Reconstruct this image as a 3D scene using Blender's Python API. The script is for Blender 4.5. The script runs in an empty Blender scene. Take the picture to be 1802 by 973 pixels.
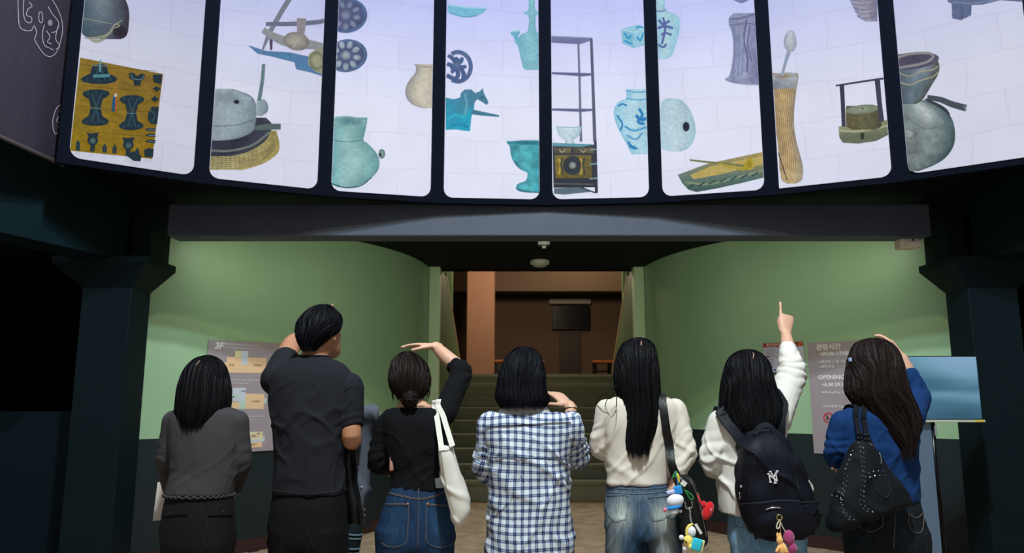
import bpy, bmesh, math, random
import numpy as np
from mathutils import Vector, Matrix, geometry
from mathutils.bvhtree import BVHTree

rng = np.random.default_rng(7)
random.seed(7)
SC = bpy.context.scene
COL = SC.collection

# ------------------------------------------------------------------ camera
F, CX, CY, EYE, HOR = 1300.0, 901.0, 486.5, 1.38, 695.0     # pixels of the 1802 x 973 frame, eye height in m
PITCH = math.atan((HOR - CY) / F)
cam = bpy.data.cameras.new('camera')
cam.sensor_width = 36.0
cam.sensor_fit = 'HORIZONTAL'
cam.lens = F / 1802 * 36.0
cam.dof.use_dof = True
cam.dof.focus_distance = 3.3
cam.dof.aperture_fstop = 3.2
camo = bpy.data.objects.new('camera', cam)
COL.objects.link(camo)
camo.location = (0, 0, EYE)
camo.rotation_euler = (math.pi / 2 + PITCH, 0, 0)
SC.camera = camo

# ------------------------------------------------------------------ world, lights, exposure
world = bpy.data.worlds.new('world')
SC.world = world
world.use_nodes = True
world.node_tree.nodes['Background'].inputs[0].default_value = (0.95, 0.97, 1.0, 1)
world.node_tree.nodes['Background'].inputs[1].default_value = 0.33
SC.view_settings.view_transform = 'Standard'
SC.view_settings.look = 'None'
SC.view_settings.gamma = 1.0
SC.view_settings.use_curve_mapping = False
SC.view_settings.exposure = 0.0

RING_C, RING_R, RING_Z = (0.2286, 0.515), 5.09, 2.89        # the ring of lit panels overhead


def lamp(name, kind, loc, power, col, size=0.1, rot=None, **kw):
    l = bpy.data.lights.new(name, kind)
    l.energy = power
    l.color = col
    if kind == 'AREA':
        l.size = size
    else:
        l.shadow_soft_size = size
    for k, v in kw.items():
        setattr(l, k, v)
    o = bpy.data.objects.new(name, l)
    COL.objects.link(o)
    o.location = loc
    if rot:
        o.rotation_euler = rot
    return o


# hall lamps hung in the middle of the ring (above the camera); the ring's lower edge cuts their light off on the wall
lamp('hall_lamp_warm', 'POINT', (RING_C[0] - 0.1, RING_C[1], 5.40), 230, (1.0, 0.90, 0.55), 0.09)
lamp('hall_lamp_cool', 'POINT', (RING_C[0] + 0.1, RING_C[1], 5.84), 560, (0.62, 0.86, 1.0), 0.09)
lamp('hall_lamp_white', 'POINT', (RING_C[0], RING_C[1], 6.25), 920, (0.88, 0.94, 1.0), 0.09)
# the room beyond the stairs
lamp('back_room_lamp', 'POINT', (0.2, 12.4, 4.2), 190, (1.0, 0.80, 0.56), 0.3)
# strip lights fixed behind the cross beam, washing the tops of the green walls
for sx, nm in ((-1, 'left'), (1, 'right')):
    wl = lamp('wall_wash_' + nm, 'AREA', (0.30 + sx * 2.0, 6.08, 2.72), 5.4, (0.94, 1.0, 0.76), 1.75, (0.8, 0, 0), shape='RECTANGLE')
    wl.data.size_y = 0.10
wl = lamp('wall_wash_middle', 'AREA', (0.30, 6.45, 2.84), 4.0, (0.92, 1.0, 0.76), 1.4, (1.0, 0, 0), shape='RECTANGLE')  # unseen strip added to brighten the piers and curved wall ends
wl.data.size_y = 0.08
lamp('back_room_lamp_far', 'POINT', (1.6, 15.6, 4.9), 40, (1.0, 0.78, 0.5), 0.3)


# ------------------------------------------------------------------ pixel -> place
_c, _s = math.cos(PITCH), math.sin(PITCH)


def ray(px, py):
    x, z = (px - CX) / F, -(py - CY) / F
    return np.array([x, _c - z * _s, _s + z * _c])


EYEP = np.array([0, 0, EYE])


def onY(px, py, Y):
    d = ray(px, py)
    return EYEP + d * (Y / d[1])


def onZ(px, py, Z):
    d = ray(px, py)
    return EYEP + d * ((Z - EYE) / d[2])


def lin(c):
    if isinstance(c, str):
        c = tuple(int(c[i:i + 2], 16) for i in (1, 3, 5))
    return tuple((x / 255 / 12.92) if x / 255 <= 0.04045 else ((x / 255 + 0.055) / 1.055) ** 2.4 for x in c)


# ------------------------------------------------------------------ materials
def nodemat(name):
    m = bpy.data.materials.new(name)
    m.use_nodes = True
    nt = m.node_tree
    return m, nt, nt.nodes['Principled BSDF']


def N(nt, typ, **kw):
    n = nt.nodes.new(typ)
    for k, v in kw.items():
        if k.startswith('i_'):
            n.inputs[k[2:].replace('_', ' ')].default_value = v
        else:
            setattr(n, k, v)
    return n


MATS = {}


def mat(name, col, rough=0.6, metal=0.0, var=0.12, scale=12.0, bump=0.0, bscale=80.0, stretch=(1, 1, 1), spec=0.5, sheen=0.0, coat=0.0):
    """plain procedural material: colour varied by noise, optional fine bump"""
    if name in MATS:
        return MATS[name]
    m, nt, b = nodemat(name)
    c = lin(col)
    tc = N(nt, 'ShaderNodeTexCoord')
    mp = N(nt, 'ShaderNodeMapping')
    mp.inputs['Scale'].default_value = stretch
    nt.links.new(tc.outputs['Object'], mp.inputs['Vector'])
    no = N(nt, 'ShaderNodeTexNoise', i_Scale=scale, i_Detail=5.0, i_Roughness=0.6)
    nt.links.new(mp.outputs[0], no.inputs['Vector'])
    mr = N(nt, 'ShaderNodeMapRange')
    mr.inputs['To Min'].default_value = 1 - var
    mr.inputs['To Max'].default_value = 1 + var
    nt.links.new(no.outputs['Fac'], mr.inputs['Value'])
    mx = N(nt, 'ShaderNodeMix', data_type='RGBA', blend_type='MULTIPLY')
    mx.inputs['Factor'].default_value = 1
    mx.inputs['A'].default_value = (*c, 1)
    nt.links.new(mr.outputs[0], mx.inputs['B'])
    nt.links.new(mx.outputs['Result'], b.inputs['Base Color'])
    b.inputs['Roughness'].default_value = rough
    b.inputs['Metallic'].default_value = metal
    b.inputs['Specular IOR Level'].default_value = spec
    b.inputs['Sheen Weight'].default_value = sheen
    b.inputs['Coat Weight'].default_value = coat
    if bump:
        nb = N(nt, 'ShaderNodeTexNoise', i_Scale=bscale, i_Detail=4.0)
        nt.links.new(mp.outputs[0], nb.inputs['Vector'])
        bp = N(nt, 'ShaderNodeBump', i_Strength=bump, i_Distance=0.01)
        nt.links.new(nb.outputs['Fac'], bp.inputs['Height'])
        nt.links.new(bp.outputs[0], b.inputs['Normal'])
    MATS[name] = m
    return m


def attr_mat(name, rough=0.6, emit=0.0, var=0.2, scale=60.0, attr='Col'):
    """colour read from a mesh colour attribute, mottled by noise; emit > 0 for backlit print"""
    if name in MATS:
        return MATS[name]
    m, nt, b = nodemat(name)
    at = N(nt, 'ShaderNodeAttribute', attribute_name=attr)
    tc = N(nt, 'ShaderNodeTexCoord')
    no = N(nt, 'ShaderNodeTexNoise', i_Scale=scale, i_Detail=6.0, i_Roughness=0.65)
    nt.links.new(tc.outputs['Object'], no.inputs['Vector'])
    mr = N(nt, 'ShaderNodeMapRange')
    mr.inputs['From Min'].default_value = 0.3
    mr.inputs['From Max'].default_value = 0.7
    mr.inputs['To Min'].default_value = 1 - var
    mr.inputs['To Max'].default_value = 1 + var
    nt.links.new(no.outputs['Fac'], mr.inputs['Value'])
    mx = N(nt, 'ShaderNodeMix', data_type='RGBA', blend_type='MULTIPLY')
    mx.inputs['Factor'].default_value = 1
    nt.links.new(at.outputs['Color'], mx.inputs['A'])
    nt.links.new(mr.outputs[0], mx.inputs['B'])
    b.inputs['Roughness'].default_value = rough
    if emit:
        b.inputs['Base Color'].default_value = (0.008, 0.008, 0.008, 1)
        b.inputs['Specular IOR Level'].default_value = 0.0
        nt.links.new(mx.outputs['Result'], b.inputs['Emission Color'])
        b.inputs['Emission Strength'].default_value = emit
    else:
        nt.links.new(mx.outputs['Result'], b.inputs['Base Color'])
    MATS[name] = m
    return m


# ------------------------------------------------------------------ objects
def tag(o, label=None, cat=None, group=None, kind=None):
    if label:
        o['label'] = label
    if cat:
        o['category'] = cat
    if group:
        o['group'] = group
    if kind:
        o['kind'] = kind
    return o


def mesh_obj(name, V, Fc, m, parent=None, smooth=False, colors=None):
    me = bpy.data.meshes.new(name)
    me.from_pydata([tuple(map(float, v)) for v in V], [], [tuple(int(i) for i in f) for f in Fc])
    me.validate()
    if colors is not None:
        a = me.color_attributes.new('Col', 'FLOAT_COLOR', 'POINT')
        c = np.ones((len(V), 4), np.float32)
        c[:, :3] = np.asarray(colors)[:, :3]
        a.data.foreach_set('color', c.ravel())
    if smooth:
        me.polygons.foreach_set('use_smooth', np.ones(len(me.polygons), bool))
    me.materials.append(m)
    o = bpy.data.objects.new(name, me)
    COL.objects.link(o)
    if parent:
        child(o, parent)
    return o


def child(o, parent):
    o.parent = parent
    o.matrix_parent_inverse = parent_world(parent).inverted()


def parent_world(p):
    m = p.matrix_basis.copy()
    if p.parent:
        m = parent_world(p.parent) @ p.matrix_parent_inverse @ m
    return m


def empty(name, loc, label=None, cat=None, group=None, kind=None):
    o = bpy.data.objects.new(name, None)
    COL.objects.link(o)
    o.location = tuple(map(float, loc))
    o.empty_display_size = 0.1
    return tag(o, label, cat, group, kind)


class B:
    """collects closed shapes"""

    def __init__(s):
        s.V, s.F, s.n, s.C = [], [], 0, []

    def add(s, V, Fc, col=None):
        V = np.asarray(V, float)
        s.V.append(V)
        s.F += [tuple(i + s.n for i in f) for f in Fc]
        s.n += len(V)
        if col is not None:
            s.C.append(np.tile(np.asarray(col)[None, :3], (len(V), 1)) if np.ndim(col) == 1 else np.asarray(col))
        return s

    def box(s, lo, hi, col=None):
        x0, y0, z0 = lo
        x1, y1, z1 = hi
        V = [(x0, y0, z0), (x1, y0, z0), (x1, y1, z0), (x0, y1, z0), (x0, y0, z1), (x1, y0, z1), (x1, y1, z1), (x0, y1, z1)]
        return s.add(V, [(3, 2, 1, 0), (4, 5, 6, 7), (0, 1, 5, 4), (1, 2, 6, 5), (2, 3, 7, 6), (3, 0, 4, 7)], col)

    def rbox(s, c, size, r, axes=None, seg=3):
        """rounded box about c"""
        bm = bmesh.new()
        bmesh.ops.create_cube(bm, size=1.0)
        bmesh.ops.scale(bm, vec=size, verts=bm.verts)
        bmesh.ops.bevel(bm, geom=bm.edges[:], offset=r, segments=seg, affect='EDGES', profile=0.5)
        V = np.array([v.co[:] for v in bm.verts])
        bm.verts.index_update()
        Fc = [tuple(v.index for v in f.verts) for f in bm.faces]
        bm.free()
        if axes is not None:
            V = V @ np.asarray(axes)
        return s.add(V + np.asarray(c), Fc)

    def loft(s, rings, col=None):
        n = len(rings[0])
        V = np.concatenate([np.asarray(r) for r in rings])
        Fc = []
        for i in range(len(rings) - 1):
            for j in range(n):
                k = (j + 1) % n
                Fc.append((i * n + j, i * n + k, (i + 1) * n + k, (i + 1) * n + j))
        Fc.append(tuple(range(n))[::-1])
        Fc.append(tuple(range((len(rings) - 1) * n, len(rings) * n)))
        return s.add(V, Fc, col)

    def tube(s, pts, rad, n=14, sub=4, flat=None, cap=True):
        """tapered tube along a smoothed path with rounded ends; flat = (normal, ratio) squashes the section"""
        pts = np.asarray(pts, float)
        rad = np.broadcast_to(np.asarray(rad, float), (len(pts),))
        if sub > 1 and len(pts) > 2:
            q = crom(np.c_[pts, rad], sub)
            pts, rad = q[:, :3], np.maximum(q[:, 3], 1e-4)
        T = np.gradient(pts, axis=0)
        T /= np.linalg.norm(T, axis=1)[:, None] + 1e-12
        if cap:
            k = [0.25, 0.65, 0.92]
            a = [pts[0] - T[0] * rad[0] * math.sqrt(1 - q * q) for q in k]
            e = [pts[-1] + T[-1] * rad[-1] * math.sqrt(1 - q * q) for q in k[::-1]]
            pts = np.concatenate([a, pts, e])
            rad = np.concatenate([[rad[0] * q for q in k], rad, [rad[-1] * q for q in k[::-1]]])
            T = np.concatenate([[T[0]] * 3, T, [T[-1]] * 3])
        up = np.array([0, 0, 1.0]) if abs(T[0][2]) < 0.9 else np.array([1.0, 0, 0])
        if flat is not None:
            up = np.asarray(flat[0], float)
        rings = []
        th = np.linspace(0, 2 * math.pi, n, endpoint=False)
        u = up
        for p, t, r in zip(pts, T, rad):
            u = u - t * np.dot(u, t)
            u /= np.linalg.norm(u) + 1e-12
            w = np.cross(t, u)
            ru = r * (flat[1] if flat is not None else 1.0)
            rings.append(p + np.outer(np.cos(th), w) * r + np.outer(np.sin(th), u) * ru)
        return s.loft(rings)

    def ball(s, c, r, n=14, axes=None, col=None):
        r = np.broadcast_to(np.asarray(r, float), (3,))
        th = np.linspace(0, 2 * math.pi, n, endpoint=False)
        rings = []
        for ph in np.linspace(-math.pi / 2 + 0.12, math.pi / 2 - 0.12, max(6, n // 2 + 1)):
            rings.append(np.stack([np.cos(th) * math.cos(ph), np.sin(th) * math.cos(ph), np.full(n, math.sin(ph))], 1) * r)
        V = np.concatenate(rings)
        if axes is not None:
            V = V @ np.asarray(axes)
        k = len(rings)
        V = V + np.asarray(c)
        return s.loft([V[i * n:(i + 1) * n] for i in range(k)], col)

    def strap(s, pts, w, t, nrm, sub=4):
        """flat band along pts; nrm = face normal, one or per point"""
        pts = np.asarray(pts, float)
        nr = np.broadcast_to(np.asarray(nrm, float), pts.shape)
        ww = np.broadcast_to(np.asarray(w, float), (len(pts),))
        if sub > 1 and len(pts) > 2:
            q = crom(np.c_[pts, nr, ww], sub)
            pts, nr, ww = q[:, :3], q[:, 3:6], q[:, 6]
        T = np.gradient(pts, axis=0)
        T /= np.linalg.norm(T, axis=1)[:, None] + 1e-12
        rings = []
        for p, tt, q, w1 in zip(pts, T, nr, ww):
            a = np.cross(tt, q)
            a /= np.linalg.norm(a) + 1e-12
            q = np.cross(a, tt)
            rings.append(np.array([p + a * w1 / 2 + q * t / 2, p - a * w1 / 2 + q * t / 2, p - a * w1 / 2 - q * t / 2, p + a * w1 / 2 - q * t / 2]))
        return s.loft(rings)

    def mesh(s):
        return np.concatenate(s.V), s.F

    def obj(s, name, m, parent=None, smooth=False):
        V, Fc = s.mesh()
        return mesh_obj(name, V, Fc, m, parent, smooth, np.concatenate(s.C) if s.C else None)


def crom(P, sub):
    """Catmull-Rom through the rows of P"""
    P = np.asarray(P, float)
    Q = np.concatenate([[2 * P[0] - P[1]], P, [2 * P[-1] - P[-2]]])
    out = []
    for i in range(len(P) - 1):
        a, b, c, d = Q[i:i + 4]
        for t in np.linspace(0, 1, sub, endpoint=False):
            out.append(0.5 * (2 * b + (c - a) * t + (2 * a - 5 * b + 4 * c - d) * t * t + (3 * b - a - 3 * c + d) * t ** 3))
    out.append(P[-1])
    return np.array(out)


def resmooth(obj, angle=40):
    me = obj.data
    me.polygons.foreach_set('use_smooth', np.ones(len(me.polygons), bool))
    try:
        me.set_sharp_from_angle(angle=math.radians(angle))
    except Exception:
        pass
    return obj


def hashn(ix, iy, iz, seed):
    n = (ix.astype(np.int64) * 374761393 + iy.astype(np.int64) * 668265263 + iz.astype(np.int64) * 2147483647 + seed * 144665) & 0x7fffffff
    n = ((n ^ (n >> 13)) * 1274126177) & 0x7fffffff
    n = (n ^ (n >> 16)) & 0xffff
    return n / 32767.5 - 1.0


def vnoise(P, seed=0):
    P = np.asarray(P, float)
    i = np.floor(P).astype(np.int64)
    f = P - i
    f = f * f * (3 - 2 * f)
    out = 0
    for dx in (0, 1):
        for dy in (0, 1):
            for dz in (0, 1):
                w = (f[:, 0] if dx else 1 - f[:, 0]) * (f[:, 1] if dy else 1 - f[:, 1]) * (f[:, 2] if dz else 1 - f[:, 2])
                out = out + w * hashn(i[:, 0] + dx, i[:, 1] + dy, i[:, 2] + dz, seed)
    return out


# ================================================================== STRUCTURE
M_dark = mat('dark_paint', (15, 34, 40), 0.6, spec=0.12, var=0.18, scale=3, bump=0.08, bscale=60)
M_col = mat('column_paint', (11, 26, 31), 0.55, spec=0.12, var=0.15, scale=4, bump=0.06, bscale=50)
M_beam = mat('beam_paint', (86, 92, 106), 0.6, spec=0.2, var=0.14, scale=5, bump=0.12, bscale=40)
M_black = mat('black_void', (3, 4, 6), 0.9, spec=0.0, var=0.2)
M_soffit = mat('soffit_paint', (12, 18, 21), 0.7, spec=0.1, var=0.2, scale=3)
M_frame = mat('ring_frame', (7, 13, 26), 0.85, var=0.15, scale=6, spec=0.08)
M_redbase = mat('dark_red_base', (52, 28, 28), 0.4, var=0.15)


def wall_paint():
    """green above 1.02 m, dark teal below: two coats of paint"""
    m, nt, b = nodemat('two_tone_wall')
    g = N(nt, 'ShaderNodeNewGeometry')
    sx = N(nt, 'ShaderNodeSeparateXYZ')
    nt.links.new(g.outputs['Position'], sx.inputs[0])
    gt = N(nt, 'ShaderNodeMath', operation='GREATER_THAN')
    gt.inputs[1].default_value = 1.02
    nt.links.new(sx.outputs['Z'], gt.inputs[0])
    no = N(nt, 'ShaderNodeTexNoise', i_Scale=2.2, i_Detail=6.0, i_Roughness=0.6)
    nt.links.new(g.outputs['Position'], no.inputs['Vector'])
    mr = N(nt, 'ShaderNodeMapRange')
    mr.inputs['To Min'].default_value = 0.9
    mr.inputs['To Max'].default_value = 1.1
    nt.links.new(no.outputs['Fac'], mr.inputs['Value'])
    mx = N(nt, 'ShaderNodeMix', data_type='RGBA')
    mx.inputs['A'].default_value = (*lin((16, 32, 36)), 1)
    mx.inputs['B'].default_value = (*lin((158, 193, 153)), 1)
    nt.links.new(gt.outputs[0], mx.inputs['Factor'])
    mu = N(nt, 'ShaderNodeMix', data_type='RGBA', blend_type='MULTIPLY')
    mu.inputs['Factor'].default_value = 1
    nt.links.new(mx.outputs['Result'], mu.inputs['A'])
    nt.links.new(mr.outputs[0], mu.inputs['B'])
    nt.links.new(mu.outputs['Result'], b.inputs['Base Color'])
    nb = N(nt, 'ShaderNodeTexNoise', i_Scale=45.0, i_Detail=4.0)
    nt.links.new(g.outputs['Position'], nb.inputs['Vector'])
    bp = N(nt, 'ShaderNodeBump', i_Strength=0.06, i_Distance=0.01)
    nt.links.new(nb.outputs['Fac'], bp.inputs['Height'])
    nt.links.new(bp.outputs[0], b.inputs['Normal'])
    b.inputs['Roughness'].default_value = 0.42
    return m


M_wall = wall_paint()
XM = 0.30                       # axis of the place
SOFF = 2.97                     # corridor ceiling
WPTS = np.array([(-3.08, 6.22), (-2.75, 6.5), (-2.3, 6.95), (-1.85, 7.35), (-1.5, 7.75), (-1.24, 8.25), (-1.1, 8.75), (-1.035, 9.2)])
WL = crom(WPTS, 6)
WR = WL.copy()
WR[:, 0] = 2 * XM + 0.02 - WR[:, 0]


def strip_wall(name, path, z0, z1, th, m, label=None, kind='structure', off=0.0):
    """vertical wall along a plan path; path runs left to right as seen from the hall, thickness goes away from it"""
    P = np.asarray(path, float)
    T = np.gradient(P, axis=0)
    T /= np.linalg.norm(T, axis=1)[:, None]
    Nn = np.c_[T[:, 1], -T[:, 0]]                 # towards the viewer for a left-to-right path
    A = P + Nn * off
    Bk = P - Nn * (th - off)
    rings = []
    for a, b in zip(A, Bk):
        rings.append(np.array([(a[0], a[1], z0), (b[0], b[1], z0), (b[0], b[1], z1), (a[0], a[1], z1)]))
    o = B().loft(rings).obj(name, m)
    bm = bmesh.new(); bm.from_mesh(o.data); bmesh.ops.recalc_face_normals(bm, faces=bm.faces[:]); bm.to_mesh(o.data); bm.free()
    resmooth(o, 35)
    return tag(o, label, None, None, kind)


strip_wall('wall_left', WL, -0.02, SOFF, 0.14, M_wall)
strip_wall('wall_right', WR[::-1], -0.02, SOFF, 0.14, M_wall)
strip_wall('baseboard_left', WL[:-1], -0.01, 0.115, 0.02, M_redbase, off=0.015)
strip_wall('baseboard_right', WR[:-1][::-1], -0.01, 0.115, 0.02, M_redbase, off=0.015)

# end piers where the walls reach the stairs (lighter corner boards)
M_pier = mat('pale_green_paint', (222, 250, 204), 0.45, var=0.06, scale=4)
for nm, x0, x1 in (('trim_1', -1.035, -0.905), ('trim_2', 1.53, 1.655)):
    o = B().box((x0, 9.15, 0), (x1, 9.32, SOFF)).obj(nm, M_pier)
    tag(o, kind='structure')

# floor with pavers
M_floor = mat('floor_mortar', (92, 80, 66), 0.8, var=0.15, scale=6)
floor = B().box((-9, -5, -0.12), (9.5, 10.1, -0.006)).obj('floor', M_floor)
tag(floor, kind='structure')


def pavers():
    bl, bw, g = 0.20, 0.10, 0.004
    V, Fc, C = [], [], []
    base = np.array(lin((172, 148, 122)))
    c45 = math.cos(math.radians(45))

    def put(x, y, w, h):
        pts = np.array([(x + g, y + g), (x + w - g, y + g), (x + w - g, y + h - g), (x + g, y + h - g)])
        R = np.stack([(pts[:, 0] - pts[:, 1]) * c45, (pts[:, 0] + pts[:, 1]) * c45], 1)
        cx, cy = R.mean(0)
        if not (-3.6 < cx < 4.2 and 0.3 < cy < 10.05):
            return
        if cy > 5.9 and (cx < np.interp(cy, WL[:, 1], WL[:, 0]) - 0.08 or cx > np.interp(cy, WR[:, 1], WR[:, 0]) + 0.08):
            return
        ins = (R - R.mean(0)) * 0.94 + R.mean(0)
        z = rng.uniform(-0.0015, 0.0015)
        n = len(V)
        V.extend([(p[0], p[1], -0.008) for p in R])
        V.extend([(p[0], p[1], z) for p in ins])
        Fc.append((n + 4, n + 5, n + 6, n + 7))
        for i in range(4):
            j = (i + 1) % 4
            Fc.append((n + i, n + j, n + 4 + j, n + 4 + i))
        c = base * rng.uniform(0.82, 1.15) * np.array([1, rng.uniform(0.96, 1.03), rng.uniform(0.92, 1.05)])
        C.extend([c] * 8)

    # herringbone of 2:1 pavers
    for i in range(-60, 140):
        for j in range(-60, 140):
            k = (i - j) % 4
            x, y = i * bw, j * bw
            if k == 0:
                put(x, y, bl, bw)
            elif k == 2:
                put(x, y, bw, bl) if False else None
            if k == 3:
                put(x, y, bw, bl)
    o = mesh_obj('paver_field', V, Fc, attr_mat('paver', 0.75, 0, 0.14, 40), floor, colors=C)
    o['kind'] = 'stuff'


pavers()

# stairs: nine risers up to the back room
M_step = mat('stair_stone', (134, 133, 115), 0.65, var=0.14, scale=7, bump=0.1, bscale=50)
M_nose = mat('stair_nosing', (70, 68, 48), 0.5, var=0.1)
ST_Y, ST_T, ST_R0, ST_R = 10.06, 0.35, 0.25, 0.186
LAND_Z = ST_R0 + 8 * ST_R
LAND_Y = ST_Y + 8 * ST_T
stairs = empty('staircase', (XM, ST_Y, 0), 'wide olive stone staircase rising between the green walls', 'stairs')
for k in range(9):
    z1 = ST_R0 + k * ST_R
    y0 = ST_Y + k * ST_T
    x0 = -0.905 + 0.032 * (y0 + ST_T + 0.03 - 9.2) / (LAND_Y - 9.2) + 0.002
    x1 = 1.535 + 0.202 * (y0 - 9.2) / (LAND_Y - 9.2) - 0.002
    b = B().box((x0, y0 + 0.025, z1 - ST_R0 - 0.06), (x1, y0 + ST_T + 0.03, z1 - 0.045))
    b.box((x0, y0, z1 - 0.045), (x1, y0 + ST_T + 0.03, z1))
    b.obj('step', M_step, stairs)

# side walls of the stairs with sloping beige caps
M_stairwall = mat('stair_side_paint', (92, 116, 78), 0.5, var=0.12, scale=4)
M_beige = mat('beige_plaster', (150, 122, 92), 0.7, var=0.15, scale=9, bump=0.2, bscale=30)
for nm, xa, xb, s in (('wall_stair_left', -0.905, -0.873, -1), ('wall_stair_right', 1.535, 1.737, 1)):
    def X(y):
        return xa + (xb - xa) * (y - 9.2) / (LAND_Y - 9.2)
    prof = [(9.3, 0), (LAND_Y + 0.05, 0), (LAND_Y + 0.05, LAND_Z + 0.02), (9.95, SOFF), (9.3, SOFF)]
    V = [(X(y), y, z) for y, z in prof] + [(X(y) + s * 0.12, y, z) for y, z in prof]
    n = len(prof)
    Fc = [tuple(range(n)), tuple(range(2 * n - 1, n - 1, -1))] + [(i, (i + 1) % n, n + (i + 1) % n, n + i) for i in range(n)]
    w = mesh_obj(nm, V, Fc, M_stairwall)
    tag(w, kind='structure')
    a, c = np.array([X(LAND_Y), LAND_Y + 0.06, LAND_Z]), np.array([X(9.95), 9.95, SOFF])
    B().strap([a + (s * 0.06, 0.02, 0.03), (a + c) / 2 + (s * 0.06, 0.02, 0.03), c + (s * 0.06, 0.02, 0.03)], 0.13, 0.07, (0, 0.38, 0.92), 1).obj('cap', M_beige, w)

# back room
M_bwall = mat('brown_wall', (112, 88, 70), 0.7, var=0.1, scale=3)
M_bwall2 = mat('brown_upper_wall', (132, 108, 88), 0.7, var=0.1, scale=3)
M_bcol = mat('pink_brown_plaster', (176, 130, 104), 0.75, var=0.1, scale=5, bump=0.1)
tag(B().box((-5, LAND_Y + 0.05, LAND_Z - 0.3), (6, 18.4, LAND_Z)).obj('floor_back_room', mat('dark_floor', (60, 52, 44), 0.5)), kind='structure')
wb = B().box((-5, 18, LAND_Z), (6, 18.3, 6.2)).obj('wall_back', M_bwall)
tag(wb, kind='structure')
tag(B().box((-5, 16.9, 3.75), (6, 17.3, 6.2)).obj('trim_3', M_bwall2), kind='structure')
tag(B().box((-5.2, 12.9, LAND_Z), (-5, 18.3, 6.2)).obj('wall_back_left', M_bwall), kind='structure')
tag(B().box((6, 12.9, LAND_Z), (6.2, 18.3, 6.2)).obj('wall_back_right', M_bwall), kind='structure')
tag(B().box((-5.2, 9.3, 6.1), (6.2, 18.3, 6.3)).obj('ceiling_back_room', M_soffit), kind='structure')
tag(B().box((-5.2, LAND_Y - 0.02, 0), (-1.05, LAND_Y + 0.14, 6.1)).obj('wall_landing_left', M_stairwall), kind='structure')
tag(B().box((1.95, LAND_Y - 0.02, 0), (6.2, LAND_Y + 0.14, 6.1)).obj('wall_landing_right', M_stairwall), kind='structure')
cw = onY(822, 560, 14.6)[0], onY(870, 560, 14.6)[0]
col_b = empty('plaster_pillar', ((cw[0] + cw[1]) / 2, 14.8, LAND_Z), 'pinkish brown square pillar at the top of the stairs', 'pillar')
B().box((cw[0], 14.6, LAND_Z), (cw[1], 15.1, 6.1)).obj('shaft', M_bcol, col_b)
B().box((cw[0] - 0.02, 14.58, 5.9), (cw[1] + 0.02, 15.12, 6.1)).obj('capital', M_bcol, col_b)

# ring soffit / corridor ceiling
arc = [(RING_C[0] + (RING_R + 0.02) * math.sin(math.radians(a)), RING_C[1] + (RING_R + 0.02) * math.cos(math.radians(a))) for a in np.linspace(-37.9, 48, 40)]
prof = arc + [(4.6, 9.5), (-4.2, 9.5)]
n = len(prof)
V = [(x, y, SOFF) for x, y in prof] + [(x, y, SOFF + 0.12) for x, y in prof]
Fc = [tuple(range(n)), tuple(range(2 * n - 1, n - 1, -1))] + [(i, n + i, n + (i + 1) % n, (i + 1) % n) for i in range(n)]
tag(mesh_obj('ceiling', V, Fc, M_soffit), kind='structure')
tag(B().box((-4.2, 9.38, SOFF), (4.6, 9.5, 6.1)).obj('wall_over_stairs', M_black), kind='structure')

# cross beam under the ring
b0_, b1_ = onY(293, 415, 5.68), onY(1635, 358.5, 5.68)
beam = B().rbox(((b0_[0] + b1_[0]) / 2, 5.79, (b0_[2] + b1_[2]) / 2), (b1_[0] - b0_[0], 0.22, b1_[2] - b0_[2]), 0.012).obj('beam_front', M_beam)
tag(beam, kind='structure')

# columns: lower shaft, flaring capital, slim upper shaft
for side, nm in ((1, 'column_left'), (-1, 'column_right')):
    def mx(x):
        return x if side == 1 else 2 * XM - 0.02 - x
    c = empty(nm, (mx(-3.08), 5.75, 0), kind='structure')

    def pbox(x0, x1, y0, y1, z0, z1):
        a, b_ = sorted((mx(x0), mx(x1)))
        return B().rbox(((a + b_) / 2, (y0 + y1) / 2, (z0 + z1) / 2), (b_ - a, y1 - y0, z1 - z0), 0.008, seg=2)
    pbox(-3.29, -2.91, 5.6, 5.9, 0, 2.2).obj('lower_shaft', M_col, c)
    rings = []
    for z, x0, x1, y0, y1 in ((2.19, -3.29, -2.91, 5.6, 5.9), (2.37, -3.47, -2.76, 5.48, 5.98), (2.42, -3.47, -2.76, 5.48, 5.98)):
        a, b_ = sorted((mx(x0), mx(x1)))
        rings.append(np.array([(a, y0, z), (b_, y0, z), (b_, y1, z), (a, y1, z)]))
    B().loft(rings).obj('capital', M_col, c)
    pbox(-2.97, -2.83, 5.66, 6.0, 2.42, 2.97).obj('upper_shaft', M_col, c)

# side beams that run from the columns towards the camera, dark openings with low walls behind
for side, nm in ((1, 'left'), (-1, 'right')):
    def mx(x):
        return x if side == 1 else 2 * XM - 0.02 - x
    path = [(mx(-2.99), 5.62), (mx(-3.29), 4.58), (mx(-3.9), 2.4), (mx(-4.2), 0.8)]
    pth = path[::-1] if side == 1 else path
    strip_wall('beam_' + nm, pth, 2.41, 3.40, 0.3, M_dark)
    a, b_ = sorted((mx(-9.0), mx(-3.2)))
    tag(B().box((a, 6.5, 0), (b_, 6.62, 1.24)).obj('wall_low_' + nm, mat('low_wall_paint', (11, 28, 34), 0.6, spec=0.1, var=0.12, scale=3)), kind='structure')
    tag(B().box((a, 8.6, 0), (b_, 8.8, 4.2)).obj('wall_dark_' + nm, M_black), kind='structure')  # darkness inside the opening put into the wall's black colour
    a, b_ = sorted((mx(-9.0), mx(-3.45)))
    tag(B().box((a, 5.75, 2.97), (b_, 8.8, 3.1)).obj('ceiling_side_' + nm, M_soffit), kind='structure')

# ================================================================== RING OF LIT PANELS
PW = 2 * RING_R * math.sin(math.radians(8.38 / 2))
STARTS = [-37.2 + 9.55 * k for k in range(8)]
PTOP = 5.7


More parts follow.
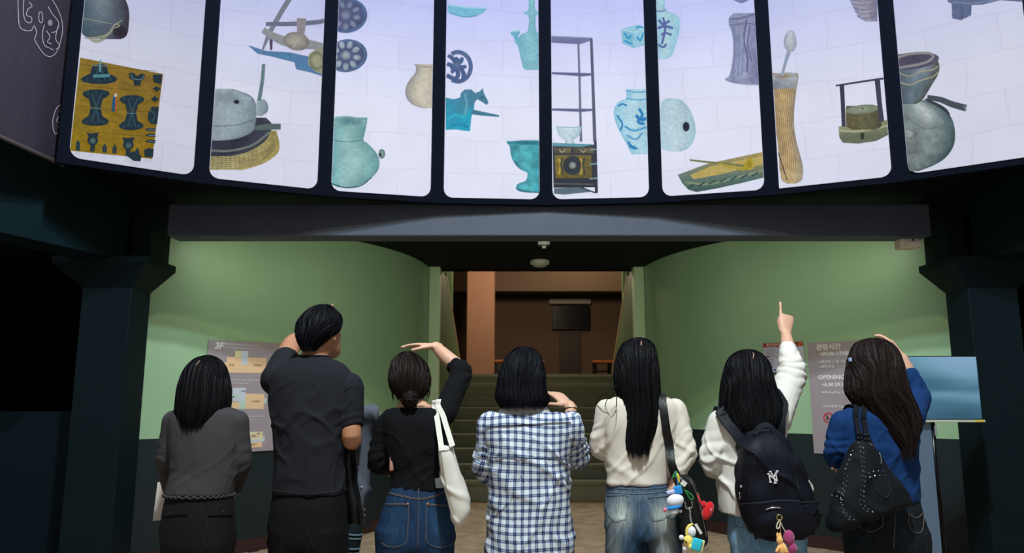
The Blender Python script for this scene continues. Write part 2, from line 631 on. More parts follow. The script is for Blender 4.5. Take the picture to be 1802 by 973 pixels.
def polar(a, r=RING_R):
    return np.array([RING_C[0] + r * math.sin(math.radians(a)), RING_C[1] + r * math.cos(math.radians(a))])


# frame behind the panels: a faceted dark ring
rv = []
for k in range(-1, 11):
    a = STARTS[0] - 0.585 + 9.55 * k if k >= 0 else STARTS[0] - 0.75
    p, q = polar(a, RING_R + 0.006), polar(a, RING_R + 0.06)
    rv.append(np.array([(p[0], p[1], 2.845), (q[0], q[1], 2.845), (q[0], q[1], 6.3), (p[0], p[1], 6.3)]))
rf = B().loft(rv).obj('trim_ring', M_frame)
bm = bmesh.new(); bm.from_mesh(rf.data); bmesh.ops.recalc_face_normals(bm, faces=bm.faces[:]); bm.to_mesh(rf.data); bm.free()
tag(rf, kind='structure')


class Plane:
    """a flat carrier in the scene: pixel -> (u, v) on it, art is laid on its face"""

    def __init__(s, o, U, V, n, w, h):
        s.o, s.U, s.V, s.n, s.w, s.h = [np.asarray(q, float) for q in (o, U, V, n)] + [w, h]
        s.lay = 0
        s.lum = 1.0

    def uv(s, px, py):
        d = ray(px, py)
        t = np.dot(s.o - EYEP, s.n) / np.dot(d, s.n)
        p = EYEP + d * t - s.o
        return np.array([np.dot(p, s.U), np.dot(p, s.V)])

    def at(s, uv, z=0.0):
        uv = np.atleast_2d(uv)
        return s.o + uv[:, :1] * s.U + uv[:, 1:2] * s.V + z * s.n


class Art:
    """one printed picture: patches of colour on a Plane, given in frame pixels"""

    def __init__(s, pl, base=0.004, step=0.0007):
        s.pl, s.b, s.z, s.step = pl, B(), base + pl.lay * 0.0, step

    def up(s):
        s.z += s.step
        return s.z

    def clip(s, uv):
        uv = np.array(uv)
        uv[:, 0] = np.clip(uv[:, 0], -s.pl.w / 2 + 0.002, s.pl.w / 2 - 0.002)
        return uv

    def grid(s, UV, C, nr, nc):
        V = s.pl.at(s.clip(UV.reshape(-1, 2)), s.up())
        Fc = [(i * nc + j, i * nc + j + 1, (i + 1) * nc + j + 1, (i + 1) * nc + j) for i in range(nr - 1) for j in range(nc - 1)]
        s.b.add(V, Fc, C.reshape(-1, 3))
        return s

    def vessel(s, prof, cl, cm, cr, nz=0.12, sc=0.09, vg=(1.0, 1.0), seed=1, hl=None, sub=5):
        """prof rows (y, xl, xr) top to bottom; colours across the body; vg brightness top / bottom; hl = (u, v, size, amount)"""
        p = crom(np.array(prof, float), sub)
        nr, nc = len(p), 25
        u = np.linspace(-1, 1, nc)
        cl, cm, cr = (np.array(lin(c)) for c in (cl, cm, cr))
        t = (u + 1) / 2
        row = np.where(t[:, None] < 0.45, cl + (cm - cl) * np.clip(t / 0.45, 0, 1)[:, None] ** 0.8, cm + (cr - cm) * np.clip((t - 0.45) / 0.55, 0, 1)[:, None] ** 1.3)
        UV = np.zeros((nr, nc, 2)); C = np.zeros((nr, nc, 3)); PX = np.zeros((nr * nc, 3))
        for i, (y, xl, xr) in enumerate(p):
            v = i / (nr - 1)
            for j in range(nc):
                x = xl + (xr - xl) * t[j]
                UV[i, j] = s.pl.uv(x, y)
                PX[i * nc + j] = (x * sc, y * sc, 0)
            C[i] = row * (vg[0] + (vg[1] - vg[0]) * v)
        nn = (vnoise(PX, seed) * 0.6 + vnoise(PX * 2.3, seed + 5) * 0.4).reshape(nr, nc)
        C *= (1 + nz * 1.6 * nn)[:, :, None]
        if hl:
            vv, uu = np.meshgrid(np.linspace(0, 1, nr), u, indexing='ij')
            C += (hl[3] * np.exp(-((uu - hl[0]) ** 2 + (2 * (vv - hl[1])) ** 2) / hl[2] ** 2))[:, :, None]
        return s.grid(UV, np.clip(C, 0, 2), nr, nc)

    def disc(s, cx, cy, rx, ry, c0, c1, rot=0, nz=0.1, seed=2, a0=0, a1=360):
        nr, nc = 8, 33
        th = np.radians(np.linspace(a0, a1, nc))
        rr = np.linspace(0, 1, nr)
        ca, sa = math.cos(math.radians(rot)), math.sin(math.radians(rot))
        UV = np.zeros((nr, nc, 2)); PX = np.zeros((nr * nc, 3))
        c0, c1 = np.array(lin(c0)), np.array(lin(c1))
        C = np.zeros((nr, nc, 3))
        for i, r in enumerate(rr):
            for j, t in enumerate(th):
                x, y = r * rx * math.cos(t), r * ry * math.sin(t)
                X, Y = cx + x * ca - y * sa, cy + x * sa + y * ca
                UV[i, j] = s.pl.uv(X, Y)
                PX[i * nc + j] = (X * 0.12, Y * 0.12, 0)
            C[i] = c0 + (c1 - c0) * r ** 1.5
        C *= (1 + nz * 1.6 * vnoise(PX, seed).reshape(nr, nc))[:, :, None]
        return s.grid(UV, np.clip(C, 0, 2), nr, nc)

    def poly(s, pts, c):
        uv = s.clip(np.array([s.pl.uv(*p) for p in pts]))
        tri = geometry.tessellate_polygon([[Vector((a[0], a[1], 0)) for a in uv]])
        V = s.pl.at(uv, s.up())
        Fc = []
        for t in tri:
            a, b_, c_ = (uv[i] for i in t)
            ar = (b_[0] - a[0]) * (c_[1] - a[1]) - (b_[1] - a[1]) * (c_[0] - a[0])
            Fc.append(tuple(t) if ar > 0 else tuple(t[::-1]))
        cols = np.array([lin(c)] * len(V)) if not isinstance(c, list) else np.array([lin(q) for q in c])
        s.b.add(V, Fc, cols)
        return s

    def quad(s, p00, p10, p11, p01, cols, nz=0.2, sc=0.09, seed=3, n=16, stretch=(1, 1)):
        """bilinear patch, corner pixels and corner colours, mottled"""
        UV = np.zeros((n, n, 2)); C = np.zeros((n, n, 3)); PX = np.zeros((n * n, 3))
        p = [np.array(q, float) for q in (p00, p10, p11, p01)]
        cc = [np.array(lin(q)) for q in cols]
        for i, v in enumerate(np.linspace(0, 1, n)):
            for j, u in enumerate(np.linspace(0, 1, n)):
                w = ((1 - u) * (1 - v), u * (1 - v), u * v, (1 - u) * v)
                q = sum(a * b_ for a, b_ in zip(w, p))
                UV[i, j] = s.pl.uv(*q)
                PX[i * n + j] = (q[0] * sc * stretch[0], q[1] * sc * stretch[1], 0)
                C[i, j] = sum(a * b_ for a, b_ in zip(w, cc))
        C *= (1 + nz * 1.5 * (vnoise(PX, seed) * 0.6 + vnoise(PX * 2.1, seed + 1) * 0.4).reshape(n, n))[:, :, None]
        return s.grid(UV, np.clip(C, 0, 2), n, n)

    def stroke(s, pts, w, c, sub=4):
        """line of width w (px, one or per point)"""
        P = np.array(pts, float)
        w = np.broadcast_to(np.asarray(w, float), (len(P),))
        Q = crom(np.c_[P, w], sub) if len(P) > 2 and sub > 1 else np.c_[P, w]
        T = np.gradient(Q[:, :2], axis=0)
        T /= np.linalg.norm(T, axis=1)[:, None] + 1e-9
        nn = np.c_[-T[:, 1], T[:, 0]]
        L = Q[:, :2] + nn * Q[:, 2:] / 2
        R = Q[:, :2] - nn * Q[:, 2:] / 2
        uv = np.array([s.pl.uv(*p) for p in np.concatenate([L, R])])
        n = len(L)
        V = s.pl.at(s.clip(uv), s.up())
        s.b.add(V, [(i, i + 1, n + i + 1, n + i) for i in range(n - 1)], np.array(lin(c)))
        return s

    def done(s, name, parent, m, label=None):
        s.b.C = [c * s.pl.lum for c in s.b.C]
        o = s.b.obj(name, m, parent)
        if label:
            o['label'] = label
        return o


E_PRINT = 0.95


def panel_mat():
    m, nt, b = nodemat('backlit_print_sheet')
    uv = N(nt, 'ShaderNodeAttribute', attribute_name='puv')
    # faint seam lines of the printed wall behind the things, slightly wavy
    no = N(nt, 'ShaderNodeTexNoise', i_Scale=2.0, i_Detail=3.0)
    nt.links.new(uv.outputs['Vector'], no.inputs['Vector'])
    ad = N(nt, 'ShaderNodeVectorMath', operation='MULTIPLY_ADD')
    ad.inputs[1].default_value = (0.16, 0.13, 0)
    nt.links.new(no.outputs['Color'], ad.inputs[0])
    nt.links.new(uv.outputs['Vector'], ad.inputs[2])
    br = N(nt, 'ShaderNodeTexBrick', i_Scale=1.0, i_Mortar_Size=0.007, i_Mortar_Smooth=0.6)
    br.inputs['Brick Width'].default_value = 0.46
    br.inputs['Row Height'].default_value = 0.27
    br.inputs['Color1'].default_value = (*lin((224, 226, 244)), 1)
    br.inputs['Color2'].default_value = (*lin((221, 223, 243)), 1)
    br.inputs['Mortar'].default_value = (*lin((217, 214, 236)), 1)
    nt.links.new(ad.outputs[0], br.inputs['Vector'])
    n2 = N(nt, 'ShaderNodeTexNoise', i_Scale=3.0, i_Detail=5.0)
    nt.links.new(uv.outputs['Vector'], n2.inputs['Vector'])
    mr = N(nt, 'ShaderNodeMapRange')
    mr.inputs['To Min'].default_value = 0.9
    mr.inputs['To Max'].default_value = 1.08
    nt.links.new(n2.outputs['Fac'], mr.inputs['Value'])
    mu = N(nt, 'ShaderNodeMix', data_type='RGBA', blend_type='MULTIPLY')
    mu.inputs['Factor'].default_value = 1
    nt.links.new(br.outputs['Color'], mu.inputs['A'])
    nt.links.new(mr.outputs[0], mu.inputs['B'])
    # the sheet colour turns lavender blue towards the top
    sp = N(nt, 'ShaderNodeSeparateXYZ')
    nt.links.new(uv.outputs['Vector'], sp.inputs[0])
    m2 = N(nt, 'ShaderNodeMapRange', interpolation_type='SMOOTHSTEP')
    m2.inputs['From Min'].default_value = 0.5
    m2.inputs['From Max'].default_value = 1.9
    nt.links.new(sp.outputs['Y'], m2.inputs['Value'])
    mx = N(nt, 'ShaderNodeMix', data_type='RGBA', blend_type='MULTIPLY')
    mx.inputs['B'].default_value = (0.62, 0.66, 0.98, 1)
    nt.links.new(m2.outputs[0], mx.inputs['Factor'])
    nt.links.new(mu.outputs['Result'], mx.inputs['A'])
    nt.links.new(mx.outputs['Result'], b.inputs['Emission Color'])
    lu = N(nt, 'ShaderNodeAttribute', attribute_name='lum')
    ml = N(nt, 'ShaderNodeMath', operation='MULTIPLY')
    ml.inputs[1].default_value = E_PRINT
    nt.links.new(lu.outputs['Fac'], ml.inputs[0])
    nt.links.new(ml.outputs[0], b.inputs['Emission Strength'])
    b.inputs['Base Color'].default_value = (0.03, 0.03, 0.035, 1)
    b.inputs['Roughness'].default_value = 0.5
    b.inputs['Specular IOR Level'].default_value = 0.1
    n3 = N(nt, 'ShaderNodeTexNoise', i_Scale=2.5, i_Detail=3.0)
    nt.links.new(uv.outputs['Vector'], n3.inputs['Vector'])
    bp = N(nt, 'ShaderNodeBump', i_Strength=0.3, i_Distance=0.02)
    nt.links.new(n3.outputs['Fac'], bp.inputs['Height'])
    nt.links.new(bp.outputs[0], b.inputs['Normal'])
    return m


PLUM = [0.74, 0.86, 0.97, 1.0, 1.0, 0.97, 0.90, 0.82]
M_panel = panel_mat()
M_ink = attr_mat('printed_ink', 0.6, E_PRINT, 0.16, 45)
PLABEL = [
    'lit panel printed with iron-fitted wooden chest front and dark gourd',
    'lit panel printed with stone hand mill on straw mat and wooden plough',
    'lit panel printed with two roof tile ends, beige jar and big eared jar',
    'lit panel printed with bronze horse, footed bronze bowl and spouted bottle',
    'lit panel printed with open shelf stand, drawer chest and blue-white jar',
    'lit panel printed with wooden trough, leather bag and white lying bottle',
    'lit panel printed with tall wooden mortar and low stone mill with frame',
    'lit panel printed with dark bowl on round glazed pot with handle']
PANELS = []
for k, a0 in enumerate(STARTS):
    p, q = polar(a0), polar(a0 + 8.38)
    mid = (p + q) / 2
    U = np.array([*(q - p) / np.linalg.norm(q - p), 0])
    nrm = np.array([RING_C[0] - mid[0], RING_C[1] - mid[1], 0])
    nrm /= np.linalg.norm(nrm)
    w = np.linalg.norm(q - p)
    o3 = np.array([*mid, RING_Z]) + nrm * 0.012
    pl = Plane(o3, U, (0, 0, 1), nrm, w, PTOP - RING_Z)
    # outline with rounded lower corners
    r = 0.07
    out = []
    for cx_, cz_, s0 in ((w / 2 - r, r, -90), (w / 2 - r, PTOP - RING_Z - r, 0), (-w / 2 + r, PTOP - RING_Z - r, 90), (-w / 2 + r, r, 180)):
        for t in np.radians(np.linspace(s0, s0 + 90, 7)):
            out.append((cx_ + r * math.cos(t), cz_ + r * math.sin(t)))
    out = np.array(out)
    if k == 6:
        out[-7:] = np.linspace((-w / 2, 0.03), (-w / 2 + 0.001, 0.0), 7)
    n = len(out)
    V = np.concatenate([pl.at(out, 0.0), pl.at(out, -0.022)])
    Fc = [tuple(range(n)), tuple(range(2 * n - 1, n - 1, -1))] + [(i, n + i, n + (i + 1) % n, (i + 1) % n) for i in range(n)]
    root = empty('display_panel', pl.at((0, 0))[0], PLABEL[k], 'display panel', 'backlit picture panels of the overhead ring')
    sh = mesh_obj('sheet', V, Fc, M_panel, root)
    at = sh.data.attributes.new('puv', 'FLOAT_VECTOR', 'POINT')
    vec = np.zeros((2 * n, 3), np.float32)
    vec[:n, :2] = out + (k * 3.7, 0)
    vec[n:, :2] = out + (k * 3.7, 0)
    at.data.foreach_set('vector', vec.ravel())
    lm = sh.data.attributes.new('lum', 'FLOAT', 'POINT')
    lm.data.foreach_set('value', np.full(2 * n, PLUM[k], np.float32))
    pl.lum = PLUM[k]
    PANELS.append((pl, root))

# ================================================================== PRINTS ON THE PANELS (frame pixels)
def s1(*p):
    return [(x / 2.78, y / 2.78) for x, y in p]


def s2(*p):
    return [(560 + x / 2.56, y / 2.56) for x, y in p]


def s3(*p):
    return [(1120 + x / 2.56, y / 2.56) for x, y in p]


def prof(fn, rows):
    out = []
    for y, a, b_ in rows:
        (xa, ya), (xb, _) = fn((a, y), (b_, y))
        out.append((ya, xa, xb))
    return out


def art(k):
    return Art(PANELS[k][0])


def fin(a, name, k):
    return a.done(name, PANELS[k][1], M_ink)


# ---- panel 1: gourd, chest front
a = art(0)
a.vessel(prof(s1, [(-60, 425, 520), (-30, 410, 590), (20, 405, 622), (70, 400, 632), (120, 398, 630), (160, 400, 625), (180, 420, 608), (193, 470, 590)]), (70, 96, 110), (96, 112, 128), (62, 52, 70), 0.14, 0.08, (1.25, 0.75), 4, (-0.2, 0.25, 0.5, 0.10))
a.disc(*s1((588, 158))[0], 13, 12, (40, 32, 48), (58, 50, 66), 0)
a.stroke(s1((410, 92), (480, 106), (545, 118)), 1.6, (150, 156, 150))
a.stroke(s1((600, 100), (560, 125), (545, 150), (520, 175), (470, 188), (412, 186)), [1.5, 3, 4, 5, 5, 1.5], (158, 160, 138))
a.stroke(s1((560, 118), (585, 128), (560, 140)), 1.8, (170, 168, 140))
a.stroke(s1((440, 196), (475, 205), (520, 190)), [2, 5, 2], (170, 170, 150))
fin(a, 'printed_gourd', 0)
a = art(0)
a.quad(*s1((392, 283), (798, 363), (744, 778), (342, 738)), [(150, 122, 40), (142, 112, 44), (150, 118, 18), (158, 130, 20)], 0.22, 0.10, 5, 28, (0.5, 2.2))
DB = (30, 52, 66)
DB2 = (54, 92, 108)


def fitting(cx, y0, y1, w, cut=0.0):
    """iron strap with lobed ends"""
    h = y1 - y0
    L = []
    for t, f in ((0, .35), (.05, .85), (.12, 1), (.2, .82), (.27, .5), (.5, .36), (.73, .5), (.8, .82), (.88, 1), (.95, .85), (1, .35)):
        if t < cut:
            continue
        L.append((cx - w * f - h * t * 0.03, y0 + h * t))
    R = [(2 * cx - x - 2 * (y - y0) * 0.03, y) for x, y in L][::-1]
    a.poly(s1(*(L + R)), DB)
    a.stroke(s1((cx - w * .3, y0 + h * max(.12, cut + .1)), (cx - 4, y0 + h * .5), (cx - w * .35, y0 + h * .9)), 2.0, DB2)
    a.stroke(s1((cx + w * .4, y0 + h * max(.1, cut + .1)), (cx + 2, y0 + h * .5), (cx + w * .25, y0 + h * .9)), 2.0, DB2)
    for sx in (-.6, 0, .6):
        for yy in (.1, .9):
            if yy > cut:
                a.disc(*s1((cx + w * sx - 6 * yy, y0 + h * yy))[0], 4.0, 4.0, (44, 74, 90), DB)
    a.stroke(s1((cx - w * .45, y0 + h * .52), (cx + w * .42, y0 + h * .54)), 1.2, (110, 140, 140))


fitting(490, 225, 412, 92, 0.45)
fitting(470, 440, 618, 68)
fitting(645, 470, 640, 62)
a.poly(s1((455, 372), (535, 368), (535, 384), (455, 386)), (84, 150, 160))
a.stroke(s1((490, 300), (487, 360)), 3, (110, 165, 170), 1)
a.poly(s1((628, 365), (650, 362), (668, 378), (690, 365), (708, 372), (700, 395), (688, 402), (684, 425), (655, 428), (650, 400), (632, 392)), DB)
a.stroke(s1((640, 372), (650, 392), (690, 395), (700, 376)), 1.6, (95, 130, 140))
a.poly(s1((745, 372), (790, 372), (786, 420), (748, 408)), DB)
a.poly(s1((742, 440), (762, 428), (784, 440), (764, 456)), DB)
a.poly(s1((734, 492), (754, 476), (776, 492), (756, 508)), DB)
a.poly(s1((722, 560), (740, 528), (775, 530), (766, 614), (735, 612), (720, 590)), DB)
a.stroke(s1((735, 545), (755, 575), (740, 600)), 2, DB2)
for yy in (640, 668, 698):
    a.poly(s1((705, yy), (722, yy - 8), (758, yy - 6), (756, yy + 10), (722, yy + 8)), DB)
    a.stroke(s1((722, yy), (756, yy + 2)), 1.2, (110, 140, 150), 1)
for xx, yt, yb in ((380, 690, 742), (510, 708, 752), (558, 712, 757), (668, 728, 782)):
    a.poly(s1((xx - 11, yb), (xx - 10, yt + 18), (xx, yt), (xx + 10, yt + 18), (xx + 9, yb + 3)), DB)
    a.stroke(s1((xx, yt + 10), (xx - 1, yb)), 1.2, DB2, 1)
for xx, yt in ((452, 655), (625, 678)):
    a.poly(s1((xx - 32, yt), (xx - 12, yt + 6), (xx + 12, yt + 4), (xx + 30, yt + 2), (xx + 22, yt + 24), (xx + 26, yt + 46), (xx + 10, yt + 66), (xx + 8, yt + 96), (xx - 14, yt + 94), (xx - 12, yt + 66), (xx - 28, yt + 44), (xx - 22, yt + 22)), DB)
    a.disc(*s1((xx, yt + 42))[0], 6.5, 6.5, (90, 120, 120), DB)
a.poly(s1((700, 742), (722, 732), (748, 738), (744, 778), (704, 776)), DB)
a.poly(s1((612, 768), (650, 796), (684, 798), (688, 770), (650, 748)), DB)
a.stroke(s1((568, 400), (566, 480)), 1.4, (196, 120, 60), 1)
a.poly(s1((550, 478), (572, 474), (562, 556), (542, 558)), (30, 92, 130))
a.poly(s1((562, 480), (572, 474), (568, 556), (558, 556)), (190, 100, 50))
a.poly(s1((556, 470), (570, 470), (569, 484), (554, 486)), (210, 205, 190))
for yy in (330, 430, 530, 650):
    a.stroke(s1((395, yy), (560, yy + 16), (760, yy + 30)), 0.8, (104, 78, 20))
fin(a, 'printed_chest_front', 0)

# ---- panel 2: plough, mill on mat
a = art(1)
a.poly(s1((1212, 222), (1300, 250), (1420, 258), (1520, 280), (1592, 312), (1592, 376), (1520, 356), (1448, 340), (1440, 306), (1330, 278), (1260, 264)), (86, 132, 176))
a.stroke(s1((1425, -20), (1370, 70), (1320, 160), (1278, 262)), [9, 9, 8, 2.5], (128, 132, 150))
a.stroke(s1((1326, 170), (1326, 246)), [7, 4], (84, 72, 104), 1)
a.stroke(s1((1300, 120), (1450, 118), (1600, 106)), [7, 8, 8], (112, 118, 142))
a.stroke(s1((1286, 148), (1330, 176), (1400, 205), (1500, 218), (1600, 232)), [10, 13, 17, 17, 10], (150, 152, 158))
a.disc(*s1((1450, 204))[0], 23, 16, (176, 172, 160), (128, 124, 124), 12)
a.stroke(s1((1475, 92), (1470, 178)), [17, 13], (150, 144, 150), 1)
a.poly(s1((1510, 268), (1545, 242), (1592, 240), (1592, 368), (1540, 352), (1505, 318)), (154, 156, 130))
a.disc(*s1((1548, 300))[0], 13, 16, (176, 176, 140), (110, 112, 96))
fin(a, 'printed_plough', 1)
a = art(1)
a.vessel(prof(s1, [(640, 1025, 1352), (700, 1022, 1366), (750, 1021, 1358), (800, 1020, 1290), (832, 1020, 1190)]), (158, 150, 104), (176, 166, 116), (168, 152, 92), 0.25, 0.35, (0.8, 1.15), 9)
for i in range(6):
    a.stroke(s1((1025, 770 + i * 11), (1180, 776 + i * 9), (1290, 740 + i * 8), (1345, 690 + i * 8)), 0.8, (110, 104, 74))
for i in range(14):
    a.stroke(s1((1040 + i * 22, 830 - i * i * 0.5), (1045 + i * 21, 770 - i * 4)), 0.8, (120, 112, 80), 1)
a.vessel(prof(s1, [(580, 1032, 1300), (610, 1030, 1328), (650, 1028, 1322), (700, 1027, 1290), (745, 1026, 1215), (768, 1026, 1130)]), (58, 58, 74), (44, 44, 62), (66, 68, 82), 0.12, 0.09, (1, 1.1), 6)
a.stroke(s1((1028, 740), (1120, 742), (1230, 716), (1320, 650)), 4, (112, 122, 120))
a.poly(s1((1238, 622), (1300, 610), (1372, 610), (1372, 638), (1290, 640), (1240, 642)), (90, 104, 106))
a.vessel(prof(s1, [(440, 1048, 1140), (470, 1044, 1220), (510, 1040, 1250), (570, 1036, 1252), (610, 1034, 1248), (650, 1032, 1232), (680, 1030, 1170), (692, 1030, 1100)]), (150, 162, 172), (162, 178, 186), (118, 134, 146), 0.12, 0.3, (1.15, 0.92), 7)
a.disc(*s1((1110, 488))[0], 43, 17, (170, 184, 194), (150, 166, 176), 6)
a.disc(*s1((1112, 486))[0], 30, 11, (138, 152, 162), (152, 168, 178), 6)
a.disc(*s1((1156, 504))[0], 5, 3.6, (30, 34, 40), (44, 48, 54))
a.stroke(s1((1036, 622), (1150, 618), (1246, 590)), 1.3, (96, 108, 118))
a.vessel(prof(s1, [(492, 1255, 1292), (515, 1252, 1308), (550, 1250, 1308), (572, 1252, 1280)]), (168, 184, 192), (150, 166, 176), (120, 138, 150), 0.1, 0.3, (1.1, 0.9), 7)
a.stroke(s1((1288, 320), (1282, 400), (1266, 498)), [6, 6.5, 7], (104, 130, 138))
fin(a, 'printed_hand_mill', 1)

# ---- panel 3: roof tiles, beige jar, eared jar
for cy_, ry_, nm_, col_ in ((72, 78, 0, (96, 104, 138)), (252, 74, 1, (124, 138, 160))):
    a = art(2)
    a.disc(*s2((128 + 0, cy_))[0], 36.5, ry_ / 2.56, (70, 84, 130) if nm_ == 0 else (110, 126, 150), (84, 104, 146), -8)
    a.disc(*s2((124, cy_))[0], 32, ry_ / 2.56 - 4.5, (88, 92, 126), (76, 84, 124), -8)
    for i in range(9):
        t = math.radians(i * 40 + 10)
        x, y = 124 + 52 * math.cos(t), cy_ + 50 * math.sin(t)
        a.disc(*s2((x, y))[0], 7.0, 5.0, (130, 142, 170) if nm_ == 0 else (162, 176, 186), col_, math.degrees(t))
    a.disc(*s2((124, cy_))[0], 9, 9, (130, 140, 168) if nm_ == 0 else (168, 182, 190), (88, 96, 130))
    fin(a, 'printed_roof_tile', 2)
a = art(2)
a.vessel(prof(s2, [(290, 432, 530), (305, 440, 530), (330, 436, 530), (360, 412, 530), (390, 396, 530), (420, 392, 530), (450, 402, 530), (475, 430, 530), (488, 470, 530)]), (146, 146, 150), (206, 200, 180), (186, 180, 172), 0.06, 0.06, (0.95, 1.0), 3, (0.1, .6, .5, .05))
a.stroke(s2((434, 292), (460, 300), (522, 304)), 3, (168, 160, 156))
fin(a, 'printed_beige_jar', 2)
a = art(2)
a.vessel(prof(s2, [(530, 60, 222), (560, 60, 218), (600, 60, 210), (632, 60, 204), (650, 60, 226), (690, 58, 262), (730, 57, 276), (770, 56, 268), (805, 56, 236), (830, 60, 196), (845, 90, 160)]), (110, 170, 178), (142, 186, 184), (104, 156, 158), 0.14, 0.06, (0.95, 1.0), 11, (-0.2, .62, .5, .08))
a.disc(*s2((140, 548))[0], 32, 9, (92, 138, 146), (132, 176, 178), 5)
a.stroke(s2((62, 634), (140, 640), (205, 630)), 1.5, (84, 130, 136))
a.disc(*s2((286, 694))[0], 6, 8.5, (132, 160, 156), (92, 120, 122))
a.disc(*s2((280, 698))[0], 2, 3, (30, 50, 56), (40, 60, 64))
a.stroke(s2((60, 828), (120, 846), (190, 838), (240, 800)), 2.2, (54, 96, 106))
fin(a, 'printed_eared_jar', 2)

# ---- panel 4: dish, openwork disc, horse, bottle, footed bowl
a = art(3)
a.poly(s2((583, 22), (680, 34), (762, 38), (745, 60), (705, 76), (665, 80), (620, 70), (583, 55)), (120, 186, 214))
a.stroke(s2((583, 24), (670, 36), (760, 39)), 2.4, (150, 206, 226))
a.stroke(s2((590, 60), (660, 78), (720, 70)), 1.5, (88, 150, 184))
fin(a, 'printed_dish', 3)
a = art(3)
ring_pts = [(629 + 58 * math.cos(t), 302 + 66 * math.sin(t)) for t in np.radians(np.linspace(-120, 118, 20))]
a.stroke(s2(*ring_pts), 7.5, (86, 106, 148))
for p in (((585, 250), (610, 270), (620, 300), (600, 330)), ((615, 262), (640, 280), (650, 260)), ((600, 300), (640, 306), (668, 300)), ((622, 306), (630, 340), (615, 362)), ((640, 306), (655, 335), (650, 362)), ((578, 340), (600, 352), (640, 368)), ((580, 290), (600, 298), (606, 318))):
    a.stroke(s2(*p), [7, 8, 6] if len(p) == 3 else [6, 8, 8, 6], (76, 96, 140))
a.disc(*s2((626, 296))[0], 7, 7, (96, 118, 156), (80, 100, 142))
fin(a, 'printed_openwork_disc', 3)
a = art(3)
a.poly(s2((574, 440), (610, 448), (640, 440), (642, 420), (660, 404), (690, 404), (708, 420), (728, 412), (742, 398), (746, 420), (760, 446), (768, 464), (758, 474), (738, 460), (716, 448), (704, 462), (702, 490), (690, 530), (684, 592), (660, 590), (620, 584), (574, 586)), [(60, 140, 170)] * 2 + [(78, 130, 158)] * 6 + [(70, 126, 152)] * 8 + [(40, 160, 190)] * 6)
a.poly(s2((690, 492), (740, 504), (816, 520), (814, 528), (740, 522), (690, 516)), (70, 124, 148))
a.stroke(s2((580, 540), (620, 520), (660, 535)), 5, (52, 172, 200))
a.stroke(s2((600, 570), (640, 560), (675, 575)), 5, (36, 140, 176))
a.stroke(s2((660, 420), (670, 470), (660, 520)), 5, (96, 160, 180))
a.disc(*s2((738, 440))[0], 2, 2, (30, 70, 96), (40, 90, 120))
fin(a, 'printed_bronze_horse', 3)
a = art(3)
a.vessel(prof(s2, [(-60, 950, 975), (0, 948, 976), (45, 946, 978), (58, 926, 1003), (66, 932, 1003), (75, 948, 980), (140, 944, 982), (155, 915, 1003), (190, 898, 1003), (230, 905, 1003), (280, 916, 1003), (310, 925, 1003), (316, 945, 1003)]), (116, 176, 198), (138, 194, 208), (118, 178, 196), 0.1, 0.08, (1, 1), 5, sub=4)
a.poly(s2((866, 142), (905, 138), (910, 150), (900, 165), (912, 190), (905, 210), (888, 195), (880, 165), (868, 158)), (110, 176, 200))
a.stroke(s2((866, 144), (908, 140)), 2.5, (160, 212, 224), 1)
fin(a, 'printed_spouted_bottle', 3)
a = art(3)
a.vessel(prof(s2, [(636, 848, 1003), (648, 852, 1003), (660, 862, 1003), (700, 868, 1003), (730, 880, 1003), (760, 905, 1003), (778, 940, 1003), (790, 942, 1003), (815, 934, 1003), (828, 900, 1003), (848, 890, 1003), (862, 905, 1003), (868, 940, 1003)]), (64, 140, 158), (84, 178, 188), (60, 150, 168), 0.3, 0.10, (0.9, 1.0), 17, sub=4)
a.disc(*s2((950, 644))[0], 40, 4.5, (40, 110, 128), (70, 150, 164))
a.stroke(s2((892, 850), (930, 864), (1000, 868)), 2, (40, 100, 120))
fin(a, 'printed_footed_bowl', 3)

# ---- panel 5: shelf stand with bowl, cube, blue-white jar
a = art(4)
SH = (92, 96, 122)
a.poly(s2((1050, 164), (1232, 172), (1236, 182), (1180, 200), (1050, 194)), (112, 118, 160))
a.stroke(s2((1050, 166), (1234, 174)), 2.5, (128, 134, 172), 1)
a.stroke(s2((1230, 176), (1238, 400), (1246, 640)), [5, 5.4, 6], SH)
a.stroke(s2((1172, 196), (1178, 400), (1184, 640)), [3.6, 4, 4.6], (110, 114, 142))
for y0_, y1_ in ((326, 332), (490, 492)):
    a.poly(s2((1052, y0_), (1236, y1_), (1236, y1_ + 9), (1190, y1_ + 14), (1052, y0_ + 10)), (100, 106, 142))
a.vessel(prof(s2, [(572, 1072, 1186), (590, 1076, 1184), (615, 1088, 1172), (632, 1112, 1150), (648, 1110, 1158)]), (170, 196, 212), (206, 226, 234), (160, 192, 206), 0.06, 0.08, (1, .95), 3)
a.stroke(s2((1072, 573), (1130, 576), (1186, 573)), 1.8, (150, 182, 200))
a.quad(*s2((1055, 645), (1250, 655), (1255, 845), (1060, 848)), [(62, 66, 78), (60, 62, 72), (44, 50, 62), (52, 54, 60)], 0.2, 0.2, 4, 12)
a.poly(s2((1055, 645), (1246, 652), (1190, 664), (1056, 660)), (96, 152, 166))
for (x0_, x1_) in ((1060, 1138), (1148, 1240)):
    a.quad(*s2((x0_, 668), (x1_, 668), (x1_, 692), (x0_, 694)), [(84, 80, 74), (120, 106, 72), (110, 96, 60), (66, 66, 66)], 0.15, 0.3, 5, 5)
    a.stroke(s2(((x0_ + x1_) / 2 - 14, 676), ((x0_ + x1_) / 2, 688), ((x0_ + x1_) / 2 + 14, 676)), 1.6, (160, 170, 150))
a.quad(*s2((1066, 702), (1230, 702), (1234, 806), (1070, 806)), [(120, 108, 56), (110, 100, 60), (96, 88, 52), (112, 98, 44)], 0.3, 0.35, 8, 12)
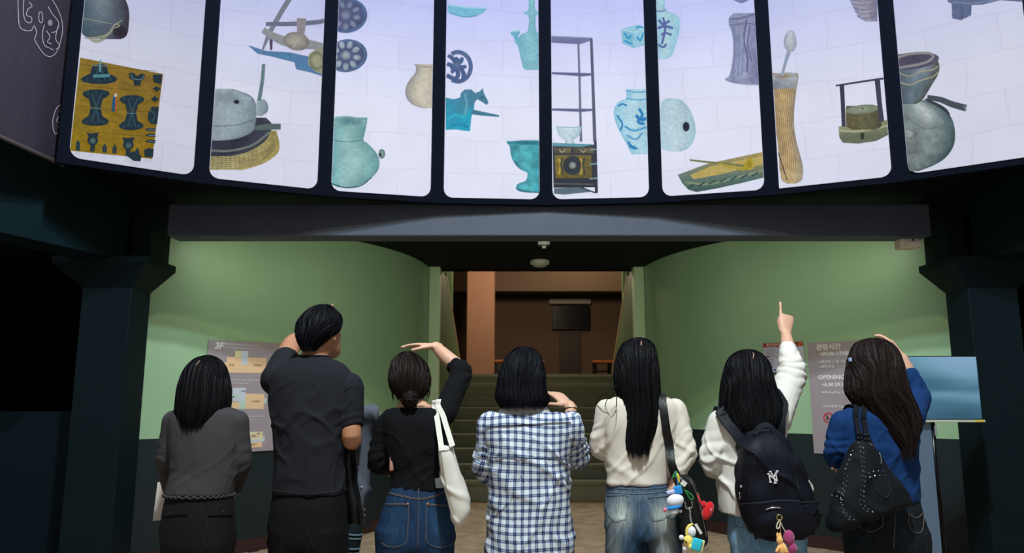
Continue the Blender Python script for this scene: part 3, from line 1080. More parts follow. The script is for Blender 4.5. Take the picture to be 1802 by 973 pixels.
a.disc(*s2((1146, 748))[0], 17, 17, (48, 54, 66), (56, 60, 66))
a.disc(*s2((1146, 748))[0], 7, 7, (150, 160, 150), (70, 78, 84))
for x_ in (1092, 1190):
    a.stroke(s2((x_ - 10, 715), (x_, 745), (x_ - 8, 790)), 4, (170, 150, 60))
    a.stroke(s2((x_ + 10, 715), (x_ + 2, 745), (x_ + 12, 790)), 3, (60, 68, 70))
a.stroke(s2((1062, 816), (1240, 816)), 8, (50, 54, 66), 1)
a.stroke(s2((1062, 830), (1240, 834)), 3, (84, 88, 90), 1)
a.poly(s2((1242, 640), (1254, 640), (1260, 872), (1246, 874)), (54, 58, 74))
a.poly(s2((1062, 852), (1180, 846), (1244, 866), (1110, 880), (1062, 876)), (90, 110, 120))
a.stroke(s2((1180, 846), (1248, 872)), 2.5, (60, 66, 80), 1)
for yy in (680, 745, 810):
    a.stroke(s2((1222, yy), (1256, yy - 4)), 2.4, (120, 150, 160), 1)
fin(a, 'printed_shelf_stand', 4)
a = art(4)
a.poly(s2((1364, 132), (1436, 112), (1480, 122), (1480, 205), (1420, 218), (1370, 196)), (150, 200, 222))
a.poly(s2((1364, 132), (1420, 145), (1420, 218), (1370, 196)), (128, 186, 214))
a.stroke(s2((1366, 134), (1422, 146), (1480, 126)), 1.8, (176, 216, 232))
for p in (((1380, 150), (1395, 175), (1410, 160)), ((1435, 165), (1450, 185), (1465, 150)), ((1380, 185), (1400, 195), (1412, 200)), ((1430, 128), (1450, 122), (1465, 128))):
    a.stroke(s2(*p), 3, (40, 150, 200))
fin(a, 'printed_porcelain_cube', 4)


def porcelain(k, rows, strokes, name, fn, seed):
    a = art(k)
    a.vessel(prof(fn, rows), (140, 198, 222), (182, 218, 232), (150, 204, 226), 0.07, 0.06, (0.95, 1.0), seed, sub=5)
    for w_, p, c_ in strokes:
        a.stroke(fn(*p), w_, c_)
    return fin(a, name, k)


BLU = (44, 128, 186)
BL2 = (90, 160, 204)
porcelain(4, [(402, 1386, 1500), (420, 1388, 1500), (445, 1386, 1500), (460, 1352, 1500), (490, 1334, 1500), (530, 1334, 1500), (580, 1350, 1500), (630, 1378, 1500), (670, 1398, 1500), (696, 1412, 1500)],
          [(5, ((1445, 490), (1460, 520), (1440, 550), (1470, 560)), BLU), (6, ((1430, 520), (1455, 540), (1490, 530)), BLU), (3, ((1350, 480), (1370, 470), (1390, 478)), BLU),
           (3, ((1345, 520), (1370, 560), (1360, 590)), BLU), (4, ((1380, 570), (1420, 590), (1480, 575)), BL2), (3, ((1390, 610), (1430, 630), (1460, 600)), BL2),
           (4, ((1395, 640), (1410, 660), (1430, 665)), BLU), (3, ((1400, 660), (1425, 672), (1440, 668)), BLU), (2, ((1386, 446), (1440, 452), (1490, 448)), BL2), (2, ((1386, 412), (1440, 418), (1490, 414)), BL2)],
          'printed_blue_white_jar', s2, 6)

# ---- panel 6: blue vase, leather bag, lying bottle, trough
porcelain(5, [(-60, 84, 132), (-10, 84, 130), (20, 84, 128), (45, 84, 132), (62, 84, 165), (75, 84, 186), (100, 84, 197), (150, 86, 192), (200, 88, 178), (250, 90, 160), (268, 92, 130)],
          [(5, ((100, 90), (120, 110), (150, 95)), (96, 112, 170)), (5, ((95, 130), (125, 120), (165, 128)), (92, 108, 166)), (4, ((110, 160), (130, 150), (160, 160)), (100, 118, 172)),
           (4, ((120, 80), (130, 130), (115, 200)), (88, 104, 164)), (4, ((95, 200), (120, 215), (135, 200)), (96, 114, 170)), (3, ((84, 50), (110, 54), (132, 48)), (120, 140, 190))],
          'printed_blue_vase', s3, 9)
a = art(5)
a.vessel(prof(s3, [(60, 440, 560), (80, 418, 560), (110, 416, 560), (150, 430, 560), (220, 436, 560), (290, 430, 560), (340, 418, 560), (360, 398, 560), (376, 440, 560), (384, 500, 560)]), (140, 148, 184), (152, 158, 190), (112, 112, 156), 0.2, 0.09, (0.95, 1.0), 5)
a.stroke(s3((420, 88), (470, 84), (530, 66)), 4, (112, 118, 152))
a.stroke(s3((428, 116), (480, 108), (535, 110)), 2, (104, 108, 146))
a.stroke(s3((496, 90), (484, 180), (500, 260), (498, 330)), 2.6, (92, 94, 138))
a.stroke(s3((512, 120), (500, 200), (520, 280)), 2, (96, 98, 142))
for x_ in (440, 460, 478):
    a.stroke(s3((x_, 110), (x_ + 4, 220), (x_ - 4, 340)), 1.4, (124, 130, 166))
fin(a, 'printed_leather_bag', 5)
a = art(5)
a.vessel(prof(s3, [(443, 140, 170), (455, 118, 208), (490, 108, 238), (540, 107, 260), (590, 108, 268), (640, 110, 256), (670, 116, 230), (683, 150, 200)]), (176, 206, 222), (190, 214, 226), (164, 198, 212), 0.06, 0.05, (0.92, 1.05), 3)
a.disc(*s3((222, 572))[0], 9.5, 12, (150, 180, 194), (178, 206, 218))
a.disc(*s3((224, 572))[0], 6, 8.5, (26, 30, 50), (44, 50, 70))
fin(a, 'printed_white_bottle', 5)
a = art(5)
a.poly(s3((186, 788), (320, 738), (470, 706), (585, 684), (585, 800), (470, 826), (350, 852), (270, 866), (235, 856), (206, 826)), [(104, 124, 116), (140, 138, 104), (160, 146, 96), (170, 150, 90), (84, 110, 104), (74, 98, 92), (62, 88, 84), (54, 80, 78), (70, 96, 90), (92, 114, 104)])
a.poly(s3((240, 790), (330, 752), (470, 722), (585, 702), (585, 740), (500, 756), (380, 786), (260, 808)), (186, 166, 96))
a.stroke(s3((220, 822), (330, 830), (470, 795), (585, 768)), 3.2, (128, 146, 120))
a.stroke(s3((240, 722), (330, 732), (420, 740), (485, 750)), [3, 3.5, 4, 4.5], (118, 122, 76))
a.stroke(s3((370, 736), (440, 756), (490, 765)), [3, 4, 4], (166, 152, 60))
a.poly(s3((482, 740), (500, 716), (520, 712), (530, 760), (500, 766), (480, 762)), (170, 150, 30))
a.disc(*s3((508, 744))[0], 8, 9, (140, 122, 30), (176, 158, 60))
for i in range(7):
    a.stroke(s3((230 + i * 48, 850 - i * 9), (260 + i * 48, 832 - i * 9)), 2.2, (44, 66, 64), 1)
fin(a, 'printed_wooden_trough', 5)
a = art(5)
a.stroke(s3((440, -8), (470, 6), (500, -4)), 7, (120, 128, 168))
fin(a, 'printed_strap', 5)

# ---- panel 7: basket, mortar and spoon, stone mill
a = art(6)
a.vessel(prof(s3, [(-60, 950, 1085), (-10, 958, 1085), (30, 975, 1085), (60, 990, 1085), (85, 1008, 1085), (98, 1035, 1085)]), (148, 150, 178), (164, 160, 176), (128, 126, 158), 0.2, 0.12, (1, 1), 8)
for i in range(5):
    a.stroke(s3((960 + i * 8, 0 + i * 18), (1020, 6 + i * 20), (1085, -4 + i * 20)), 1.4, (118, 116, 150))
fin(a, 'printed_basket', 6)
a = art(6)
a.vessel(prof(s3, [(330, 611, 726), (350, 614, 730), (400, 618, 722), (460, 622, 714), (520, 626, 710), (580, 630, 712), (640, 636, 722), (700, 642, 738), (750, 646, 750), (790, 650, 750), (815, 656, 742), (828, 680, 715)]), (170, 150, 116), (206, 180, 132), (150, 142, 128), 0.2, 0.10, (0.95, 1.0), 12)
a.disc(*s3((665, 345))[0], 22, 7, (150, 130, 100), (172, 180, 190), -6)
for i in range(9):
    x_ = 630 + i * 9
    a.stroke(s3((x_, 390), (x_ + 8, 470), (x_ - 4, 560), (x_ + 12, 660), (x_ + 16, 770)), 1.0, (150, 118, 76))
a.stroke(s3((640, 690), (665, 770), (680, 815)), 1.6, (50, 44, 40))
a.quad(*s3((614, 360), (726, 352), (720, 400), (618, 405)), [(140, 150, 162), (170, 178, 186), (150, 156, 160), (120, 130, 140)], 0.25, 0.2, 6, 8)
a.stroke(s3((655, 345), (672, 285), (690, 225)), [4.5, 5.5, 7], (150, 164, 186))
a.vessel(prof(s3, [(140, 688, 706), (160, 672, 716), (190, 664, 722), (215, 668, 720), (235, 684, 706)]), (150, 158, 180), (196, 200, 210), (164, 170, 190), 0.08, 0.1, (1, .95), 2)
fin(a, 'printed_wooden_mortar', 6)
a = art(6)
a.poly(s3((910, 570), (960, 566), (1080, 556), (1130, 540), (1140, 608), (1080, 636), (1000, 648), (930, 644), (914, 620)), [(150, 152, 116)] * 2 + [(140, 142, 108)] * 2 + [(104, 112, 92)] * 5)
a.stroke(s3((910, 588), (1000, 592), (1138, 566)), 4, (170, 172, 140))
a.poly(s3((1008, 602), (1026, 600), (1026, 628), (1010, 630)), (50, 52, 42))
a.vessel(prof(s3, [(478, 945, 1092), (500, 943, 1096), (540, 944, 1100), (572, 948, 1102), (586, 980, 1070)]), (92, 88, 60), (110, 106, 76), (80, 78, 62), 0.25, 0.3, (1, 0.9), 4)
a.disc(*s3((1018, 494))[0], 29, 8, (142, 152, 132), (120, 130, 112), -6)
a.disc(*s3((1018, 490))[0], 2, 1.5, (60, 60, 56), (70, 70, 60))
a.stroke(s3((898, 388), (1000, 372), (1122, 354)), [3, 3.4, 3.6], (64, 66, 86))
a.stroke(s3((925, 386), (930, 470), (934, 572)), [8, 7.5, 7], (60, 60, 78), 1)
a.stroke(s3((1085, 364), (1094, 460), (1106, 550)), [9.5, 8.5, 8], (64, 64, 82), 1)
fin(a, 'printed_stone_mill', 6)

# ---- panel 8: steamer on pot, wooden legs
a = art(7)
a.vessel(prof(s3, [(452, 1180, 1296), (480, 1180, 1370), (520, 1184, 1412), (560, 1190, 1430), (610, 1196, 1436), (660, 1204, 1428), (710, 1212, 1394), (745, 1220, 1340), (772, 1232, 1270)]), (120, 130, 132), (146, 160, 160), (72, 98, 104), 0.22, 0.09, (1.1, 0.7), 14, (0.1, 0.18, .35, .28))
a.stroke(s3((1310, 440), (1370, 450), (1420, 470), (1485, 488)), [9, 10, 11, 12], (74, 84, 92))
a.stroke(s3((1300, 448), (1350, 470), (1390, 495), (1410, 520)), [3, 5, 6, 4], (56, 64, 74))
a.stroke(s3((1476, 476), (1484, 500)), 3, (120, 130, 130), 1)
a.vessel(prof(s3, [(588, 1208, 1230), (600, 1206, 1262), (618, 1210, 1258)]), (150, 162, 160), (180, 190, 190), (90, 104, 104), 0.1, 0.2, (1, .8), 4)
a.vessel(prof(s3, [(246, 1172, 1325), (265, 1174, 1352), (300, 1178, 1366), (340, 1182, 1358), (380, 1184, 1334), (420, 1188, 1310), (450, 1192, 1290), (470, 1196, 1262)]), (84, 90, 106), (120, 140, 156), (86, 92, 86), 0.18, 0.09, (1.1, 0.7), 10, (0.2, .2, .35, .18))
a.disc(*s3((1244, 276))[0], 47, 15, (80, 72, 96), (92, 88, 110), -6)
a.stroke(s3((1174, 262), (1240, 244), (1320, 242), (1336, 262), (1290, 288), (1180, 308)), 4.5, (150, 148, 150))
for off in (0, 40):
    a.stroke(s3((1180, 330 + off), (1230, 345 + off), (1280, 325 + off), (1330, 318 + off * 0.8), (1362, 300 + off * .7)), 2, (176, 172, 140))
a.stroke(s3((1210, 520), (1300, 580), (1420, 560)), 1.4, (110, 124, 124))
fin(a, 'printed_steamer_pot', 7)
a = art(7)
a.poly(s3((1404, -40), (1760, -40), (1760, 4), (1640, 2), (1560, 22), (1510, 24), (1508, 70), (1462, 92), (1422, 84), (1420, 16), (1402, 10)), (104, 116, 152))
a.stroke(s3((1422, 10), (1520, 16), (1640, -2)), 3, (128, 140, 174))
a.stroke(s3((1464, 20), (1466, 90)), 2, (84, 94, 132), 1)
fin(a, 'printed_wooden_bench', 7)

# ================================================================== DARK BANNER WITH LINE DRAWINGS (beside the ring)
bl = np.array([-3.03 - 0.045 * 1.0, 3.70]); br_ = np.array([-2.985, 4.73])
Ub = np.array([*(br_ - bl) / np.linalg.norm(br_ - bl), 0])
nb = np.array([Ub[1], -Ub[0], 0])
wB = np.linalg.norm(br_ - bl)
ban = empty('hanging_banner', (*((bl + br_) / 2), 2.92), 'dark purple banner with white outline drawings beside the lit panels', 'banner')
M_ban = mat('banner_cloth', (50, 43, 58), 0.55, var=0.25, scale=2.0, stretch=(3, 3, 0.4), bump=0.3, bscale=6)
plB = Plane(np.array([*((bl + br_) / 2), 2.89]), Ub, (0, 0, 1), nb, wB, 2.4)
V = np.concatenate([plB.at([(-wB / 2, 0), (wB / 2, 0), (wB / 2, 2.4), (-wB / 2, 2.4)], d) for d in (0, -0.006)])
mesh_obj('cloth', V, [(0, 1, 2, 3), (7, 6, 5, 4), (0, 4, 5, 1), (1, 5, 6, 2), (2, 6, 7, 3), (3, 7, 4, 0)], M_ban, ban)
p0, p1 = plB.at([(-wB / 2, 0.0), (wB / 2, 0.0)], 0.0)
B().tube([p0, p1], 0.014, 10, 1).obj('bottom_rail', mat('grey_rail', (96, 88, 92), 0.4, 0.3), ban, True)
M_chalk = attr_mat('white_print', 0.6, 0, 0.05, 30)
LINES = [
    [[(85, -20), (88, 60), (92, 120), (110, 145), (150, 150), (165, 125), (178, 160), (168, 190), (185, 225), (215, 265), (245, 277), (275, 255), (295, 200), (305, 140), (296, 80), (268, 20), (240, -20)],
     [(115, -10), (112, 60), (125, 105), (150, 110), (152, 85), (128, 75), (135, 45), (155, 30), (140, 10)], [(190, 60), (188, 95), (198, 112), (208, 95), (202, 60), (190, 60)],
     [(215, 120), (205, 170), (215, 220), (240, 235), (262, 245)], [(232, 30), (255, 70), (285, 110), (275, 150), (250, 160)], [(225, 150), (242, 180), (230, 205), (250, 215)], [(280, 130), (270, 190), (290, 225), (272, 240)]],
    [[(330, 508), (300, 510), (275, 530), (258, 580), (258, 625), (270, 655), (295, 640), (312, 650), (302, 690)], [(320, 520), (300, 525), (292, 550), (315, 545)], [(285, 570), (275, 590), (290, 600), (298, 580), (285, 570)], [(295, 600), (280, 625), (310, 620)], [(325, 560), (318, 600), (330, 640)]]]
for L in LINES:
    a = Art(plB, 0.002, 0.0002)
    for ln in L:
        a.stroke(s1(*ln), 1.0, (196, 190, 204), 3)
    if L is LINES[0]:
        a.disc(*s1((243, 112))[0], 4.5, 6, (150, 144, 160), (110, 100, 120))
    a.done('outline_drawing', ban, M_chalk)
# spare ring corner strip between banner and first panel
p, q = polar(STARTS[0] - 0.8), polar(STARTS[0] - 2.0, RING_R + 0.1)

# ================================================================== SIGNS ON THE GREEN WALLS
def wall_hit(px, path, py=690):
    d = ray(px, py)
    m = d[0] / d[1]
    f = path[:, 0] - m * path[:, 1]
    for i in range(len(f) - 1):
        if f[i] * f[i + 1] <= 0 and f[i] != f[i + 1]:
            t = f[i] / (f[i] - f[i + 1])
            return path[i] + t * (path[i + 1] - path[i])


M_signprint = attr_mat('sign_print', 0.55, 0, 0.03, 30)


def sign_board(name, pxl, pxr, yt, yb, path, col, th, label, cat):
    """board hung on the curved wall; pixels give its left and right edge, yt and yb are read at px anchor pxl"""
    a_, b_ = wall_hit(pxl, path), wall_hit(pxr, path)
    U = np.array([*(b_ - a_) / np.linalg.norm(b_ - a_), 0])
    n = np.array([U[1], -U[0], 0])
    w = np.linalg.norm(b_ - a_)
    # clear the bulge of the wall
    sag = max(0.0, max((np.dot(np.array([*p, 0]) - np.array([*a_, 0]), n) for p in path if min(a_[0], b_[0]) - 0.02 <= p[0] <= max(a_[0], b_[0]) + 0.02), default=0))
    mid = (a_ + b_) / 2
    o2 = np.array([*mid, 0]) + n * (sag + th + 0.004)
    pl = Plane(np.array([*o2[:2], 0]), U, (0, 0, 1), n, w, 1)
    zb, zt = pl.uv(pxl, yb)[1], pl.uv(pxl, yt)[1]
    pl.o[2] = zb
    pl.h = zt - zb
    root = empty(name, pl.o, label, cat)
    out = [(-w / 2, 0), (w / 2, 0), (w / 2, pl.h), (-w / 2, pl.h)]
    V = np.concatenate([pl.at(out, 0), pl.at(out, -th)])
    mesh_obj('board', V, [(0, 1, 2, 3), (7, 6, 5, 4), (0, 4, 5, 1), (1, 5, 6, 2), (2, 6, 7, 3), (3, 7, 4, 0)], col, root)
    return pl, root


def text_on(pl, root, body, px, py, size, m, name='lettering', align='LEFT', z=0.004, xs=1.0, bold=0.0, shear=0.0):
    cu = bpy.data.curves.new(name, 'FONT')
    cu.body = body
    cu.size = size
    cu.align_x = align
    cu.offset = bold
    cu.shear = shear
    cu.extrude = 0.0006
    cu.resolution_u = 2
    t = bpy.data.objects.new(name, cu)
    COL.objects.link(t)
    dg = bpy.context.evaluated_depsgraph_get()
    me = bpy.data.meshes.new_from_object(t.evaluated_get(dg))
    bpy.data.objects.remove(t)
    uv = pl.uv(px, py)
    Mx = Matrix(((pl.U[0] * xs, pl.V[0], pl.n[0], 0), (pl.U[1] * xs, pl.V[1], pl.n[1], 0), (pl.U[2] * xs, pl.V[2], pl.n[2], 0), (0, 0, 0, 1)))
    me.transform(Mx)
    me.transform(Matrix.Translation(Vector(pl.at(uv, z)[0])))
    me.materials.clear()
    me.materials.append(m)
    o = bpy.data.objects.new(name, me)
    COL.objects.link(o)
    child(o, root)
    return o


M_sgrey = mat('sign_mauve_grey', (164, 150, 158), 0.5, var=0.05, scale=3)
M_swhite = mat('sign_white_ink', (236, 232, 236), 0.5, var=0.02)
M_sblack = mat('sign_black_ink', (40, 36, 36), 0.5, var=0.02)
# floor guide: px 360 - 494
plA, sgA = sign_board('floor_guide_sign', 360, 494, 597, 799, WL, M_sgrey, 0.012, 'mauve floor plan board marked 3F on the green wall', 'sign')


def s6(*p):
    return [(350 + x / 4.42, 590 + y / 4.42) for x, y in p]


ORG, YEL, BLS, GRN = (240, 200, 158), (232, 222, 170), (206, 212, 226), (190, 214, 200)
PLANS = (([(218, 168), (525, 176), (522, 292), (190, 290), (196, 210), (218, 210)], ORG), ([(282, 122), (332, 122), (330, 170), (280, 168)], YEL), ([(332, 122), (383, 124), (378, 228), (330, 228)], BLS),
                ([(264, 408), (366, 408), (362, 516), (262, 512)], BLS), ([(200, 456), (312, 460), (312, 490), (200, 492)], GRN), ([(364, 452), (508, 456), (504, 574), (360, 572)], ORG), ([(312, 514), (362, 514), (360, 572), (312, 574)], GRN),
                ([(200, 520), (312, 518), (312, 572), (200, 572)], ORG), ([(508, 486), (524, 488), (522, 532), (506, 530)], GRN),
                ([(360, 754), (496, 748), (494, 828), (350, 834)], YEL), ([(400, 770), (470, 768), (470, 796), (400, 798)], (226, 200, 180)), ([(494, 786), (512, 784), (510, 826), (492, 828)], BLS), ([(350, 812), (494, 806), (494, 828), (350, 832)], BLS), ([(340, 834), (492, 828), (490, 870), (336, 878)], ORG))
for i0, i1 in ((0, 3), (3, 9), (9, 14)):
    a = Art(plA, 0.001, 0.0004)
    for pts, c_ in PLANS[i0:i1]:
        a.poly(s6(*pts), c_)
    a.done('printed_floor_plan', sgA, M_signprint)
text_on(plA, sgA, '3F', *s6((118, 104))[0], 0.082, M_swhite, bold=0.003, shear=0.2)
for i, (x_, y_, s_) in enumerate(((196, 74, 0.019), (196, 100, 0.015), (196, 352, 0.019), (196, 377, 0.015), (300, 638, 0.019), (300, 663, 0.015))):
    text_on(plA, sgA, ['상설전시실 3층 Permanent Exhibition Hall', '제1전시실 전시안내 Exhibition Guide Room', '상설전시실 2층 Permanent Exhibition Hall', '제2전시실 전시안내 Exhibition Guide', '전시실 1층 Permanent Exhibition', '안내 Information Guide'][i], *s6((x_, y_))[0], s_, M_swhite)
for body, x_, y_ in (('전시실', 232, 234), ('전시실입구', 424, 236), ('사무실', 326, 438), ('휴게실', 236, 482), ('전시실입구', 412, 518), ('로비', 452, 768), ('안내소', 406, 788), ('강당입구', 392, 856)):
    text_on(plA, sgA, body, *s6((x_, y_))[0], 0.017, M_sblack)

# opening hours sign on the right wall
plC, sgC = sign_board('opening_hours_sign', 1427, 1552, 603, 797, WR[::-1], M_sgrey, 0.012, 'mauve opening hours board on the green wall behind navy sweater', 'sign')


def s7(*p):
    return [(1330 + x / 4.425, 580 + y / 4.425) for x, y in p]


for body, x_, y_, s_, b_ in (('관람시간', 472, 158, 0.062, 0.0018), ('•09:30~17:00', 498, 206, 0.05, 0.0018), ('※휴관일 / 1월 1일, 월요일', 498, 262, 0.032, 0.0006), ('※관람무료', 500, 300, 0.032, 0.0006), ('OPENING HOURS', 488, 388, 0.056, 0.002),
                             ('•A.M 09:30~P.M 05:00', 518, 444, 0.05, 0.0015), ('※Closing Day : 1st. Jan, Monday', 516, 496, 0.03, 0.0005), ('※무료관람 Free', 526, 606, 0.03, 0.0005)):
    text_on(plC, sgC, body, *s7((x_, y_))[0], s_, M_swhite, bold=b_)
a = Art(plC, 0.001, 0.0004)
cx_, cy_ = s7((566, 686))[0]
a.stroke([(cx_ + 8 * math.cos(t), cy_ + 8 * math.sin(t)) for t in np.radians(np.linspace(0, 360, 25))], 2.2, (196, 40, 44), 1)
a.stroke([(cx_ - 5.5, cy_ - 5.5), (cx_ + 5.5, cy_ + 5.5)], 1.8, (196, 40, 44), 1)
a.stroke([(cx_ - 2, cy_ - 4), (cx_ - 2, cy_ + 4)], 2.6, (40, 30, 34), 1)
a.done('printed_prohibition_mark', sgC, M_signprint)

# small board with red head
plD, sgD = sign_board('evacuation_board', 1349, 1420, 604, 658, WR[::-1], mat('board_lilac', (196, 196, 224), 0.45, var=0.03), 0.012, 'small white notice board with red heading on the green wall', 'sign')
a = Art(plD, 0.001, 0.0004)


def dq(u0, v0, u1, v1, c_):
    h_, w_ = plD.h, plD.w
    V = plD.at([(-w_ / 2 + u0 * w_, v0 * h_), (-w_ / 2 + u1 * w_, v0 * h_), (-w_ / 2 + u1 * w_, v1 * h_), (-w_ / 2 + u0 * w_, v1 * h_)], a.up())
    a.b.add(V, [(0, 1, 2, 3)], np.array(lin(c_)))


dq(0, 0.86, 1, 1, (158, 26, 30))
dq(0, 0.0, 1, 0.05, (52, 62, 58))
for i in range(6):
    dq(0.05, 0.78 - i * 0.05, 0.05 + 0.22 + 0.05 * (i % 3), 0.795 - i * 0.05, (168, 140, 150))
for i in range(5):
    dq(0.05, 0.46 - i * 0.06, 0.24 - 0.03 * (i % 2), 0.475 - i * 0.06, (130, 120, 150))
dq(0.4, 0.25, 0.72, 0.62, (206, 206, 232)); dq(0.55, 0.36, 0.6, 0.56, (172, 160, 196)); dq(0.42, 0.3, 0.7, 0.32, (160, 150, 190))
dq(0.05, 0.55, 0.16, 0.57, (150, 30, 36)); dq(0.06, 0.27, 0.16, 0.29, (150, 30, 36))
dq(0.88, 0.4, 0.93, 0.58, (206, 200, 60)); dq(0.88, 0.46, 0.93, 0.5, (60, 130, 60))
dq(0.25, 0.1, 0.29, 0.16, (40, 44, 60))
a.done('printed_plan', sgD, M_signprint)
hz = plD.at((-plD.w / 2 + 0.03, plD.h * 0.89))[0]


def text_uv(pl, root, body, u, v, size, m, **kw):
    P = pl.at((u, v))[0] - EYEP
    # back to the pixel of that point
    y = P[1] * _c + P[2] * _s
    z = -P[1] * _s + P[2] * _c
    return text_on(pl, root, body, CX + P[0] / y * F, CY - z / y * F, size, m, **kw)


text_uv(plD, sgD, '피난안내도', -plD.w / 2 + 0.03, plD.h * 0.885, 0.038, mat('sign_cream_ink', (232, 190, 180), 0.5, var=0.02), bold=0.001)
text_uv(plD, sgD, 'EVACUATION MAP', 0.06 * plD.w, plD.h * 0.90, 0.016, MATS['sign_cream_ink'])
text_uv(plD, sgD, '1F', plD.w / 2 - 0.045, plD.h * 0.88, 0.04, mat('sign_orange_ink', (240, 130, 40), 0.5, var=0.02), bold=0.001)

# ================================================================== SMALL FIXTURES
M_white = mat('white_plastic', (222, 220, 214), 0.35, var=0.04)
M_blackp = mat('black_plastic', (12, 13, 16), 0.3, var=0.05)
M_glass = mat('dark_dome', (20, 24, 28), 0.08, var=0.02)
# dome camera on the soffit
pc = onZ(957, 424, SOFF)
r = empty('dome_camera', (pc[0], pc[1], SOFF), 'white dome security camera on the dark corridor ceiling', 'camera')
th = np.linspace(0, 2 * math.pi, 28, endpoint=False)


def disc_ring(c, rad, z):
    return np.stack([c[0] + rad * np.cos(th), c[1] + rad * np.sin(th), np.full(28, z)], 1)


resmooth(B().loft([disc_ring(pc, q, SOFF - d) for q, d in ((.062, 0), (.064, .015), (.062, .035), (.052, .045), (.046, .046))]).obj('housing', M_white, r))
resmooth(B().loft([disc_ring(pc, .048 * math.cos(t), SOFF - .044 - .048 * math.sin(t)) for t in np.linspace(0, 1.45, 7)]).obj('dome', M_glass, r))
resmooth(B().loft([np.array([(pc[0] + q * math.cos(t), pc[1] - d, SOFF - 0.066 + q * math.sin(t)) for t in th]) for q, d in ((0.020, 0.036), (0.020, 0.045), (0.012, 0.046), (0.012, 0.043))]).obj('lens_ring', M_white, r))
pc = onZ(950, 459, SOFF)
r = empty('smoke_detector', (pc[0], pc[1], SOFF), 'round white smoke detector on the dark corridor ceiling', 'smoke detector')
resmooth(B().loft([disc_ring(pc, q, SOFF - d) for q, d in ((.112, 0), (.116, .02), (.112, .04), (.085, .05))]).obj('base', M_white, r))
resmooth(B().loft([disc_ring(pc, q, SOFF - d) for q, d in ((.08, .048), (.074, .066), (.05, .074), (.01, .076))]).obj('cover', mat('grey_white_plastic', (190, 188, 180), 0.4), r))
# emergency light box at the top right of the wall
pw = onY(1602, 428, 5.60)
r = empty('emergency_light', pw, 'beige emergency light box under the dark beam above the right wall', 'light')
M_cream = mat('cream_plastic', (246, 232, 212), 0.45, var=0.06)
B().rbox(pw + (0, 0.05, 0.0), (0.15, 0.10, 0.075), 0.012).obj('housing', M_cream, r)
B().rbox(pw + (0.022, -0.01, -0.005), (0.11, 0.04, 0.04), 0.012).obj('lamp_cover', M_cream, r)
B().ball(pw + (0.02, -0.006, 0.026), (0.008, 0.006, 0.008), 10).obj('test_button', M_blackp, r, True)

# back room: television, white cabinet rail, benches
tv0, tv1 = onY(972, 580, 17.9), onY(1037, 538, 17.9)
r = empty('wall_television', ((tv0[0] + tv1[0]) / 2, 17.9, tv0[2]), 'black television on the brown wall above the stairs', 'television')
B().rbox(((tv0[0] + tv1[0]) / 2, 17.9, (tv0[2] + tv1[2]) / 2), (tv1[0] - tv0[0], 0.07, tv1[2] - tv0[2]), 0.015).obj('casing', M_blackp, r)
B().box((tv0[0] + 0.03, 17.858, tv0[2] + 0.05), (tv1[0] - 0.03, 17.864, tv1[2] - 0.03)).obj('screen', mat('off_screen', (4, 5, 7), 0.25), r)
B().rbox(((tv0[0] + tv1[0]) / 2, 17.96, (tv0[2] + tv1[2]) / 2), (0.3, 0.08, 0.3), 0.01).obj('bracket', M_blackp, r)
b0, b1 = onY(966, 534, 17.9), onY(1040, 526, 17.9)
r = empty('blind_housing', ((b0[0] + b1[0]) / 2, 17.9, b0[2]), 'pale grey rolled blind housing above the black television', 'blind')
B().rbox(((b0[0] + b1[0]) / 2, 17.92, (b0[2] + b1[2]) / 2), (b1[0] - b0[0], 0.14, b1[2] - b0[2]), 0.02).obj('box', mat('pale_grey', (196, 184, 176), 0.5), r)
B().tube([(b0[0] + 0.03, 17.84, b0[2] - 0.005), (b1[0] - 0.03, 17.84, b0[2] - 0.005)], 0.012, 8, 1).obj('rail', mat('pale_grey', (196, 184, 176)), r, True)
d0, d1 = onY(985, 660, 17.98), onY(1022, 585, 17.98)
dr = B().rbox(((d0[0] + d1[0]) / 2, 17.99, (LAND_Z + d1[2]) / 2), (d1[0] - d0[0], 0.05, d1[2] - LAND_Z), 0.01).obj('door_1', mat('dark_brown_door', (62, 48, 38), 0.5))
tag(dr, kind='structure')
M_orange = mat('orange_wood', (190, 104, 50), 0.4, var=0.1)
for (xa, xb, yy, lab) in ((1043, 1080, 634, 'low bench with orange wooden top at right of the landing'), (868, 958, 633, 'low bench with orange wooden top beside the pinkish pillar')):
    e0, e1 = onY(xa, yy, 14.9), onY(xb, yy, 14.9)
    r = empty('bench', ((e0[0] + e1[0]) / 2, 15.1, LAND_Z), lab, 'bench')
    B().rbox(((e0[0] + e1[0]) / 2, 15.1, e0[2] - 0.025), (e1[0] - e0[0], 0.42, 0.05), 0.012).obj('top', M_orange, r)
    for sx in (e0[0] + 0.06, e1[0] - 0.06):
        for sy in (14.95, 15.25):
            B().box((sx - 0.025, sy - 0.025, LAND_Z), (sx + 0.025, sy + 0.025, e0[2] - 0.05)).obj('leg', M_blackp, r)
    B().box((e0[0] + 0.05, 15.08, LAND_Z + 0.1), (e1[0] - 0.05, 15.12, LAND_Z + 0.13)).obj('stretcher', M_blackp, r)

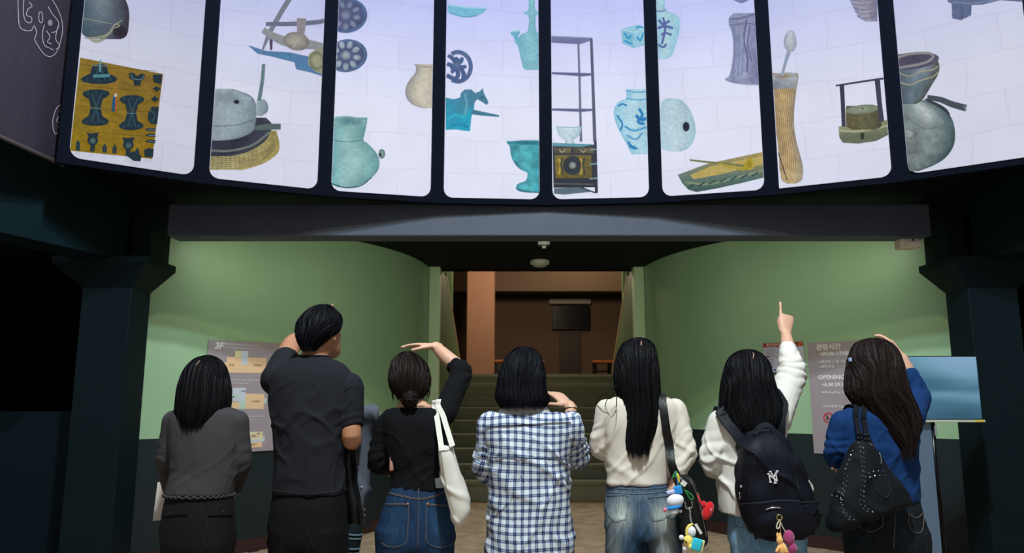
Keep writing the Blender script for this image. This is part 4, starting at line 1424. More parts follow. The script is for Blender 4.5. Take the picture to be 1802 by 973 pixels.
# ================================================================== TELEVISION ON A STAND (right)
def screen_mat():
    m, nt, b = nodemat('bluish_video')  # bluish emission, banded, paler towards the top right
    tc = N(nt, 'ShaderNodeTexCoord')
    mp = N(nt, 'ShaderNodeMapping')
    mp.inputs['Scale'].default_value = (0.45, 1, 3.0)
    mp.inputs['Rotation'].default_value = (0, 0.12, 0)
    nt.links.new(tc.outputs['Object'], mp.inputs['Vector'])
    no = N(nt, 'ShaderNodeTexNoise', i_Scale=1.3, i_Detail=2.0, i_Distortion=0.4)
    nt.links.new(mp.outputs[0], no.inputs['Vector'])
    sp = N(nt, 'ShaderNodeSeparateXYZ')
    nt.links.new(tc.outputs['Object'], sp.inputs[0])
    ma = N(nt, 'ShaderNodeMath', operation='MULTIPLY_ADD')
    ma.inputs[1].default_value = 0.8
    nt.links.new(sp.outputs['Z'], ma.inputs[0])
    nt.links.new(no.outputs['Fac'], ma.inputs[2])
    m2 = N(nt, 'ShaderNodeMath', operation='MULTIPLY_ADD')
    m2.inputs[1].default_value = 0.28
    nt.links.new(sp.outputs['X'], m2.inputs[0])
    nt.links.new(ma.outputs[0], m2.inputs[2])
    cr = N(nt, 'ShaderNodeValToRGB')
    e = cr.color_ramp.elements
    e[0].position, e[0].color = 0.36, (*lin((22, 66, 88)), 1)
    e[1].position, e[1].color = 0.95, (*lin((158, 184, 226)), 1)
    x = e.new(0.52); x.color = (*lin((62, 112, 138)), 1)
    x = e.new(0.70); x.color = (*lin((116, 164, 190)), 1)
    nt.links.new(m2.outputs[0], cr.inputs['Fac'])
    nt.links.new(cr.outputs['Color'], b.inputs['Emission Color'])
    b.inputs['Emission Strength'].default_value = 0.85
    b.inputs['Base Color'].default_value = (0.01, 0.012, 0.015, 1)
    b.inputs['Roughness'].default_value = 0.12
    return m


tl, tr, bb = onY(1516, 626, 5.0), onY(1719, 625, 5.0), onY(1722, 742, 5.0)
tx0, tx1, tz0, tz1 = tl[0], tr[0], bb[2], tl[2]
txm = (tx0 + tx1) / 2
tv = empty('television_on_stand', (txm, 5.05, 0), 'large bluish television on a black floor stand beside the column', 'television')
sc_o = empty  # keep name short below
B().rbox((txm, 5.03, (tz0 + tz1) / 2), (tx1 - tx0, 0.05, tz1 - tz0), 0.008).obj('casing', M_blackp, tv)
scr = B().box((-(tx1 - tx0) / 2 + 0.007, -0.002, -(tz1 - tz0) / 2 + 0.018), ((tx1 - tx0) / 2 - 0.007, 0.002, (tz1 - tz0) / 2 - 0.007)).obj('screen', screen_mat())
scr.location = (txm, 5.003, (tz0 + tz1) / 2)
child(scr, tv)
B().rbox((txm, 5.002, tz0 + 0.004), (tx1 - tx0 + 0.02, 0.02, 0.016), 0.004).obj('lower_bezel', mat('silver_bezel', (214, 220, 200), 0.25, 0.3), tv)  # pale colour stands in for the reflection along the lower edge
B().rbox((tx1 - 0.03, 4.992, tz0 + 0.005), (0.06, 0.006, 0.012), 0.002).obj('sticker', mat('yellow_sticker', (226, 196, 60), 0.5), tv)  # yellow end of that edge reflection, painted as a separate piece
pt, pb = onY(1640, 745, 5.06), onY(1659, 973, 5.06)
for px_ in (pt[0], 2 * txm - pt[0]):
    B().tube([(px_, 5.06, 0.04), (px_, 5.06, tz0 + 0.2)], 0.017, 14, 1, cap=False).obj('post', mat('black_gloss_metal', (10, 10, 12), 0.2, 0.6), tv, True)
B().rbox((pt[0] + 0.002, 5.035, tz0 - 0.06), (0.018, 0.02, 0.07), 0.004).obj('clamp', mat('chrome', (210, 214, 220), 0.15, 1.0), tv)
B().rbox((txm, 5.06, 0.025), (0.85, 0.5, 0.05), 0.015).obj('base', M_blackp, tv)
m, nt, b = nodemat('perforated_sheet')
tc = N(nt, 'ShaderNodeTexCoord')
vo = N(nt, 'ShaderNodeTexVoronoi', i_Scale=150.0, i_Randomness=0.0)
nt.links.new(tc.outputs['Object'], vo.inputs['Vector'])
cr = N(nt, 'ShaderNodeValToRGB')
cr.color_ramp.elements[0].position, cr.color_ramp.elements[0].color = 0.30, (*lin((30, 44, 60)), 1)
cr.color_ramp.elements[1].position, cr.color_ramp.elements[1].color = 0.42, (*lin((104, 126, 150)), 1)
nt.links.new(vo.outputs['Distance'], cr.inputs['Fac'])
nt.links.new(cr.outputs['Color'], b.inputs['Base Color'])
b.inputs['Metallic'].default_value = 0.3
b.inputs['Roughness'].default_value = 0.4
B().rbox((txm, 5.05, 0.05 + (tz0 - 0.05) / 2), (2 * (pt[0] - txm) - 0.03, 0.012, tz0 - 0.06), 0.004).obj('perforated_panel', m, tv)

# ================================================================== PEOPLE
def unit(v):
    v = np.asarray(v, float)
    return v / (np.linalg.norm(v) + 1e-12)


def smoothed(bd, vox, it=4, fac=0.5):
    """join overlapping closed shapes into one continuous skin"""
    V, Fc = bd.mesh()
    me = bpy.data.meshes.new('tmp')
    me.from_pydata(V.tolist(), [], Fc)
    bm = bmesh.new(); bm.from_mesh(me); bmesh.ops.recalc_face_normals(bm, faces=bm.faces[:]); bm.to_mesh(me); bm.free()
    o = bpy.data.objects.new('tmp', me)
    COL.objects.link(o)
    r = o.modifiers.new('r', 'REMESH')
    r.mode = 'VOXEL'
    r.voxel_size = vox
    if it:
        s = o.modifiers.new('s', 'SMOOTH')
        s.iterations = it
        s.factor = fac
    dg = bpy.context.evaluated_depsgraph_get()
    out = bpy.data.meshes.new_from_object(o.evaluated_get(dg))
    bpy.data.objects.remove(o)
    bpy.data.meshes.remove(me)
    return out


def decimated(me, ratio):
    if ratio >= 1:
        return me
    o = bpy.data.objects.new('tmp', me)
    COL.objects.link(o)
    d = o.modifiers.new('d', 'DECIMATE')
    d.ratio = ratio
    dg = bpy.context.evaluated_depsgraph_get()
    out = bpy.data.meshes.new_from_object(o.evaluated_get(dg))
    bpy.data.objects.remove(o)
    bpy.data.meshes.remove(me)
    return out


def getVN(me):
    n = len(me.vertices)
    V = np.zeros(n * 3, np.float32); me.vertices.foreach_get('co', V)
    Nn = np.zeros(n * 3, np.float32); me.vertices.foreach_get('normal', Nn)
    return V.reshape(-1, 3).astype(float), Nn.reshape(-1, 3).astype(float)


def setV(me, V):
    me.vertices.foreach_set('co', V.astype(np.float32).ravel())
    me.update()


def put(name, me, m, parent):
    me.name = name
    me.materials.clear()
    me.materials.append(m)
    me.polygons.foreach_set('use_smooth', np.ones(len(me.polygons), bool))
    o = bpy.data.objects.new(name, me)
    COL.objects.link(o)
    if parent:
        child(o, parent)
    return o


def bvh_of(me):
    V, _ = getVN(me)
    return BVHTree.FromPolygons([tuple(v) for v in V], [tuple(p.vertices) for p in me.polygons])


def cast(bv, px, py, off=0.004):
    """point of a surface seen at a pixel of the photograph, lifted by off along its normal"""
    d = unit(ray(px, py))
    h = bv.ray_cast(Vector(EYEP), Vector(d))
    if h[0] is None:
        h = bv.find_nearest(Vector(onY(px, py, 3.1)))
    n = np.array(h[1])
    if np.dot(n, d) > 0:
        n = -n
    return np.array(h[0]) + n * off, n


def arm_param(V, pts):
    """nearest point on an arm path: distance, length along it, angle about it"""
    best = np.full(len(V), 1e9); tl = np.zeros(len(V)); an = np.zeros(len(V)); acc = 0.0
    for a, b_ in zip(pts[:-1], pts[1:]):
        d = b_ - a
        L = np.linalg.norm(d); d = d / L
        t = np.clip((V - a) @ d, 0, L)
        q = V - (a + t[:, None] * d)
        r = np.linalg.norm(q, axis=1)
        u = unit(np.cross(d, (0, 1.0, 0.2))); w = np.cross(d, u)
        ang = np.arctan2(q @ w, q @ u)
        k = r < best
        best[k] = r[k]; tl[k] = acc + t[k]; an[k] = ang[k]
        acc += L
    return best, tl, an


def hand_parts(bd, wrist, d, back, thumb_side, curls, sc=1.0, thumb_curl=0.3, thumb_open=0.75):
    """palm, five unequal fingers with bends; back = normal of the back of the hand"""
    d = unit(d)
    back = unit(np.asarray(back, float) - d * np.dot(back, d))
    s = np.cross(d, back)
    if np.dot(s, thumb_side) < 0:
        s = -s                       # s points to the thumb side
    w = np.asarray(wrist, float)
    th_ = np.linspace(0, 2 * math.pi, 16, endpoint=False)
    rings = []
    for t, rx, ry, sx in ((-0.03, .023, .018, 0), (0.0, .025, .018, 0), (.03, .032, .0155, .002), (.06, .037, .014, .001), (.085, .038, .0125, 0), (.098, .034, .010, 0)):
        rings.append(w + d * t * sc + s * sx + np.outer(np.cos(th_) * rx * sc, s) + np.outer(np.sin(th_) * ry * sc, back))
    bd.loft(rings)
    for i, (off, L, r) in enumerate(((.0285, .070, .0082), (.0095, .078, .0085), (-.0095, .072, .0082), (-.0275, .056, .0073))):
        p = w + d * .085 * sc + s * off * sc
        pts = [p - d * .02 * sc, p]
        rad = [r * sc, r * 1.02 * sc]
        a = curls[i] * 0.45
        spread = (1.5 - i) * 0.045
        for f_, c_ in ((.46, 1.0), (.30, 1.15), (.24, .75)):
            dd = d * math.cos(a) - back * math.sin(a) + s * spread
            p = p + unit(dd) * L * f_ * sc
            pts.append(p)
            rad.append(r * sc * (1.0 - 0.1 * len(pts) / 3))
            a += curls[i] * c_ * 0.6
        bd.tube(pts, rad, 10, 3)
    p = w + d * .022 * sc + s * .022 * sc - back * .004
    dd = unit(d * (1 - thumb_open * .5) + s * thumb_open - back * .25)
    pts, rad = [p - dd * .01, p], [.0125 * sc, .012 * sc]
    for L, b_ in ((.036, 0), (.032, thumb_curl), (.024, thumb_curl)):
        dd = unit(dd + (d * .5 - s * .6 - back * .3) * b_)
        p = p + dd * L * sc
        pts.append(p)
        rad.append((.0105 - .001 * len(pts) / 2) * sc)
    bd.tube(pts, rad, 10, 3)


HEADR = [(-.118, .016, .016, .062), (-.108, .034, .034, .050), (-.085, .050, .056, .034), (-.045, .063, .078, .014), (0, .071, .090, 0), (.04, .074, .095, -.004), (.075, .067, .086, -.006), (.100, .046, .060, -.006), (.113, .018, .024, -.006)]


def head_parts(bd, c, tilt, yaw, sc=1.0):
    """head with jaw, nose, lips, brow and ears; returns the local -> world map"""
    ct, st = math.cos(tilt), math.sin(tilt)
    cy_, sy = math.cos(yaw), math.sin(yaw)
    Rt = np.array([[1, 0, 0], [0, ct, -st], [0, st, ct]])
    Ry = np.array([[cy_, sy, 0], [-sy, cy_, 0], [0, 0, 1]])
    R = Ry @ Rt

    def W(p):
        return np.asarray(p, float) * sc @ R.T + c
    th_ = np.linspace(0, 2 * math.pi, 24, endpoint=False)
    bd.loft([W(np.stack([rx * np.cos(th_), y + ry * np.sin(th_), np.full(24, z)], 1)) for z, rx, ry, y in HEADR])
    bd.tube(W([(0, .086, .016), (0, .098, -.012), (0, .104, -.028), (0, .092, -.038)]), np.array([.008, .010, .012, .010]) * sc, 8, 2)
    for s in (-1, 1):
        bd.ball(W((s * .011, .093, -.034)), .008 * sc, 8)
        bd.ball(W((s * .030, .080, .022)), np.array([.020, .010, .006]) * sc, 10, R.T)
        bd.ball(W((s * .036, .062, -.025)), np.array([.020, .020, .022]) * sc, 10, R.T)
        bd.tube(W([(s * .071, -.002, -.028), (s * .077, -.006, -.012), (s * .081, -.014, .008), (s * .079, -.010, .026), (s * .073, .000, .026)]), np.array([.008, .010, .011, .010, .007]) * sc, 8, 2)
    bd.ball(W((0, .086, -.060)), np.array([.024, .010, .006]) * sc, 12, R.T)
    bd.ball(W((0, .084, -.071)), np.array([.020, .011, .007]) * sc, 12, R.T)
    return W, R


def hair_mat(name, col, rough=0.42):
    m, nt, b = nodemat(name)
    at = N(nt, 'ShaderNodeAttribute', attribute_name='Col')
    mx = N(nt, 'ShaderNodeMix', data_type='RGBA', blend_type='MULTIPLY')
    mx.inputs['Factor'].default_value = 1
    mx.inputs['A'].default_value = (*lin(col), 1)
    nt.links.new(at.outputs['Color'], mx.inputs['B'])
    nt.links.new(mx.outputs['Result'], b.inputs['Base Color'])
    b.inputs['Roughness'].default_value = rough
    b.inputs['Specular IOR Level'].default_value = 0.10
    return m


HM_black = hair_mat('black_hair', (10, 10, 13), 0.55)
HM_blue = hair_mat('blue_black_hair', (9, 10, 17), 0.55)
HM_brown = hair_mat('dark_brown_hair', (30, 22, 20), 0.52)


class Hair:
    """shell plus fine locks from ring rows (py, xl, xr, half depth, dy)"""

    def __init__(s, Y, rows):
        R = []
        for py, xl, xr, ry, dy in rows:
            a, b_ = onY(xl, py, Y + dy), onY(xr, py, Y + dy)
            R.append((*((a + b_) / 2), (b_[0] - a[0]) / 2, ry))
        R = np.array(R)
        top = R[0].copy(); top[2] += 0.006; top[3:] = 0.002
        R = np.concatenate([[top], R])
        s.R = crom(R, 5)
        s.R[:, 3:] = np.maximum(s.R[:, 3:], 0.002)
        back = np.stack([s.R[:, 1] - s.R[:, 4], s.R[:, 2]], 1)
        L = np.concatenate([[0], np.cumsum(np.linalg.norm(np.diff(back, axis=0), axis=1))])
        s.L = L[-1]
        s.t = L / L[-1]

    def at(s, th_, t, off=0.0):
        th_, t = np.asarray(th_, float), np.asarray(t, float)
        tc = np.clip(t, 0, 1)
        c = [np.interp(tc, s.t, s.R[:, k]) for k in range(5)]
        z = c[2] - np.maximum(t - 1, 0) * s.L
        return np.stack([c[0] + (c[3] + off) * np.sin(th_), c[1] - (c[4] + off) * np.cos(th_), z], -1)

    def build(s, parent, m, face_z, n=1600, wave=0.0, jit=0.05, open_deg=108, front_deg=180, width=0.0019, seed=1, lift=0.006, lockamp=0.0025, name='hair', t0=0.0, endvar=1.0):
        rg = np.random.default_rng(seed)
        s.face_z, s.open = face_z, math.radians(open_deg)
        # shell, thick, open at the face
        nt_, na = 34, 45
        T = np.linspace(0, 0.985, nt_)
        zz = np.interp(T, s.t, s.R[:, 2])
        k = 1 / (1 + np.exp((face_z - zz) / 0.010))          # 1 above the hair line, 0 below
        amax = np.radians(open_deg + (front_deg - open_deg) * k)
        U = np.linspace(-1, 1, na)
        TH = amax[:, None] * U[None]
        lock = np.sin(TH * 17 + 3 * np.sin(TH * 5) + 4 * T[:, None]) * lockamp * 0.4
        O = s.at(TH, np.repeat(T[:, None], na, 1), lock - 0.002)
        I = s.at(TH, np.repeat(T[:, None], na, 1), -0.014)
        V = np.concatenate([O.reshape(-1, 3), I.reshape(-1, 3)])
        Fc = []
        M_ = nt_ * na
        for i in range(nt_ - 1):
            for j in range(na - 1):
                a, b_, c, d = i * na + j, i * na + j + 1, (i + 1) * na + j + 1, (i + 1) * na + j
                Fc.append((a, b_, c, d)); Fc.append((M_ + d, M_ + c, M_ + b_, M_ + a))
            for j in (0, na - 1):
                a, d = i * na + j, (i + 1) * na + j
                Fc.append((a, d, M_ + d, M_ + a) if j == 0 else (d, a, M_ + a, M_ + d))
        for j in range(na - 1):
            a, b_ = (nt_ - 1) * na + j, (nt_ - 1) * na + j + 1
            Fc.append((a, b_, M_ + b_, M_ + a))
        # locks
        P = 16
        n = int(n * 1.45)
        tend = 1 + rg.normal(0, jit, n) * endvar + 0.01
        ts = t0 + rg.random(n) ** 2 * 0.35
        th0 = rg.uniform(-1, 1, n)
        clump = np.round(th0 * 26) / 26
        tt = ts[:, None] + (tend - ts)[:, None] * np.linspace(0, 1, P)[None]
        zz = np.interp(np.clip(tt, 0, 1), s.t, s.R[:, 2])
        k = 1 / (1 + np.exp((face_z - zz) / 0.012))
        am = np.radians(open_deg + (front_deg - open_deg) * k)
        u = th0[:, None] + (clump - th0)[:, None] * np.clip(tt, 0, 1) ** 2 * 0.7
        ph = rg.uniform(0, 6.28, n)
        tht = am * u + (wave * np.sin(tt * 9 + ph[:, None] * 0.25 + u * 7) + rg.normal(0, 0.03, n)[:, None] + 0.035 * np.sin(tt * rg.uniform(5, 14, n)[:, None] + ph[:, None])) * np.clip(tt, 0, 1)
        off = lift * rg.random(n)[:, None] + lockamp * np.sin(tht * 17 + 3 * np.sin(tht * 5) + 4 * tt) * np.clip(tt * 2, 0, 1) + rg.normal(0, 0.003, n)[:, None] * np.clip(tt - 0.6, 0, 1)
        C = s.at(tht, tt, off)
        nrm = np.stack([np.sin(tht), -np.cos(tht), np.full_like(tht, 0.15)], -1)
        tan = np.gradient(C, axis=1)
        side = np.cross(tan, nrm)
        side /= np.linalg.norm(side, axis=2)[:, :, None] + 1e-12
        roll = rg.normal(0, 0.55, n)[:, None, None]
        nr2 = np.cross(side, tan); nr2 /= np.linalg.norm(nr2, axis=2)[:, :, None] + 1e-12
        side = side * np.cos(roll) + nr2 * np.sin(roll)
        wd = width * (0.6 + 0.8 * rg.random(n))[:, None] * np.interp(np.linspace(0, 1, P), [0, .1, .75, 1], [.4, 1, 1, .12])[None]
        A, Bq = C - side * wd[:, :, None], C + side * wd[:, :, None]
        RV = np.stack([A, Bq], 2).reshape(-1, 3)
        base = len(V)
        idx = base + np.arange(n)[:, None] * (2 * P) + np.arange(P - 1)[None] * 2
        RF = np.stack([idx, idx + 1, idx + 3, idx + 2], -1).reshape(-1, 4)
        sh = np.concatenate([np.full(len(V), 0.6), np.repeat(rg.uniform(0.55, 1.7, n), 2 * P)])
        V = np.concatenate([V, RV])
        me = bpy.data.meshes.new(name)
        nf = len(Fc) + len(RF)
        me.from_pydata(V.tolist(), [], Fc + RF.tolist())
        a = me.color_attributes.new('Col', 'FLOAT_COLOR', 'POINT')
        cc = np.ones((len(V), 4), np.float32); cc[:, :3] = sh[:, None]
        a.data.foreach_set('color', cc.ravel())
        put(name, me, m, parent)
        return s


def skin_mat(name, col):
    m = mat(name, col, 0.5, var=0.06, scale=9, bump=0.05, bscale=150)
    b = m.node_tree.nodes['Principled BSDF']
    b.inputs['Subsurface Weight'].default_value = 0.12
    b.inputs['Subsurface Radius'].default_value = (0.012, 0.005, 0.003)
    return m


SK_f = skin_mat('light_skin', (208, 162, 136))
SK_m = skin_mat('tan_skin', (178, 126, 94))
M_eye = mat('eye_white', (225, 222, 216), 0.15, var=0.02)
M_iris = mat('eye_iris', (30, 20, 16), 0.1, var=0.02)


def cloth(name, col, rough=0.85, var=0.10, scale=14, weave=0.0, wscale=420.0, sheen=0.0, ribs=0.0):
    """fabric: mottled colour, fine weave bump"""
    m = mat(name, col, rough, var=var, scale=scale, sheen=sheen, spec=0.2)
    nt = m.node_tree
    b = nt.nodes['Principled BSDF']
    if weave:
        tc = N(nt, 'ShaderNodeTexCoord')
        nb = N(nt, 'ShaderNodeTexNoise', i_Scale=wscale, i_Detail=2.0)
        nt.links.new(tc.outputs['Object'], nb.inputs['Vector'])
        n2 = N(nt, 'ShaderNodeTexNoise', i_Scale=90.0, i_Detail=3.0)
        nt.links.new(tc.outputs['Object'], n2.inputs['Vector'])
        ad = N(nt, 'ShaderNodeMath', operation='MULTIPLY_ADD')
        ad.inputs[1].default_value = 0.4
        nt.links.new(n2.outputs['Fac'], ad.inputs[0])
        nt.links.new(nb.outputs['Fac'], ad.inputs[2])
        bp = N(nt, 'ShaderNodeBump', i_Strength=weave * 0.5, i_Distance=0.002)
        nt.links.new(ad.outputs[0], bp.inputs['Height'])
        nt.links.new(bp.outputs[0], b.inputs['Normal'])
    return m


def denim(name, col, pale):
    m, nt, b = nodemat(name)
    tc = N(nt, 'ShaderNodeTexCoord')
    mp = N(nt, 'ShaderNodeMapping')
    mp.inputs['Scale'].default_value = (1, 1, 0.12)
    nt.links.new(tc.outputs['Object'], mp.inputs['Vector'])
    no = N(nt, 'ShaderNodeTexNoise', i_Scale=160.0, i_Detail=4.0)
    nt.links.new(mp.outputs[0], no.inputs['Vector'])
    mr = N(nt, 'ShaderNodeMapRange')
    mr.inputs['From Min'].default_value = 0.3
    mr.inputs['From Max'].default_value = 0.7
    mr.inputs['To Min'].default_value = 0.72
    mr.inputs['To Max'].default_value = 1.3
    nt.links.new(no.outputs['Fac'], mr.inputs['Value'])
    at = N(nt, 'ShaderNodeAttribute', attribute_name='fade')
    mx = N(nt, 'ShaderNodeMix', data_type='RGBA')
    mx.inputs['A'].default_value = (*lin(col), 1)
    mx.inputs['B'].default_value = (*lin(pale), 1)
    nt.links.new(at.outputs['Fac'], mx.inputs['Factor'])
    mu = N(nt, 'ShaderNodeMix', data_type='RGBA', blend_type='MULTIPLY')
    mu.inputs['Factor'].default_value = 1
    nt.links.new(mx.outputs['Result'], mu.inputs['A'])
    nt.links.new(mr.outputs[0], mu.inputs['B'])
    nt.links.new(mu.outputs['Result'], b.inputs['Base Color'])
    bp = N(nt, 'ShaderNodeBump', i_Strength=0.25, i_Distance=0.002)
    nt.links.new(no.outputs['Fac'], bp.inputs['Height'])
    nt.links.new(bp.outputs[0], b.inputs['Normal'])
    b.inputs['Roughness'].default_value = 0.8
    b.inputs['Specular IOR Level'].default_value = 0.2
    return m


def plaid_mat():
    m, nt, b = nodemat('blue_white_check')
    at = N(nt, 'ShaderNodeAttribute', attribute_name='puv')
    sp = N(nt, 'ShaderNodeSeparateXYZ')
    nt.links.new(at.outputs['Vector'], sp.inputs[0])

    def mth(op, a, b_=None, c=None):
        n = N(nt, 'ShaderNodeMath', operation=op)
        for i, q in enumerate((a, b_, c)):
            if q is None:
                continue
            if isinstance(q, (int, float)):
                n.inputs[i].default_value = q
            else:
                nt.links.new(q, n.inputs[i])
        return n.outputs[0]

    def band(fr, c, hw, soft):
        d = mth('ABSOLUTE', mth('SUBTRACT', fr, c))
        n = N(nt, 'ShaderNodeMapRange')
        n.inputs['From Min'].default_value = hw + soft
        n.inputs['From Max'].default_value = hw - soft
        nt.links.new(d, n.inputs['Value'])
        return n.outputs[0]

    def axis(o, per):
        fr = mth('FRACT', mth('ADD', mth('DIVIDE', o, per), 50.0))
        thin = mth('MAXIMUM', band(fr, 0.30, 0.05, 0.02), band(fr, 0.52, 0.05, 0.02))
        wide = band(fr, 0.41, 0.22, 0.05)
        return mth('MULTIPLY_ADD', wide, 0.42, mth('MULTIPLY', thin, 0.48))
    fx, fz = axis(sp.outputs['X'], 0.029), axis(sp.outputs['Y'], 0.029)
    su = mth('MINIMUM', mth('ADD', fx, fz), 1.6)
    cr = N(nt, 'ShaderNodeValToRGB')
    e = cr.color_ramp.elements
    e[0].position, e[0].color = 0.0, (*lin((214, 220, 226)), 1)
    e[1].position, e[1].color = 1.0, (*lin((28, 34, 60)), 1)
    x = e.new(0.30); x.color = (*lin((160, 174, 196)), 1)
    x = e.new(0.62); x.color = (*lin((78, 90, 126)), 1)
    nt.links.new(mth('DIVIDE', su, 1.5), cr.inputs['Fac'])
    nt.links.new(cr.outputs['Color'], b.inputs['Base Color'])
    b.inputs['Roughness'].default_value = 0.85
    b.inputs['Specular IOR Level'].default_value = 0.2
    return m


def set_puv(me, V, arms=(), sw=0.0):
    uv = np.zeros((len(V), 3), np.float32)
    uv[:, 0], uv[:, 1] = V[:, 0] + .012 * vnoise(V * 7, 3), V[:, 2] + .012 * vnoise(V * 7, 8)
    for pts, rad in arms:
        r, tl, an = arm_param(V, pts)
        L1 = np.linalg.norm(pts[1] - pts[0])
        for i in (0, 1):
            d = unit(pts[i + 1] - pts[i])
            sd = unit(np.cross(d, (0, 1, 0)))
            k = (r < rad) & (tl > 0.06) & ((tl <= L1) if i == 0 else (tl > L1))
            q = V[k] - pts[i]
            uv[k, 0] = q @ sd + .5 * V[k, 1]
            uv[k, 1] = q @ d + .010 * vnoise(V[k] * 8, 8)
    a = me.attributes.new('puv', 'FLOAT_VECTOR', 'POINT')
    a.data.foreach_set('vector', uv.ravel())


def set_fade(me, V, spots, lo=0.0):
    f = np.full(len(V), lo)
    for c, r, amt in spots:
        f += amt * np.exp(-(((V - c) / np.asarray(r)) ** 2).sum(1))
    f *= 0.85 + 0.3 * vnoise(V * (60, 60, 9), 3)
    a = me.attributes.new('fade', 'FLOAT', 'POINT')
    a.data.foreach_set('value', np.clip(f, 0, 1).astype(np.float32))


TH32 = np.linspace(0, 2 * math.pi, 36, endpoint=False)


def ring_row(Y, py, xl, xr, ry, dy=0.0, p=2.3, grow=0.0):
    a, b_ = onY(xl, py, Y + dy), onY(xr, py, Y + dy)
    c = (a + b_) / 2
    rx = (b_[0] - a[0]) / 2 + grow
    ry = ry + grow
    cs, sn = np.cos(TH32), np.sin(TH32)
    return np.stack([c[0] + rx * np.sign(cs) * np.abs(cs) ** (2 / p), c[1] + ry * np.sign(sn) * np.abs(sn) ** (2 / p), np.full(36, c[2])], 1)


def densify(rows, k=3):
    return crom(np.array([(*r, 0.0) if len(r) == 4 else r for r in rows], float), k)


def make_person(Y, label, torso, arms, head, hair_fn, pants, top_mat, pant_mat, skin, fold=0.006, legs=(0.085, 0.06, 0.05), neck=None, sc=1.0, legw=0.5, top_puv=False, fade=None, shoe_col=(230, 228, 222), top_name='sweater', pant_name='trousers', foldfreq=1.0, seed=1, nape=()):
    """torso rows (py, xl, xr, half depth, dy); arms: dict(pts=[(px,py,dy)*3], sleeve=(end, r0, r1, r2), hand=...)"""
    root_xy = onY((torso[-1][1] + torso[-1][2]) / 2, 900, Y)
    root = empty('person', (root_xy[0], Y, 0), label, 'person', 'visitors standing in a row looking up')
    T = densify(torso)
    # ---- arms as 3-D paths
    A = []
    for a in arms:
        q = [onY(px, py, Y + dy) for px, py, dy in a['pts']]
        A.append((q, a))
    # ---- skin
    bd = B()
    hc = onY(head['c'][0], head['c'][1], Y + head.get('dy', 0.02))
    W, R = head_parts(bd, hc, head.get('tilt', 0.3), head.get('yaw', 0.0), sc)
    nb_ = onY(neck[0], neck[1], Y + 0.0) if neck else onY((torso[0][1] + torso[0][2]) / 2, torso[0][0], Y)
    hb = W((0, -.02, -.06))
    nr = 0.050 * sc * head.get('neck', 1.0)
    bd.tube([hb, hb * .5 + nb_ * .5, nb_ + (0, 0, -.02), nb_ + (0, 0, -.08)], [nr * .95, nr * .93, nr * 1.12, nr * 1.3], 18, 3)
    bd.loft([ring_row(Y, r[0], r[1], r[2], r[3], 0.0, 2.2) for r in nape] + [ring_row(Y, r[0], r[1], r[2], r[3], r[4], 2.2, -0.016) for r in T])
    for q, a in A:
        s_, e_, w_ = q
        u = sc * a.get('fat', 1.0)
        bd.tube([s_, s_ * .5 + e_ * .5, e_, e_ * .45 + w_ * .55, w_], np.array([.044, .039, .034, .033, .023]) * u, 16, 4)
        h = a['hand']
        tip = onY(*h['to'][:2], Y + h['to'][2]) if 'to' in h else None
        d = unit(tip - w_) if tip is not None else np.array(h['dir'], float)
        a['hd'] = d
        hand_parts(bd, w_, d, h.get('back', (0, 0, 1)), h.get('thumb', (0, 0, 1)), h.get('curls', (.6, .7, .7, .7)), sc * h.get('sc', .95), h.get('tc', .3), h.get('to_', .75))
    # hips and legs
    prow = densify(pants)
    bd.loft([ring_row(Y, r[0], r[1], r[2], r[3], r[4], 2.2, -0.018) for r in prow])
    hip = prow[-1]
    hp = onY((hip[1] + hip[2]) / 2, hip[0], Y)
    hw = (onY(hip[2], hip[0], Y)[0] - onY(hip[1], hip[0], Y)[0]) / 2
    lt, lk, la = legs
    LEG = []
    for s in (-1, 1):
        x0 = hp[0] + s * (hw - lt) * legw / 0.5
        LEG.append([(x0, Y, hp[2] + .05), (x0, Y, hp[2] - .12), (hp[0] + s * max(.10, lk + .012), Y + .01, .45), (hp[0] + s * max(.11, la + .014), Y - .01, .08)])
        bd.tube(LEG[-1], [min(lt, .085) - .012, .07, .05, .036], 16, 4)
        f0 = LEG[-1][3][0]
        bd.tube([(f0, Y - .03, .045), (f0 + s * .01, Y + .06, .04), (f0 + s * .02, Y + .15, .028)], [.034, .032, .022], 12, 3)
    body = smoothed(bd, 0.0046, 3)
    for s in (-1, 1):
        e = B().ball(W((s * .031, .080, .004)), .0125 * sc, 12).obj('eye', M_eye, root, True)
        B().ball(W((s * .031, .0895, .004)), .0058 * sc, 10).obj('iris', M_iris, e, True)
    # ---- trousers
    bd = B()
    bd.loft([ring_row(Y, r[0], r[1], r[2], r[3], r[4], 2.3) for r in prow])
    hry = hip[3]
    tail = ring_row(Y, hip[0] + 16, hip[1] + 6, hip[2] - 6, hry * .9, 0.0, 2.2)
    bd.loft([ring_row(Y, hip[0] - 6, hip[1], hip[2], hry, 0.0, 2.3), ring_row(Y, hip[0] + 6, hip[1] + 2, hip[2] - 2, hry * .97, 0.0, 2.3), tail])
    for p in LEG:
        q = crom(np.c_[np.array(p, float), [lt, lt, lk, la], [hry * .96, hry * .84, max(lk * 1.05, .05), la * 1.05]], 6)
        bd.loft([np.stack([r[0] + r[3] * np.cos(TH32), r[1] + r[4] * np.sin(TH32), np.full(36, r[2])], 1) for r in q])
    me = smoothed(bd, 0.0075, 9)
    V, Nn = getVN(me)
    f_ = (vnoise(V * (14, 14, 7) + V[:, 2:3] * (4, 0, 0), seed + 3) * .6 + np.exp(-(vnoise(V * (5, 5, 14) + np.c_[V[:, 2] * 0, V[:, 2] * 0, np.abs(V[:, 0] - hp[0]) * 30], seed + 6) / .15) ** 2) * np.exp(-((V[:, 2] - hp[2]) / .10) ** 2)) * 0.005
    setV(me, V + Nn * f_[:, None])
